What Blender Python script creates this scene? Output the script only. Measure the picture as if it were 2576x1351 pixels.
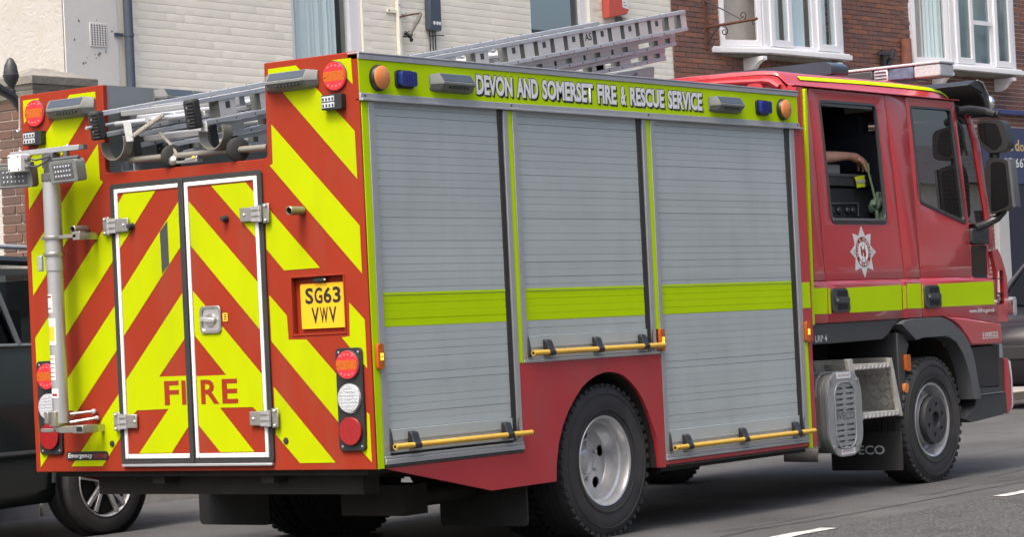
import bpy, bmesh, math, random
from math import sin, cos, pi, radians, sqrt, atan2
from mathutils import Vector, Matrix
from mathutils.geometry import tessellate_polygon

random.seed(7)
scene = bpy.context.scene
COL = scene.collection
for o in list(bpy.data.objects):
    bpy.data.objects.remove(o)

# ------------------------------------------------------------------ camera
CAM = Vector((-9.016, -7.4738, 1.1158))
YAW, PITCH, ROLL = 0.635654, 0.02242, -0.048086
fw = Vector((cos(YAW) * cos(PITCH), sin(YAW) * cos(PITCH), sin(PITCH)))
rt = Vector((sin(YAW), -cos(YAW), 0))
up = rt.cross(fw)
rt2 = rt * cos(ROLL) + up * sin(ROLL)
up2 = up * cos(ROLL) - rt * sin(ROLL)
cd = bpy.data.cameras.new('camera')
cd.sensor_width = 36.0
cd.lens = 36.0 * 6434.456 / 2575.0
cd.clip_start = 0.1
cd.clip_end = 2000
cam = bpy.data.objects.new('camera', cd)
COL.objects.link(cam)
cam.matrix_world = Matrix(((rt2.x, up2.x, -fw.x, CAM.x), (rt2.y, up2.y, -fw.y, CAM.y), (rt2.z, up2.z, -fw.z, CAM.z), (0, 0, 0, 1)))
scene.camera = cam

# ------------------------------------------------------------------ light
SUN_EL, SUN_AZ = radians(60), radians(186)      # azimuth of the sun, from +X towards +Y
w = bpy.data.worlds.new('World')
scene.world = w
w.use_nodes = True
wn = w.node_tree
bg = wn.nodes['Background']
sky = wn.nodes.new('ShaderNodeTexSky')
sky.sky_type = 'NISHITA'
sky.sun_disc = False
sky.sun_elevation = SUN_EL
sky.sun_rotation = radians(90) - SUN_AZ
sky.air_density = 1.0
sky.dust_density = 9.0
sky.ozone_density = 0.9
wn.links.new(sky.outputs[0], bg.inputs[0])
bg.inputs[1].default_value = 0.15
sd = bpy.data.lights.new('sun', 'SUN')
sd.energy = 1.15
sd.angle = radians(14)
sd.color = (1.0, 0.97, 0.91)
sun = bpy.data.objects.new('sun', sd)
COL.objects.link(sun)
sdir = Vector((cos(SUN_EL) * cos(SUN_AZ), cos(SUN_EL) * sin(SUN_AZ), sin(SUN_EL)))
sun.rotation_euler = sdir.to_track_quat('Z', 'Y').to_euler()
sun.location = (0, 0, 30)
scene.view_settings.view_transform = 'Standard'
scene.view_settings.look = 'None'
scene.view_settings.exposure = 0.95
scene.view_settings.gamma = 1.0
scene.view_settings.use_curve_mapping = False
scene.render.engine = 'CYCLES'
scene.cycles.use_denoising = True
scene.cycles.max_bounces = 8
scene.cycles.transparent_max_bounces = 12
scene.cycles.caustics_reflective = False
scene.cycles.caustics_refractive = False

# ------------------------------------------------------------------ materials
def mat(name, col, rough=0.5, metal=0.0, var=0.08, vscale=3.0, bump=0.0, bscale=60.0, coat=0.0, col2=None,
        detail=6.0, emit=None, estr=0.0, spec=0.5, stretch=(1, 1, 1), dirt=None, world=False, dstretch=None, objvar=0.0):
    m = bpy.data.materials.new(name)
    m.use_nodes = True
    nt = m.node_tree
    N, L = nt.nodes, nt.links
    b = N['Principled BSDF']
    b.inputs['Roughness'].default_value = rough
    b.inputs['Metallic'].default_value = metal
    b.inputs['Coat Weight'].default_value = coat
    b.inputs['Coat Roughness'].default_value = 0.08
    b.inputs['Specular IOR Level'].default_value = spec
    tc = N.new('ShaderNodeTexCoord')
    mp = N.new('ShaderNodeMapping')
    mp.inputs['Scale'].default_value = stretch
    gp = N.new('ShaderNodeNewGeometry')
    L.new(gp.outputs['Position'] if world else tc.outputs['Object'], mp.inputs[0])
    if var > 0 or col2:
        n = N.new('ShaderNodeTexNoise')
        n.inputs['Scale'].default_value = vscale
        n.inputs['Detail'].default_value = detail
        n.inputs['Roughness'].default_value = 0.6
        L.new(mp.outputs[0], n.inputs['Vector'])
        r = N.new('ShaderNodeValToRGB')
        c2 = col2 if col2 else tuple(x * (1 - var) for x in col)
        c1 = col if col2 else tuple(min(1, x * (1 + var)) for x in col)
        r.color_ramp.elements[0].position = 0.3
        r.color_ramp.elements[1].position = 0.7
        r.color_ramp.elements[0].color = (*c2, 1)
        r.color_ramp.elements[1].color = (*c1, 1)
        L.new(n.outputs['Fac'], r.inputs[0])
        out = r.outputs[0]
        if dirt:                                   # dirt = (colour, scale, amount)
            n2 = N.new('ShaderNodeTexNoise')
            n2.inputs['Scale'].default_value = dirt[1]
            n2.inputs['Detail'].default_value = 8
            mp2 = N.new('ShaderNodeMapping')
            mp2.inputs['Scale'].default_value = dstretch or (1, 1, 1)
            L.new(mp.outputs[0], mp2.inputs[0])
            L.new(mp2.outputs[0], n2.inputs['Vector'])
            r2 = N.new('ShaderNodeMapRange')
            r2.inputs[1].default_value = 0.5
            r2.inputs[2].default_value = 0.75
            r2.inputs[4].default_value = dirt[2]
            L.new(n2.outputs['Fac'], r2.inputs[0])
            mx = N.new('ShaderNodeMix')
            mx.data_type = 'RGBA'
            L.new(r2.outputs[0], mx.inputs[0])
            L.new(out, mx.inputs[6])
            mx.inputs[7].default_value = (*dirt[0], 1)
            out = mx.outputs[2]
        if objvar:
            oi = N.new('ShaderNodeObjectInfo')
            ov = N.new('ShaderNodeMapRange'); ov.inputs[3].default_value = 1 - objvar; ov.inputs[4].default_value = 1 + objvar
            L.new(oi.outputs['Random'], ov.inputs[0])
            mo = N.new('ShaderNodeMix'); mo.data_type = 'RGBA'; mo.blend_type = 'MULTIPLY'; mo.inputs[0].default_value = 1
            L.new(out, mo.inputs[6]); L.new(ov.outputs[0], mo.inputs[7])
            out = mo.outputs[2]
        L.new(out, b.inputs['Base Color'])
    else:
        b.inputs['Base Color'].default_value = (*col, 1)
    if bump > 0:
        n3 = N.new('ShaderNodeTexNoise')
        n3.inputs['Scale'].default_value = bscale
        n3.inputs['Detail'].default_value = 5
        L.new(mp.outputs[0], n3.inputs['Vector'])
        bp = N.new('ShaderNodeBump')
        bp.inputs['Strength'].default_value = bump
        bp.inputs['Distance'].default_value = 0.01
        L.new(n3.outputs['Fac'], bp.inputs['Height'])
        L.new(bp.outputs[0], b.inputs['Normal'])
    if emit:
        b.inputs['Emission Color'].default_value = (*emit, 1)
        b.inputs['Emission Strength'].default_value = estr
    return m

def glass(name, tint, refl=1.0, wavy=0.0, wscale=6.0, rough=0.0, ior=1.6):
    m = bpy.data.materials.new(name)
    m.use_nodes = True
    nt = m.node_tree
    N, L = nt.nodes, nt.links
    N.clear()
    o = N.new('ShaderNodeOutputMaterial')
    t = N.new('ShaderNodeBsdfTransparent')
    t.inputs[0].default_value = (*tint, 1)
    g = N.new('ShaderNodeBsdfGlossy')
    g.inputs['Roughness'].default_value = rough
    g.inputs['Color'].default_value = (refl, refl, refl, 1)
    f = N.new('ShaderNodeFresnel')
    ge = N.new('ShaderNodeNewGeometry')
    io = N.new('ShaderNodeMix')
    io.inputs[2].default_value = ior
    io.inputs[3].default_value = 1.0 / ior
    L.new(ge.outputs['Backfacing'], io.inputs[0])
    L.new(io.outputs[0], f.inputs[0])
    mx = N.new('ShaderNodeMixShader')
    L.new(f.outputs[0], mx.inputs[0])
    L.new(t.outputs[0], mx.inputs[1])
    L.new(g.outputs[0], mx.inputs[2])
    L.new(mx.outputs[0], o.inputs[0])
    if wavy > 0:
        tc = N.new('ShaderNodeTexCoord')
        n = N.new('ShaderNodeTexNoise')
        n.inputs['Scale'].default_value = wscale
        n.inputs['Detail'].default_value = 1.0
        L.new(tc.outputs['Object'], n.inputs['Vector'])
        bp = N.new('ShaderNodeBump')
        bp.inputs['Strength'].default_value = wavy
        bp.inputs['Distance'].default_value = 0.05
        L.new(n.outputs['Fac'], bp.inputs['Height'])
        L.new(bp.outputs[0], g.inputs['Normal'])
        L.new(bp.outputs[0], f.inputs['Normal'])
    return m

M = {}
M['red'] = mat('fire_red_paint', (0.43, 0.026, 0.036), 0.30, var=0.05, coat=0.8, vscale=1.2, dirt=((0.34, 0.06, 0.065), 3.0, 0.4), world=True)
M['skirt_red'] = mat('lower_red_paint', (0.40, 0.026, 0.033), 0.42, var=0.06, coat=0.25, vscale=2.0, dirt=((0.25, 0.062, 0.06), 2.6, 0.6), world=True)
M['rear_red'] = mat('reflective_red_sheet', (0.262, 0.029, 0.012), 0.5, var=0.06, vscale=2.0, spec=0.14, dirt=((0.23, 0.052, 0.03), 6.0, 0.6), world=True, dstretch=(1, 1, 0.3))
M['yellow'] = mat('fluorescent_yellow_sheet', (0.39, 0.475, 0.0), 0.55, var=0.05, vscale=2.0, spec=0.08, world=True, dirt=((0.31, 0.385, 0.004), 6.0, 0.45), dstretch=(1, 1, 0.3))
M['side_yellow'] = mat('reflective_yellow_tape', (0.43, 0.64, 0.0), 0.5, var=0.05, vscale=2.0, spec=0.10, world=True)
M['edge'] = mat('pale_tape_edge', (0.75, 0.62, 0.12), 0.5, var=0)
M['alu'] = mat('anodised_aluminium', (0.44, 0.46, 0.48), 0.38, metal=0.55, var=0.05, vscale=8)
M['slat'] = mat('shutter_aluminium', (0.42, 0.475, 0.48), 0.46, metal=0.2, var=0.08, vscale=0.9, dirt=((0.35, 0.395, 0.40), 6.0, 0.45), world=True, dstretch=(1.0, 1.0, 0.25), objvar=0.025)
M['bright'] = mat('bright_aluminium', (0.72, 0.73, 0.75), 0.28, metal=0.85, var=0.08, vscale=12)
M['ladder'] = mat('ladder_aluminium', (0.56, 0.58, 0.61), 0.36, metal=0.6, var=0.08, vscale=9)
M['ladder2'] = mat('dull_ladder_plate', (0.56, 0.56, 0.55), 0.45, metal=0.2, var=0.08, vscale=9)
M['steel'] = mat('brushed_steel', (0.5, 0.49, 0.46), 0.3, metal=0.9, var=0.1, vscale=20)
M['white_trim'] = mat('white_trim', (0.72, 0.72, 0.72), 0.4, var=0.03)
M['rubber'] = mat('black_rubber', (0.022, 0.023, 0.024), 0.7, var=0.2, vscale=10)
M['tyre'] = mat('tyre_rubber', (0.026, 0.027, 0.029), 0.78, var=0.25, vscale=7, bump=0.15, bscale=90, dirt=((0.075, 0.072, 0.068), 4.0, 0.55))
M['black'] = mat('black_plastic', (0.018, 0.019, 0.021), 0.42, var=0.1)
M['darkgrey'] = mat('dark_grey_plastic', (0.042, 0.045, 0.049), 0.45, var=0.1)
M['midgrey'] = mat('grey_plastic', (0.085, 0.092, 0.10), 0.45, var=0.1)
M['lampgrey'] = mat('lamp_housing_grey', (0.16, 0.17, 0.165), 0.4, var=0.12, vscale=20)
M['trough'] = mat('grey_trough_paint', (0.19, 0.215, 0.23), 0.5, var=0.05)
M['chassis'] = mat('chassis_black', (0.02, 0.019, 0.017), 0.75, var=0.3, vscale=6)
M['rim'] = mat('silver_wheel_paint', (0.55, 0.56, 0.57), 0.3, metal=0.55, var=0.12, vscale=14, dirt=((0.22, 0.21, 0.2), 9, 0.5))
M['hub'] = mat('grey_hub_cover', (0.034, 0.036, 0.039), 0.55, var=0.1)
M['hole'] = mat('dark_hole', (0.006, 0.006, 0.007), 0.8, var=0)
M['redlamp'] = mat('lit_red_lens', (0.42, 0.014, 0.018), 0.22, var=0.35, vscale=45, emit=(1.0, 0.05, 0.06), estr=0.30)
M['redspot'] = mat('lit_red_led', (0.8, 0.05, 0.06), 0.25, var=0, emit=(1.0, 0.10, 0.11), estr=0.55)
M['redlens'] = mat('unlit_red_lens', (0.27, 0.012, 0.014), 0.2, var=0.15, vscale=60)
M['amberlens'] = mat('amber_lens', (0.45, 0.10, 0.010), 0.25, var=0.15, vscale=70)
M['orange'] = mat('orange_round_lens', (0.62, 0.21, 0.06), 0.22, var=0.08, vscale=50, bump=0.2, bscale=180)
M['amberlit'] = mat('lit_amber_led', (1.0, 0.4, 0.02), 0.3, var=0, emit=(1.0, 0.42, 0.03), estr=1.6)
M['bluelens'] = mat('blue_lens', (0.010, 0.022, 0.17), 0.12, var=0.3, vscale=70, coat=0.5)
M['clearlens'] = mat('clear_lens', (0.42, 0.44, 0.47), 0.18, var=0.2, vscale=90, bump=0.5, bscale=110)
M['ledwhite'] = mat('led_reflector', (0.6, 0.64, 0.7), 0.25, metal=0.3, var=0.15, vscale=60)
M['barblack'] = mat('dark_window_strip', (0.05, 0.065, 0.085), 0.15, var=0.1)
M['plate'] = mat('number_plate_yellow', (0.80, 0.44, 0.006), 0.4, var=0.05)
M['ink'] = mat('black_ink', (0.013, 0.012, 0.012), 0.5, var=0)
M['white'] = mat('white_vinyl', (0.72, 0.74, 0.76), 0.4, var=0.03)
M['silver_vinyl'] = mat('silver_vinyl', (0.56, 0.60, 0.60), 0.4, var=0.12, vscale=60)
M['rail_yellow'] = mat('yellow_handrail', (0.66, 0.40, 0.05), 0.4, var=0.1, vscale=14)
M['sticker_yellow'] = mat('warning_yellow', (0.75, 0.5, 0.03), 0.5, var=0.05)
M['skin'] = mat('skin', (0.60, 0.33, 0.24), 0.5, var=0.08, vscale=25)
M['hair'] = mat('dark_hair', (0.03, 0.02, 0.015), 0.7, var=0.2)
M['navy'] = mat('navy_fabric', (0.015, 0.02, 0.04), 0.8, var=0.15)
M['interior'] = mat('cab_trim', (0.018, 0.022, 0.03), 0.7, var=0.15)
M['interior_grey'] = mat('grey_cab_plastic', (0.22, 0.235, 0.235), 0.6, var=0.08)
M['green'] = mat('pale_green_glove', (0.22, 0.33, 0.25), 0.7, var=0.2, vscale=30)
M['cord'] = mat('light_green_cord', (0.36, 0.58, 0.36), 0.6, var=0.1)
M['hivis'] = mat('hi_vis_yellow', (0.72, 0.85, 0.02), 0.6, var=0.05)
M['rope'] = mat('rope', (0.34, 0.32, 0.28), 0.8, var=0.15, vscale=40)
M['brass'] = mat('dull_strap_metal', (0.25, 0.24, 0.20), 0.4, metal=0.5, var=0.1)
M['chequer'] = mat('chequer_plate', (0.52, 0.51, 0.47), 0.45, metal=0.2, var=0.2, vscale=14)
M['silencer'] = mat('silencer_guard', (0.34, 0.36, 0.375), 0.4, metal=0.4, var=0.1, vscale=10)
M['muffler'] = mat('stained_muffler', (0.30, 0.275, 0.25), 0.5, metal=0.4, var=0.2, vscale=6)
M['cabglass'] = glass('cab_side_glass', (0.13, 0.155, 0.18), ior=2.5)
M['screen'] = glass('windscreen_glass', (0.30, 0.34, 0.36), ior=2.0)
M['carglass'] = glass('car_glass', (0.10, 0.13, 0.14), refl=0.45)
M['houseglass'] = glass('house_glass', (0.88, 0.93, 0.94))
M['dimglass'] = glass('dark_house_glass', (0.55, 0.62, 0.66), refl=0.30)
M['wavyglass'] = glass('wavy_house_glass', (0.55, 0.62, 0.64), wavy=0.7, wscale=3.0)
M['carpaint'] = mat('dark_green_car_paint', (0.016, 0.024, 0.024), 0.25, var=0.1, coat=0.8)
M['carpaint2'] = mat('black_car_paint', (0.012, 0.010, 0.014), 0.35, var=0.1, coat=0.3)
M['chrome'] = mat('chrome', (0.75, 0.76, 0.78), 0.15, metal=1.0, var=0)
M['upvc'] = mat('white_upvc', (0.74, 0.75, 0.78), 0.35, var=0.03)
M['painted'] = mat('cream_masonry_paint', (0.77, 0.75, 0.66), 0.75, var=0.04, vscale=1.2, bump=0.2, bscale=22, dirt=((0.62, 0.60, 0.53), 1.6, 0.5))
M['render_grey'] = mat('smooth_grey_render', (0.60, 0.60, 0.58), 0.8, var=0.04, vscale=3.0, bump=0.15, bscale=30)
M['curtain'] = mat('pale_net_curtain', (0.72, 0.80, 0.82), 0.8, var=0.08, vscale=2, stretch=(14, 1, 0.3))
M['sky_sheet'] = mat('pale_sky_reflection', (0.74, 0.86, 0.91), 0.7, var=0.03)  # sky reflected in the bay panes, put into a base colour
M['room'] = mat('dark_room', (0.05, 0.065, 0.075), 0.9, var=0.1)
M['drain'] = mat('blue_grey_pipe', (0.055, 0.075, 0.105), 0.4, var=0.1)
M['iron'] = mat('black_iron', (0.03, 0.033, 0.036), 0.5, var=0.2, vscale=20)
M['rust'] = mat('rusty_iron', (0.11, 0.045, 0.03), 0.7, var=0.3, vscale=20)
M['stone'] = mat('weathered_stone', (0.20, 0.19, 0.165), 0.85, var=0.25, vscale=8, bump=0.5, bscale=40)
M['kerb'] = mat('concrete_kerb', (0.40, 0.38, 0.34), 0.85, var=0.15, vscale=6, bump=0.3, bscale=60)
M['paving'] = mat('pavement_slab', (0.27, 0.26, 0.25), 0.85, var=0.15, vscale=3, bump=0.2, bscale=50)
M['mortar'] = mat('pinkish_mortar', (0.56, 0.46, 0.41), 0.9, var=0.12, vscale=6, bump=0.3, bscale=50)
M['alarm_red'] = mat('red_alarm_box', (0.52, 0.085, 0.06), 0.5, var=0.04)
M['shopblue'] = mat('navy_shop_board', (0.04, 0.055, 0.125), 0.5, var=0.06)
M['shopdark'] = mat('dark_navy_shutter', (0.012, 0.016, 0.035), 0.5, var=0.1)
M['gold'] = mat('gold_letters', (0.62, 0.45, 0.2), 0.5, var=0)
M['pilaster'] = mat('grey_pilaster', (0.42, 0.43, 0.43), 0.6, var=0.08)
M['cream_wall'] = mat('cream_render', (0.62, 0.58, 0.48), 0.8, var=0.05)
M['roof'] = mat('slate_roof', (0.09, 0.09, 0.10), 0.7, var=0.2)

def brick_mat(name, cols):
    m = bpy.data.materials.new(name)
    m.use_nodes = True
    N, L = m.node_tree.nodes, m.node_tree.links
    b = N['Principled BSDF']
    b.inputs['Roughness'].default_value = 0.85
    oi = N.new('ShaderNodeObjectInfo')
    ge = N.new('ShaderNodeNewGeometry')
    ad = N.new('ShaderNodeMath'); ad.operation = 'ADD'
    fr = N.new('ShaderNodeMath'); fr.operation = 'FRACT'
    L.new(oi.outputs['Random'], ad.inputs[0])
    L.new(ge.outputs['Random Per Island'], ad.inputs[1])
    L.new(ad.outputs[0], fr.inputs[0])
    r = N.new('ShaderNodeValToRGB')
    e = r.color_ramp.elements
    e[0].position = 0.0; e[0].color = (*cols[0], 1)
    e[1].position = 1.0; e[1].color = (*cols[-1], 1)
    for i, c in enumerate(cols[1:-1]):
        x = e.new((i + 1) / (len(cols) - 1)); x.color = (*c, 1)
    L.new(fr.outputs[0], r.inputs[0])
    tc = N.new('ShaderNodeTexCoord')
    n = N.new('ShaderNodeTexNoise'); n.inputs['Scale'].default_value = 45; n.inputs['Detail'].default_value = 6
    L.new(ge.outputs['Position'], n.inputs['Vector'])
    mx = N.new('ShaderNodeMix'); mx.data_type = 'RGBA'; mx.blend_type = 'MULTIPLY'
    mr = N.new('ShaderNodeMapRange'); mr.inputs[3].default_value = 0.72; mr.inputs[4].default_value = 1.25
    L.new(n.outputs['Fac'], mr.inputs[0])
    mx.inputs[0].default_value = 1.0
    L.new(r.outputs[0], mx.inputs[6]); L.new(mr.outputs[0], mx.inputs[7])
    L.new(mx.outputs[2], b.inputs['Base Color'])
    bp = N.new('ShaderNodeBump'); bp.inputs['Strength'].default_value = 0.4; bp.inputs['Distance'].default_value = 0.004
    L.new(n.outputs['Fac'], bp.inputs['Height']); L.new(bp.outputs[0], b.inputs['Normal'])
    return m
M['brick'] = brick_mat('red_brown_brick', [(0.165, 0.084, 0.070), (0.195, 0.092, 0.072), (0.18, 0.092, 0.078), (0.125, 0.076, 0.070), (0.195, 0.108, 0.084), (0.27, 0.112, 0.07), (0.17, 0.088, 0.072)])
M['old_brick'] = brick_mat('worn_pier_brick', [(0.105, 0.062, 0.048), (0.13, 0.07, 0.052), (0.085, 0.056, 0.048), (0.15, 0.09, 0.066)])

def far_brick():
    m = bpy.data.materials.new('distant_brickwork')
    m.use_nodes = True
    N, L = m.node_tree.nodes, m.node_tree.links
    b = N['Principled BSDF']; b.inputs['Roughness'].default_value = 0.85
    tc = N.new('ShaderNodeTexCoord'); sx = N.new('ShaderNodeSeparateXYZ'); cb = N.new('ShaderNodeCombineXYZ')
    L.new(tc.outputs['Object'], sx.inputs[0]); L.new(sx.outputs[0], cb.inputs[0]); L.new(sx.outputs[2], cb.inputs[1])
    t = N.new('ShaderNodeTexBrick')
    t.inputs['Scale'].default_value = 1.0
    t.inputs['Brick Width'].default_value = 0.239; t.inputs['Row Height'].default_value = 0.0619; t.inputs['Mortar Size'].default_value = 0.006
    t.inputs['Color1'].default_value = (0.165, 0.084, 0.070, 1); t.inputs['Color2'].default_value = (0.20, 0.10, 0.078, 1); t.inputs['Mortar'].default_value = (0.45, 0.37, 0.33, 1)
    L.new(cb.outputs[0], t.inputs['Vector']); L.new(t.outputs['Color'], b.inputs['Base Color'])
    bp = N.new('ShaderNodeBump'); bp.inputs['Strength'].default_value = 0.5; bp.inputs['Distance'].default_value = 0.005; bp.invert = True
    L.new(t.outputs['Fac'], bp.inputs['Height']); L.new(bp.outputs[0], b.inputs['Normal'])
    return m
M['far_brick'] = far_brick()

def rough_render():
    m = mat('trowelled_cream_render', (0.40, 0.395, 0.37), 0.8, var=0.06, vscale=1.5, dirt=((0.36, 0.33, 0.27), 5.0, 0.5))
    N, L = m.node_tree.nodes, m.node_tree.links
    b = N['Principled BSDF']
    tc = N.new('ShaderNodeTexCoord')
    n = N.new('ShaderNodeTexNoise'); n.inputs['Scale'].default_value = 7; n.inputs['Detail'].default_value = 5; n.inputs['Distortion'].default_value = 2.5
    L.new(tc.outputs['Object'], n.inputs['Vector'])
    cr = N.new('ShaderNodeValToRGB'); cr.color_ramp.elements[0].position = 0.47; cr.color_ramp.elements[1].position = 0.53
    L.new(n.outputs['Fac'], cr.inputs[0])
    bp = N.new('ShaderNodeBump'); bp.inputs['Strength'].default_value = 0.32; bp.inputs['Distance'].default_value = 0.010
    L.new(cr.outputs[0], bp.inputs['Height']); L.new(bp.outputs[0], b.inputs['Normal'])
    return m
M['rough_render'] = rough_render()

def asphalt():
    m = bpy.data.materials.new('worn_asphalt')
    m.use_nodes = True
    N, L = m.node_tree.nodes, m.node_tree.links
    b = N['Principled BSDF']; b.inputs['Roughness'].default_value = 0.82
    b.inputs['Specular IOR Level'].default_value = 0.35
    tc = N.new('ShaderNodeTexCoord')
    sx = N.new('ShaderNodeSeparateXYZ'); L.new(tc.outputs['Object'], sx.inputs[0])
    big = N.new('ShaderNodeTexNoise'); big.inputs['Scale'].default_value = 0.8; big.inputs['Detail'].default_value = 6
    L.new(tc.outputs['Object'], big.inputs['Vector'])
    # the coarser old surfacing lies beyond the joint near the centre line
    ad = N.new('ShaderNodeMath'); ad.operation = 'MULTIPLY_ADD'; ad.inputs[1].default_value = 0.22; L.new(big.outputs['Fac'], ad.inputs[0]); L.new(sx.outputs[1], ad.inputs[2])
    mr = N.new('ShaderNodeMapRange'); mr.inputs[1].default_value = -0.72; mr.inputs[2].default_value = -0.78; mr.inputs[3].default_value = 0; mr.inputs[4].default_value = 1
    L.new(ad.outputs[0], mr.inputs[0])
    agg = N.new('ShaderNodeTexVoronoi'); agg.inputs['Scale'].default_value = 55; L.new(tc.outputs['Object'], agg.inputs['Vector'])
    fine = N.new('ShaderNodeTexNoise'); fine.inputs['Scale'].default_value = 75; fine.inputs['Detail'].default_value = 4; L.new(tc.outputs['Object'], fine.inputs['Vector'])
    r1 = N.new('ShaderNodeValToRGB')
    r1.color_ramp.elements[0].position = 0.3; r1.color_ramp.elements[0].color = (0.052, 0.053, 0.054, 1)
    r1.color_ramp.elements[1].position = 0.75; r1.color_ramp.elements[1].color = (0.090, 0.091, 0.092, 1)
    L.new(big.outputs['Fac'], r1.inputs[0])
    r2 = N.new('ShaderNodeValToRGB')
    r2.color_ramp.elements[0].position = 0.1; r2.color_ramp.elements[0].color = (0.130, 0.131, 0.132, 1)
    r2.color_ramp.elements[1].position = 0.62; r2.color_ramp.elements[1].color = (0.040, 0.041, 0.042, 1)
    L.new(agg.outputs['Distance'], r2.inputs[0])
    mx = N.new('ShaderNodeMix'); mx.data_type = 'RGBA'
    L.new(mr.outputs[0], mx.inputs[0]); L.new(r1.outputs[0], mx.inputs[6]); L.new(r2.outputs[0], mx.inputs[7])
    mf = N.new('ShaderNodeMapRange'); mf.inputs[1].default_value = 0.3; mf.inputs[2].default_value = 0.7; mf.inputs[3].default_value = 0.62; mf.inputs[4].default_value = 1.38
    L.new(fine.outputs['Fac'], mf.inputs[0])
    mm = N.new('ShaderNodeMix'); mm.data_type = 'RGBA'; mm.blend_type = 'MULTIPLY'; mm.inputs[0].default_value = 1
    L.new(mx.outputs[2], mm.inputs[6]); L.new(mf.outputs[0], mm.inputs[7])
    stn = N.new('ShaderNodeTexNoise'); stn.inputs['Scale'].default_value = 2.3; stn.inputs['Detail'].default_value = 7; stn.inputs['Roughness'].default_value = 0.7
    L.new(tc.outputs['Object'], stn.inputs['Vector'])
    ms = N.new('ShaderNodeMapRange'); ms.inputs[1].default_value = 0.52; ms.inputs[2].default_value = 0.68; ms.inputs[3].default_value = 1.0; ms.inputs[4].default_value = 0.66
    L.new(stn.outputs['Fac'], ms.inputs[0])
    m3 = N.new('ShaderNodeMix'); m3.data_type = 'RGBA'; m3.blend_type = 'MULTIPLY'; m3.inputs[0].default_value = 1
    L.new(mm.outputs[2], m3.inputs[6]); L.new(ms.outputs[0], m3.inputs[7])
    L.new(m3.outputs[2], b.inputs['Base Color'])
    hh = N.new('ShaderNodeMath'); hh.operation = 'MULTIPLY'; L.new(mr.outputs[0], hh.inputs[0]); L.new(agg.outputs['Distance'], hh.inputs[1])
    h2 = N.new('ShaderNodeMath'); h2.operation = 'MULTIPLY_ADD'; h2.inputs[1].default_value = 0.25; L.new(fine.outputs['Fac'], h2.inputs[0]); L.new(hh.outputs[0], h2.inputs[2])
    bp = N.new('ShaderNodeBump'); bp.inputs['Strength'].default_value = 0.6; bp.inputs['Distance'].default_value = 0.008; bp.invert = True
    L.new(h2.outputs[0], bp.inputs['Height']); L.new(bp.outputs[0], b.inputs['Normal'])
    return m
M['asphalt'] = asphalt()
M['roadpaint'] = mat('worn_road_paint', (0.54, 0.53, 0.50), 0.7, var=0.10, vscale=20, dirt=((0.09, 0.09, 0.09), 18, 1.0))
M['tar'] = mat('tar_seam', (0.03, 0.03, 0.03), 0.6, var=0.1)

# ------------------------------------------------------------------ mesh helpers
# names whose pieces each become a part of their own, and names of pieces too small to pick apart
EACH = {'rung_shade_block', 'web_plate', 'rung_end', 'cross_brace', 'prop_pole', 'mirror_arm', 'deflector_bar', 'led_strip', 'step_tread', 'cab_step', 'chassis', 'tow_gear', 'shaft_bracket',
        'ladder_catch', 'cable', 'cable_gland', 'mast_stay', 'seat', 'pillar', 'conduit_strap', 'pipe_clip', 'box_cable', 'bracket_scroll', 'bracket_iron', 'tally_plate', 'roof_gutter',
        'cab_back_rib', 'blind_rod', 'white_dot', 'body_core', 'ladder_trough', 'top_rail', 'lower_rail', 'sill', 'recess_lip', 'bar_foot', 'stile', 'mast_clamp', 'mast_foot',
        'glove_finger', 'window_channel', 'end_guide', 'cab_trim_panel', 'lamp_yoke', 'mast_head', 'hinge_knuckle', 'sign_post'}
TINY = {'rivet', 'lens_led', 'led', 'lens_bead', 'screw', 'lamp_screw', 'foot_rivet', 'foot_rib', 'sticker_print', 'rail_rivet', 'bolt', 'box_screw', 'flood_led', 'marker_led',
        'strobe_reflector', 'louvre', 'tread_teeth', 'chequer_rib', 'guard_bolt', 'vent_hole', 'paint_chip', 'strap_screw', 'label_print', 'crest_detail', 'crest_emblem', 'alley_led', 'crate_fittings', 'hinge_screw'}
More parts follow.
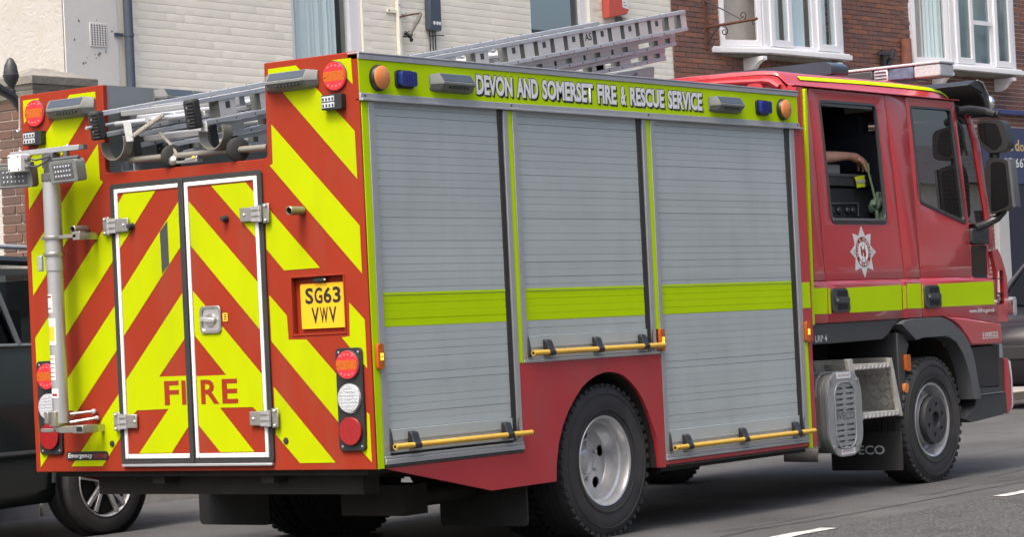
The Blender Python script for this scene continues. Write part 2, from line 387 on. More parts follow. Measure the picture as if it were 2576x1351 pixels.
class MB:
    def __init__(s):
        s.v = []; s.f = []; s.pc = []
    def add(s, vs, fs):
        n = len(s.v)
        s.pc.append((n, len(s.f)))
        s.v += [tuple(p) for p in vs]
        s.f += [tuple(i + n for i in f) for f in fs]
        return s
    def box(s, x0, x1, y0, y1, z0, z1):
        return s.add([(x0, y0, z0), (x1, y0, z0), (x1, y1, z0), (x0, y1, z0), (x0, y0, z1), (x1, y0, z1), (x1, y1, z1), (x0, y1, z1)],
                     [(0, 3, 2, 1), (4, 5, 6, 7), (0, 1, 5, 4), (1, 2, 6, 5), (2, 3, 7, 6), (3, 0, 4, 7)])
    def obox(s, c, ax, ay, az):
        c = Vector(c); ax = Vector(ax); ay = Vector(ay); az = Vector(az)
        vs = [c + ax * i + ay * j + az * k for k in (-1, 1) for (i, j) in ((-1, -1), (1, -1), (1, 1), (-1, 1))]
        return s.add(vs, [(0, 3, 2, 1), (4, 5, 6, 7), (0, 1, 5, 4), (1, 2, 6, 5), (2, 3, 7, 6), (3, 0, 4, 7)])
    def plate(s, outer, fn, a, b, holes=()):
        """2D outline (with holes) given depth a..b; fn(u, v, d) -> xyz"""
        loops = [list(outer)] + [list(h) for h in holes]
        flat = [p for l in loops for p in l]
        tris = tessellate_polygon([[Vector((p[0], p[1], 0)) for p in l] for l in loops])
        n = len(flat)
        vs = [fn(p[0], p[1], a) for p in flat] + [fn(p[0], p[1], b) for p in flat]
        fs = [tuple(t) for t in tris] + [tuple(i + n for i in reversed(t)) for t in tris]
        k = 0
        for l in loops:
            m = len(l)
            for i in range(m):
                j = (i + 1) % m
                fs.append((k + i, k + j, k + j + n, k + i + n))
            k += m
        return s.add(vs, fs)
    def cyl(s, p0, p1, r0, r1=None, n=16, caps=True):
        p0 = Vector(p0); p1 = Vector(p1); r1 = r0 if r1 is None else r1
        d = (p1 - p0).normalized()
        a = d.orthogonal().normalized(); b = d.cross(a)
        vs = []
        for p, r in ((p0, r0), (p1, r1)):
            vs += [p + a * (r * cos(2 * pi * i / n)) + b * (r * sin(2 * pi * i / n)) for i in range(n)]
        fs = [(i, (i + 1) % n, n + (i + 1) % n, n + i) for i in range(n)]
        if caps:
            fs += [tuple(reversed(range(n))), tuple(range(n, 2 * n))]
        return s.add(vs, fs)
    def tube(s, pts, r, n=8, caps=True):
        pts = [Vector(p) for p in pts]
        rs = r if isinstance(r, (list, tuple)) else [r] * len(pts)
        vs = []; fs = []; a = None
        for i, p in enumerate(pts):
            d = (pts[min(i + 1, len(pts) - 1)] - pts[max(i - 1, 0)]).normalized()
            if a is None: a = d.orthogonal().normalized()
            a = (a - d * a.dot(d)).normalized(); b = d.cross(a)
            vs += [p + a * (rs[i] * cos(2 * pi * k / n)) + b * (rs[i] * sin(2 * pi * k / n)) for k in range(n)]
        for i in range(len(pts) - 1):
            for k in range(n):
                fs.append((i * n + k, i * n + (k + 1) % n, (i + 1) * n + (k + 1) % n, (i + 1) * n + k))
        if caps:
            fs += [tuple(reversed(range(n))), tuple(range((len(pts) - 1) * n, len(pts) * n))]
        return s.add(vs, fs)
    def lathe(s, prof, o, axis, n=32):
        """prof: (radius, height along axis) list"""
        o = Vector(o); d = Vector(axis).normalized()
        a = d.orthogonal().normalized(); b = d.cross(a)
        vs = []; fs = []
        for (r, h) in prof:
            vs += [o + d * h + a * (r * cos(2 * pi * k / n)) + b * (r * sin(2 * pi * k / n)) for k in range(n)]
        for i in range(len(prof) - 1):
            for k in range(n):
                fs.append((i * n + k, i * n + (k + 1) % n, (i + 1) * n + (k + 1) % n, (i + 1) * n + k))
        return s.add(vs, fs)
    def ell(s, c, rx, ry, rz, n=12):
        c = Vector(c); vs = []; fs = []
        m = n // 2 + 1
        for i in range(m):
            t = pi * i / (m - 1)
            for k in range(n):
                p = 2 * pi * k / n
                vs.append((c.x + rx * sin(t) * cos(p), c.y + ry * sin(t) * sin(p), c.z + rz * cos(t)))
        for i in range(m - 1):
            for k in range(n):
                fs.append((i * n + k, i * n + (k + 1) % n, (i + 1) * n + (k + 1) % n, (i + 1) * n + k))
        return s.add(vs, fs)
    def mesh(s, name, smooth=35):
        me = bpy.data.meshes.new(name)
        me.from_pydata(s.v, [], s.f)
        me.validate()
        bm = bmesh.new(); bm.from_mesh(me)
        bmesh.ops.remove_doubles(bm, verts=bm.verts, dist=1e-5)
        bmesh.ops.recalc_face_normals(bm, faces=bm.faces)
        bm.to_mesh(me); bm.free()
        if smooth:
            for p in me.polygons: p.use_smooth = True
            me.set_sharp_from_angle(angle=radians(smooth))
        return me
    def build(s, name, m, parent=None, bevel=0.0, smooth=35, label=None, kind=None):
        if name in EACH and len(s.pc) > 1:         # one object per piece
            first = None
            for i, (v0, f0) in enumerate(s.pc):
                v1, f1 = s.pc[i + 1] if i + 1 < len(s.pc) else (len(s.v), len(s.f))
                q = MB().add(s.v[v0:v1], [tuple(j - v0 for j in f) for f in s.f[f0:f1]])
                o = bpy.data.objects.new(name, q.mesh(name, smooth))
                fin(o, m, parent, bevel, label, kind)
                first = first or o
            return first
        o = bpy.data.objects.new(name, s.mesh(name, smooth))
        if name in TINY and parent is not None: kind = 'stuff'
        return fin(o, m, parent, bevel, label, kind)

def fin(o, m, parent=None, bevel=0.0, label=None, kind=None):
    COL.objects.link(o)
    if m is not None:
        o.data.materials.append(M[m] if isinstance(m, str) else m)
    if parent is not None: attach(o, parent)
    if bevel:
        b = o.modifiers.new('bevel', 'BEVEL'); b.width = bevel; b.segments = 2; b.limit_method = 'ANGLE'; b.angle_limit = radians(40)
    if label: o['label'] = label
    if kind: o['kind'] = kind
    return o

def attach(o, parent):
    o.parent = parent
    if parent.get('_w'):                      # the empty stands at its own place; children keep world coordinates
        o.matrix_parent_inverse = Matrix.Translation(-Vector(parent.location))

def thing(name, label, cat, loc=(0, 0, 0), group=None, local=False):
    o = bpy.data.objects.new(name, None)
    COL.objects.link(o)
    o.location = loc
    o.empty_display_size = 0.2
    if not local: o['_w'] = 1
    return tag(o, label, cat, group)

def tag(o, label, cat, group=None, kind=None):
    if label: o['label'] = label
    if cat: o['category'] = cat
    if group: o['group'] = group
    if kind: o['kind'] = kind
    return o

REAR = lambda u, v, d: (d, u, v)          # u = y, v = z, d = x
SIDE = lambda u, v, d: (u, d, v)          # u = x, v = z, d = y
FLAT = lambda u, v, d: (u, v, d)

def letters(name, body, u0, u1, v0, v1, fn, d, m, parent, bold=0.0, mirror=False, spacing=1.0, shear=0.0):
    cu = bpy.data.curves.new(name, 'FONT')
    cu.body = body
    cu.size = 1.0
    cu.offset = bold
    cu.space_character = spacing
    cu.shear = shear
    cu.resolution_u = 3
    t = bpy.data.objects.new(name, cu)
    COL.objects.link(t)
    dg = bpy.context.evaluated_depsgraph_get()
    me = bpy.data.meshes.new_from_object(t.evaluated_get(dg))
    bpy.data.objects.remove(t)
    xs = [v.co.x for v in me.vertices]; ys = [v.co.y for v in me.vertices]
    ax, bx, ay, by = min(xs), max(xs), min(ys), max(ys)
    for v in me.vertices:
        u = u0 + (u1 - u0) * (v.co.x - ax) / (bx - ax)
        w_ = v0 + (v1 - v0) * (v.co.y - ay) / (by - ay)
        v.co = fn(u, w_, d)
    me.materials.clear()
    o = bpy.data.objects.new(name, me)
    return fin(o, m, parent)

def rrect(u0, u1, v0, v1, r, n=4):
    pts = []
    for (cu, cv, a0) in ((u1 - r, v0 + r, -90), (u1 - r, v1 - r, 0), (u0 + r, v1 - r, 90), (u0 + r, v0 + r, 180)):
        for i in range(n + 1):
            a = radians(a0 + 90 * i / n)
            pts.append((cu + r * cos(a), cv + r * sin(a)))
    return pts

def rpoly(pts, r, n=4):
    """polygon with rounded corners"""
    out = []
    m = len(pts)
    for i in range(m):
        p = Vector(pts[i]); a = Vector(pts[i - 1]); b = Vector(pts[(i + 1) % m])
        da = (a - p); db = (b - p)
        ra = min(r, da.length * 0.45); rb = min(r, db.length * 0.45)
        p0 = p + da.normalized() * ra; p1 = p + db.normalized() * rb
        for k in range(n + 1):
            t = k / n
            q = p0 * (1 - t) ** 2 + p * 2 * t * (1 - t) + p1 * t * t
            out.append((q.x, q.y))
    return out

def circ(cu, cv, r, n=20, rv=None):
    rv = r if rv is None else rv
    return [(cu + r * cos(2 * pi * i / n), cv + rv * sin(2 * pi * i / n)) for i in range(n)]

# ================================================================== FIRE ENGINE
W, H, B = 2.24, 2.4095, 0.4885
FE = thing('fire_engine', 'red and yellow fire engine with grey roller shutters and chevron rear, stopped in the road', 'fire engine', (3.3, 1.12, 0))

# ---- body core (behind all skins)
c = MB()
c.box(0.05, 3.96, 0.06, 0.570, 0.99, 2.395)
c.box(0.05, 3.96, 1.66, 2.235, 0.99, 2.395)
c.box(0.05, 3.96, 0.5705, 1.6595, 0.99, 1.955)
c.box(0.05, 1.36, 0.06, 2.235, 0.50, 0.9895)
c.box(2.42, 3.96, 0.06, 2.235, 0.40, 0.9895)
c.build('body_core', 'trough', FE)
left = MB()
left.box(0.04, 3.98, 2.2355, 2.243, 0.95, 2.405)
left.build('left_side_panel', 'slat', FE)
tr = MB()
tr.box(0.03, 3.95, 0.5703, 0.578, 1.9551, 2.41)
tr.box(0.03, 3.95, 1.652, 1.6597, 1.9551, 2.41)
tr.build('ladder_trough', 'trough', FE)

# ---- rear wall
rec = [(0.146, 1.124), (0.146, 1.388), (0.462, 1.388), (0.462, 1.124)]
outline = [(0.0, B), (0.0, H), (0.572, H)] + [(0.576, 1.985), (0.582, 1.965), (0.60, 1.960), (1.63, 1.968), (1.648, 1.973), (1.652, 1.99)] + [(1.645, H), (W, H), (W, B)]
rear = MB().plate(outline, REAR, 0.0, 0.03, [rec]).build('rear_panel', 'rear_red', FE, bevel=0.003)
pr = MB()
pr.box(0.031, 0.075, 0.140, 0.468, 1.118, 1.394)
pr.build('plate_recess', 'rear_red', rear)
lip = MB()
for (a, b_, c_, d) in ((0.138, 0.146, 1.116, 1.396), (0.462, 0.470, 1.116, 1.396), (0.1461, 0.4619, 1.388, 1.396), (0.1461, 0.4619, 1.116, 1.124)):
    lip.box(-0.004, 0.0, a, b_, c_, d)
lip.build('recess_lip', 'rear_red', rear, bevel=0.0015)

def chev(pts, x, parent):
    return MB().plate(pts, REAR, x, x + 0.0015).build('chevron_stripe', 'yellow', parent)
for P_ in (
    [(2.218, 2.383), (2.097, 2.384), (2.218, 2.262)],
    [(1.88, 2.381), (1.698, 2.381), (1.697, 2.347), (2.207, 1.824), (2.207, 2.054)],
    [(1.695, 2.12), (1.693, 1.941), (1.672, 1.926), (2.205, 1.386), (2.205, 1.607)],
    [(1.619, 1.757), (1.622, 1.537), (2.204, 0.948), (2.204, 1.171)],
    [(1.620, 1.317), (1.618, 1.099), (2.205, 0.513), (2.205, 0.738)],
    [(1.620, 0.88), (1.622, 0.665), (1.762, 0.516), (1.983, 0.516)],
    [(0.158, 2.382), (0.037, 2.381), (0.034, 2.259), (0.064, 2.29), (0.074, 2.341), (0.102, 2.37)],
    [(0.547, 2.379), (0.374, 2.38), (0.035, 2.043), (0.033, 1.824), (0.548, 2.35)],
    [(0.542, 2.117), (0.032, 1.608), (0.031, 1.389), (0.564, 1.925), (0.544, 1.932)],
    [(0.603, 1.741), (0.284, 1.428), (0.504, 1.427), (0.608, 1.533)],
    [(0.605, 1.315), (0.5, 1.213), (0.496, 1.101), (0.386, 1.098), (0.203, 0.922), (0.205, 0.701), (0.604, 1.098)],
    [(0.115, 1.258), (0.028, 1.175), (0.027, 0.954), (0.17, 1.1), (0.121, 1.104)],
    [(0.603, 0.882), (0.244, 0.523), (0.46, 0.522), (0.603, 0.658)],
    [(0.040, 0.752), (0.026, 0.74), (0.025, 0.523), (0.083, 0.577), (0.048, 0.583)]):
    chev(P_, -0.0015, rear)

# ---- rear doors
frame = MB().plate(rrect(0.612, 1.618, 0.526, 1.910, 0.02), REAR, -0.012, -0.001,
                   [rrect(0.640, 1.112, 0.550, 1.884, 0.008), rrect(1.150, 1.588, 0.550, 1.884, 0.008)]).build('door_surround', 'rubber', FE, bevel=0.004)
MB().box(-0.018, -0.0121, 1.120, 1.1505, 0.528, 1.906).build('centre_seal', 'rubber', frame, bevel=0.003)
MB().box(-0.02, -0.001, 0.62, 1.61, 0.512, 0.5255).build('drip_rail', 'alu', frame, bevel=0.003)
def rear_door(y0, y1, polys):
    d = MB().plate(rrect(y0 + (0.022 if y0 < 1 else 0.002), y1 - 0.022, 0.575, 1.862, 0.004), REAR, -0.010, -0.0015).build('rear_door', 'rear_red', FE)
    mid = 0.022 if y0 < 1 else 0.002
    for (a, b_, c_, e) in (((y0, y0 + 0.022, 0.5505, 1.8835), (y1 - 0.022, y1, 0.5505, 1.8835)) if y0 < 1 else ((y1 - 0.022, y1, 0.5505, 1.8835),)):
        MB().box(-0.016, -0.0015, a + 0.0005, b_ - 0.0005, c_, e).build('white_edging', 'white_trim', d, bevel=0.004)
    for (c_, e) in ((0.5505, 0.574), (1.8625, 1.8835)):
        MB().box(-0.016, -0.0015, y0 + mid + 0.001, y1 - 0.023, c_, e).build('white_edging', 'white_trim', d, bevel=0.004)
    for p in polys: chev(p, -0.0115, d)
    return d
dl = rear_door(1.150, 1.588, [
    [(1.523, 1.858), (1.305, 1.858), (1.564, 1.592), (1.564, 1.812)],
    [(1.156, 1.794), (1.156, 1.573), (1.564, 1.157), (1.563, 1.376)],
    [(1.156, 1.351), (1.156, 1.128), (1.336, 0.95), (1.156, 0.950), (1.156, 0.704), (1.274, 0.579), (1.494, 0.578), (1.282, 0.792), (1.497, 0.789), (1.564, 0.733), (1.561, 0.941)]])
dr = rear_door(0.640, 1.112, [
    [(0.934, 1.856), (0.713, 1.856), (0.664, 1.805), (0.664, 1.592)],
    [(1.087, 1.791), (0.664, 1.379), (0.664, 1.155), (1.086, 1.577)],
    [(1.086, 1.358), (0.664, 0.943), (0.666, 0.734), (0.731, 0.79), (0.945, 0.791), (0.736, 0.579), (0.954, 0.579), (1.086, 0.709), (1.086, 0.946), (0.893, 0.947), (1.086, 1.143)]])
MB().plate([(1.287, 1.657), (1.234, 1.705), (1.234, 1.496), (1.284, 1.451)], REAR, -0.0128, -0.0118).build('dark_tape', 'darkgrey', dl)
# lettering FIRE, split over both doors (read from behind, left is +y)
def block(name, body, u0, u1, v0, v1, parent, x):
    return letters(name, body, u0, u1, v0, v1, REAR, x, 'rear_red', parent, bold=0.025)
for ch, u0, u1, p in (('F', 1.305, 1.207, dl), ('I', 1.189, 1.160, dl), ('R', 1.062, 0.944, dr), ('E', 0.924, 0.822, dr)):
    block('fire_lettering', ch, u0, u1, 0.81, 0.928, p, -0.0122)
# hinges
def hinge(y_out, y_in, z, parent):
    s = 1 if y_in > y_out else -1
    h = MB().box(-0.022, -0.0165, min(y_out, y_out + s * 0.04), max(y_out, y_out + s * 0.04), z - 0.046, z + 0.046)
    h.build('hinge', 'steel', FE, bevel=0.003)
    a = y_out + s * 0.042; b_ = y_in
    h2 = MB().box(-0.028, -0.0175, min(a, b_), max(a, b_), z - 0.034, z + 0.034).build('hinge_leaf', 'steel', parent, bevel=0.004)
    k = MB()
    for dz in (-0.028, 0.0, 0.028):
        k.cyl((-0.032, y_out + s * 0.05, z + dz - 0.011), (-0.032, y_out + s * 0.05, z + dz + 0.011), 0.011, n=10)
        k.box(-0.036, -0.026, min(y_out + s * 0.055, y_out + s * 0.10), max(y_out + s * 0.055, y_out + s * 0.10), z + dz - 0.008, z + dz + 0.008)
    for (dy, dz) in ((0.018, 0.034), (0.018, -0.034), (0.15, 0.0)):
        k.ell((-0.028, y_out + s * dy, z + dz), 0.007, 0.008, 0.008, 8)
    k.build('hinge_knuckle', 'bright', parent)
hinge(1.666, 1.486, 1.704, dl); hinge(1.650, 1.487, 0.736, dl)
hinge(0.566, 0.745, 1.702, dr); hinge(0.566, 0.742, 0.736, dr)
# latch
lt = MB().plate(rrect(0.905, 1.042, 1.148, 1.281, 0.025), REAR, -0.020, -0.0112, [rrect(0.918, 1.029, 1.161, 1.268, 0.02)]).build('latch', 'steel', dr, bevel=0.003)
MB().plate(rrect(0.919, 1.028, 1.162, 1.267, 0.018), REAR, -0.0125, -0.0108).build('latch_dish', 'bright', dr)
MB().obox((-0.028, 0.985, 1.214), (0.006, 0, 0), (0, 0.045, 0.004), (0, 0, 0.011)).build('latch_handle', 'bright', dr, bevel=0.004)
MB().lathe([(0.0, 0.012), (0.03, 0.010), (0.036, 0.0)], (-0.012, 0.975, 1.212), (-1, 0, 0), 18).build('latch_boss', 'steel', dr)
st = MB().plate([(0.897, 1.203), (0.897, 1.243), (0.865, 1.243), (0.865, 1.203)], REAR, -0.0135, -0.0125).build('warning_sticker', 'sticker_yellow', dr)
k = MB()
for z in (1.234, 1.224, 1.213): k.box(-0.0142, -0.0136, 0.872, 0.890, z - 0.002, z + 0.002)
k.build('sticker_print', 'ink', dr)
for (y, z, p) in ((0.847, 1.692, dr), (1.472, 1.694, dl)):
    MB().lathe([(0.0, 0.032), (0.012, 0.031), (0.017, 0.012), (0.018, 0.0)], (-0.0118, y, z), (-1, 0, 0), 14).build('door_buffer', 'rubber', p)
for (y, z) in ((1.687, 0.627), (0.54, 0.628)):
    MB().lathe([(0.0, 0.006), (0.014, 0.005), (0.016, 0.0)], (-0.002, y, z), (-1, 0, 0), 14).build('rubber_plug', 'rubber', FE)
# tow stubs
for (y, z) in ((0.372, 1.699), (1.80, 1.698)):
    s_ = MB().lathe([(0.018, 0.0), (0.021, 0.004), (0.021, 0.095), (0.0175, 0.098), (0.015, 0.09)], (-0.002, y, z), (-1, 0, 0), 16).build('door_stay_stub', 'brass', FE)
    MB().lathe([(0.0, 0.07), (0.016, 0.07)], (-0.002, y, z), (-1, 0, 0), 14).build('stub_bore', 'hole', s_)

# number plate
npl = MB().plate(rrect(0.152, 0.426, 1.147, 1.357, 0.008), REAR, 0.018, 0.022).build('number_plate', 'plate', FE)
MB().box(0.0221, 0.031, 0.17, 0.41, 1.17, 1.33).build('plate_backing', 'black', npl)
for ch, u0, u1 in (('S', 0.397, 0.347), ('G', 0.341, 0.291), ('6', 0.285, 0.236), ('3', 0.229, 0.180)):
    letters('registration_letter', ch, u0, u1, 1.262, 1.338, REAR, 0.0172, 'ink', npl, bold=0.03)
for ch, u0, u1 in (('V', 0.363, 0.317), ('W', 0.311, 0.262), ('V', 0.256, 0.210)):
    letters('registration_letter', ch, u0, u1, 1.170, 1.245, REAR, 0.0172, 'ink', npl, bold=0.03)
MB().box(0.004, 0.016, 0.262, 0.335, 1.362, 1.384).build('plate_lamp', 'black', npl, bevel=0.004)
MB().ell((0.008, 0.264, 1.372), 0.006, 0.006, 0.006, 8).build('lamp_screw', 'bright', npl)

# maker's badge
bd = MB().plate(rrect(1.716, 2.014, 0.546, 0.590, 0.018), REAR, -0.004, -0.0016).build('makers_badge', 'ink', FE)
letters('badge_lettering', 'Emergency', 2.002, 1.826, 0.552, 0.582, REAR, -0.0046, 'white', bd, bold=0.015, shear=0.15)
letters('badge_lettering', 'one', 1.818, 1.728, 0.556, 0.578, REAR, -0.0046, 'redlens', bd, bold=0.015, shear=0.15)

# lamps on the rear towers
def round_lamp(y, z, ry, rz, parent=FE, x=0.0):
    b_ = MB()
    b_.plate(circ(y, z, ry, 28, rz), REAR, x - 0.018, x - 0.0016)
    o = b_.build('tail_lamp', 'redlamp', parent, bevel=0.004)
    MB().plate(circ(y, z, ry * 1.045, 28, rz * 1.045), REAR, x - 0.008, x - 0.0014).build('lamp_rim', 'midgrey', o)
    hh = rz * 0.34
    s = sqrt(1 - 0.34 ** 2) * ry
    MB().plate([(y - s, z - hh), (y + s, z - hh), (y + ry * 0.995, z), (y + s, z + hh), (y - s, z + hh), (y - ry * 0.995, z)], REAR, x - 0.0195, x - 0.0175).build('amber_segment', 'amberlens', o)
    d = MB()
    for sg in (-1, 1):
        for i in range(4):
            d.ell((x - 0.019, y + (i - 1.5) * ry * 0.36, z + sg * rz * (0.63 if abs(i - 1.5) > 1 else 0.72)), 0.002, ry * 0.12, ry * 0.085, 8)
    d.build('lens_led', 'redspot', o)
    d = MB()
    for sg in (-1, 1):
        d.ell((x - 0.02, y + sg * ry * 0.84, z), 0.003, ry * 0.09, ry * 0.09, 8)
    d.build('lamp_screw', 'amberlens', o)
    return o
round_lamp(2.128, 2.310, 0.065, 0.066); round_lamp(0.131, 2.306, 0.065, 0.066)

def scene_light(fn_pts, name='scene_light'):
    """fn_pts(u, v, d) with u along its length (0..1), v height (0..1), d stand-off in m"""
    pass
def bar_light(P0, P1, v0, v1, fn, parent, out):
    """faceted flood bar from u=P0 to P1, z v0..v1; fn(u, v, d), d negative = proud"""
    L_ = P1 - P0; s = 1 if L_ > 0 else -1
    e = 0.045 * s
    hh = v1 - v0
    # cross-section (proud, height): bevelled nose
    sec = [(0.0, v0), (0.030, v0 + 0.012 * 1), (0.058, v0 + hh * 0.42), (0.058, v0 + hh * 0.52), (0.030, v1), (0.0, v1)]
    sec_end = [(0.0, v0 + hh * 0.1), (0.006, v0 + hh * 0.16), (0.012, v0 + hh * 0.42), (0.012, v0 + hh * 0.52), (0.006, v1 - hh * .1), (0.0, v1 - hh * 0.08)]
    rows = []
    for (u, sc_) in ((P0, sec_end), (P0 + e, sec), (P1 - e, sec), (P1, sec_end)):
        rows.append([fn(u, v, out - d) for (d, v) in sc_])
    m = MB(); n = len(sec)
    vs = [p for r in rows for p in r]
    fs = []
    for i in range(3):
        for k_ in range(n - 1):
            fs.append((i * n + k_, i * n + k_ + 1, (i + 1) * n + k_ + 1, (i + 1) * n + k_))
    fs += [tuple(range(n)), tuple(range(3 * n, 4 * n))]
    m.add(vs, fs)
    o = m.build('scene_light', 'lampgrey', parent, smooth=20)
    # dark window on the upper facet
    a, b_ = sec[3], sec[4]
    q = []
    for (u, t) in ((P0 + e * 1.15, 0.12), (P1 - e * 1.15, 0.12), (P1 - e * 1.15, 0.92), (P0 + e * 1.15, 0.92)):
        d = a[0] + (b_[0] - a[0]) * t; v = a[1] + (b_[1] - a[1]) * t
        q.append(fn(u, v + 0.001, out - d - 0.0015))
    MB().add(q, [(0, 1, 2, 3)]).build('light_window', 'barblack', o)
    k = MB()
    for i in range(7):
        u = P0 + L_ * (0.3 + 0.066 * i)
        p0 = fn(u, v0 + hh * 0.26, out - 0.048); p1 = fn(u + s * 0.014, v0 + hh * 0.26, out - 0.048)
        k.tube([p0, p1], 0.006, 6)
    k.build('louvre', 'darkgrey', o)
    return o
bar_light(0.560, 0.236, 2.262, 2.352, REAR, FE, -0.0016)
bar_light(2.038, 1.702, 2.262, 2.360, REAR, FE, -0.0016)

def led_module(y0, y1, z0, z1):
    o = MB().plate(rrect(y0, y1, z0, z1, 0.006), REAR, -0.035, -0.0016).build('strobe_module', 'black', FE, bevel=0.003)
    k = MB()
    wy = (y1 - y0)
    for r_ in range(2):
        za = z0 + (z1 - z0) * (0.14 + 0.42 * r_); zb = za + (z1 - z0) * 0.34
        k.box(-0.038, -0.0351, y1 - wy * 0.66, y1 - wy * 0.04, za, zb)
    k.build('led_strip', 'ledwhite', o)
    d = MB()
    for r_ in range(2):
        for i in range(4):
            d.ell((-0.0385, y1 - wy * (0.115 + 0.155 * i), z0 + (z1 - z0) * (0.29 + 0.42 * r_)), 0.003, 0.006, 0.008, 8)
    d.build('led', 'darkgrey', o)
led_module(0.078, 0.199, 2.151, 2.221); led_module(2.062, 2.195, 2.148, 2.217)

def cluster(y0, y1):
    o = MB().plate(rrect(y0, y1, 0.577, 1.051, 0.022), REAR, -0.014, -0.0016).build('rear_lamp_cluster', 'black', FE, bevel=0.003)
    yc = (y0 + y1) / 2
    round_lamp(yc, 0.973, 0.063, 0.064, o, -0.0125)
    w1 = MB().plate(circ(yc, 0.819, 0.065, 28), REAR, -0.028, -0.0141).build('reversing_lamp', 'clearlens', o, bevel=0.005)
    k = MB()
    for i in range(-3, 4):
        for j in range(-3, 4):
            if i * i + j * j <= 10: k.ell((-0.0285, yc + i * 0.016, 0.819 + j * 0.016), 0.002, 0.005, 0.005, 6)
    k.build('lens_bead', 'ledwhite', o)
    MB().plate(circ(yc, 0.819, 0.069, 28), REAR, -0.017, -0.0139).build('lamp_rim', 'chrome', o)
    MB().plate(circ(yc, 0.668, 0.065, 28), REAR, -0.028, -0.0141).build('fog_lamp', 'redlens', o, bevel=0.006)
    k = MB()
    for (y, z) in ((y0 + 0.02, 0.597), (y1 - 0.02, 0.597), (y0 + 0.02, 1.031), (y1 - 0.02, 1.031)):
        k.ell((-0.0145, y, z), 0.003, 0.006, 0.006, 8)
    k.build('screw', 'bright', o)
cluster(0.047, 0.204); cluster(2.030, 2.192)

# ---- floodlight mast on the rear left
mp = MB()
mp.cyl((-0.12, 1.918, 0.74), (-0.12, 1.914, 1.52), 0.040, n=20)
mp.cyl((-0.12, 1.914, 1.50), (-0.12, 1.912, 1.945), 0.0445, n=20)
mast = mp.build('light_mast', 'alu', FE)
k = MB().cyl((-0.12, 1.911, 1.945), (-0.12, 1.911, 1.985), 0.049, n=20).cyl((-0.12, 1.911, 1.985), (-0.12, 1.911, 2.09), 0.036, n=16)
k.box(-0.15, -0.09, 1.868, 1.944, 2.015, 2.086)
k.build('mast_head', 'midgrey', mast, bevel=0.003)
MB().box(-0.142, -0.112, 1.688, 2.181, 2.086, 2.112).build('cross_bar', 'alu', mast, bevel=0.002)
MB().box(-0.140, -0.114, 1.655, 1.688, 2.088, 2.110).build('bar_end_plug', 'midgrey', mast)
k = MB()
for y in (1.78, 2.12): k.ell((-0.127, y, 2.116), 0.008, 0.009, 0.006, 8)
k.build('bolt', 'bright', mast)
jb = MB().box(-0.235, -0.165, 2.006, 2.098, 2.000, 2.088).build('junction_box', 'white_trim', mast, bevel=0.005)
k = MB()
for (y, z) in ((2.085, 2.076), (2.02, 2.076), (2.085, 2.012), (2.02, 2.012)): k.ell((-0.236, y, z), 0.003, 0.005, 0.005, 8)
k.build('box_screw', 'darkgrey', mast)
k = MB()
for z in (2.062, 2.024):
    k.cyl((-0.20, 2.004, z), (-0.20, 1.975, z), 0.011, n=10).cyl((-0.20, 1.985, z), (-0.20, 1.978, z), 0.014, n=8)
k.build('cable_gland', 'lampgrey', mast)
k = MB()
k.tube([(-0.20, 1.975, 2.062), (-0.195, 1.94, 2.052), (-0.18, 1.90, 2.058), (-0.16, 1.87, 2.068)], 0.005, 6)
k.tube([(-0.20, 1.975, 2.024), (-0.195, 1.94, 2.018), (-0.18, 1.90, 2.032), (-0.16, 1.87, 2.06)], 0.005, 6)
k.build('cable', 'darkgrey', mast)
def flood(yc, zc, wy, wz, turn, tilt):
    m = Matrix.Translation((-0.165, yc, zc)) @ Matrix.Rotation(turn, 4, 'Z') @ Matrix.Rotation(tilt, 4, 'Y')
    fn = lambda u, v, d: tuple(m @ Vector((d, u, v)))
    o = MB().plate(rrect(-wy / 2, wy / 2, -wz / 2, wz / 2, 0.018), fn, -0.03, 0.028).build('floodlight', 'lampgrey', mast, bevel=0.006)
    MB().plate(rrect(-wy * 0.36, wy * 0.36, -wz * 0.33, wz * 0.36, 0.006), fn, -0.0325, -0.0302).build('flood_glass', 'midgrey', mast)
    k = MB()
    for j in (-1, 0, 1):
        for i in range(6):
            p = fn((i - 2.5) * wy * 0.105, j * wz * 0.21 + 0.002, -0.034)
            k.ell(p, 0.003, 0.0055, 0.006, 6)
    k.build('flood_led', 'ledwhite', mast)
    MB().plate(rrect(-wy * 0.40, wy * 0.40, -wz * 0.42, -wz * 0.385, 0.001), fn, -0.034, -0.0305).build('flood_lip', 'alu', mast)
    k = MB()
    k.tube([fn(-wy * 0.48, wz * 0.56, 0.0), fn(wy * 0.48, wz * 0.56, 0.0)], 0.009, 8)
    k.box(-0.15, -0.13, yc + (0.02 if yc < 1.9 else -0.05), yc + (0.045 if yc < 1.9 else -0.025), zc + wz * 0.5, 2.087)
    k.build('lamp_yoke', 'midgrey', mast)
flood(1.745, 1.985, 0.215, 0.112, radians(-6), radians(-8))
flood(2.11, 1.982, 0.215, 0.112, radians(14), radians(-6))
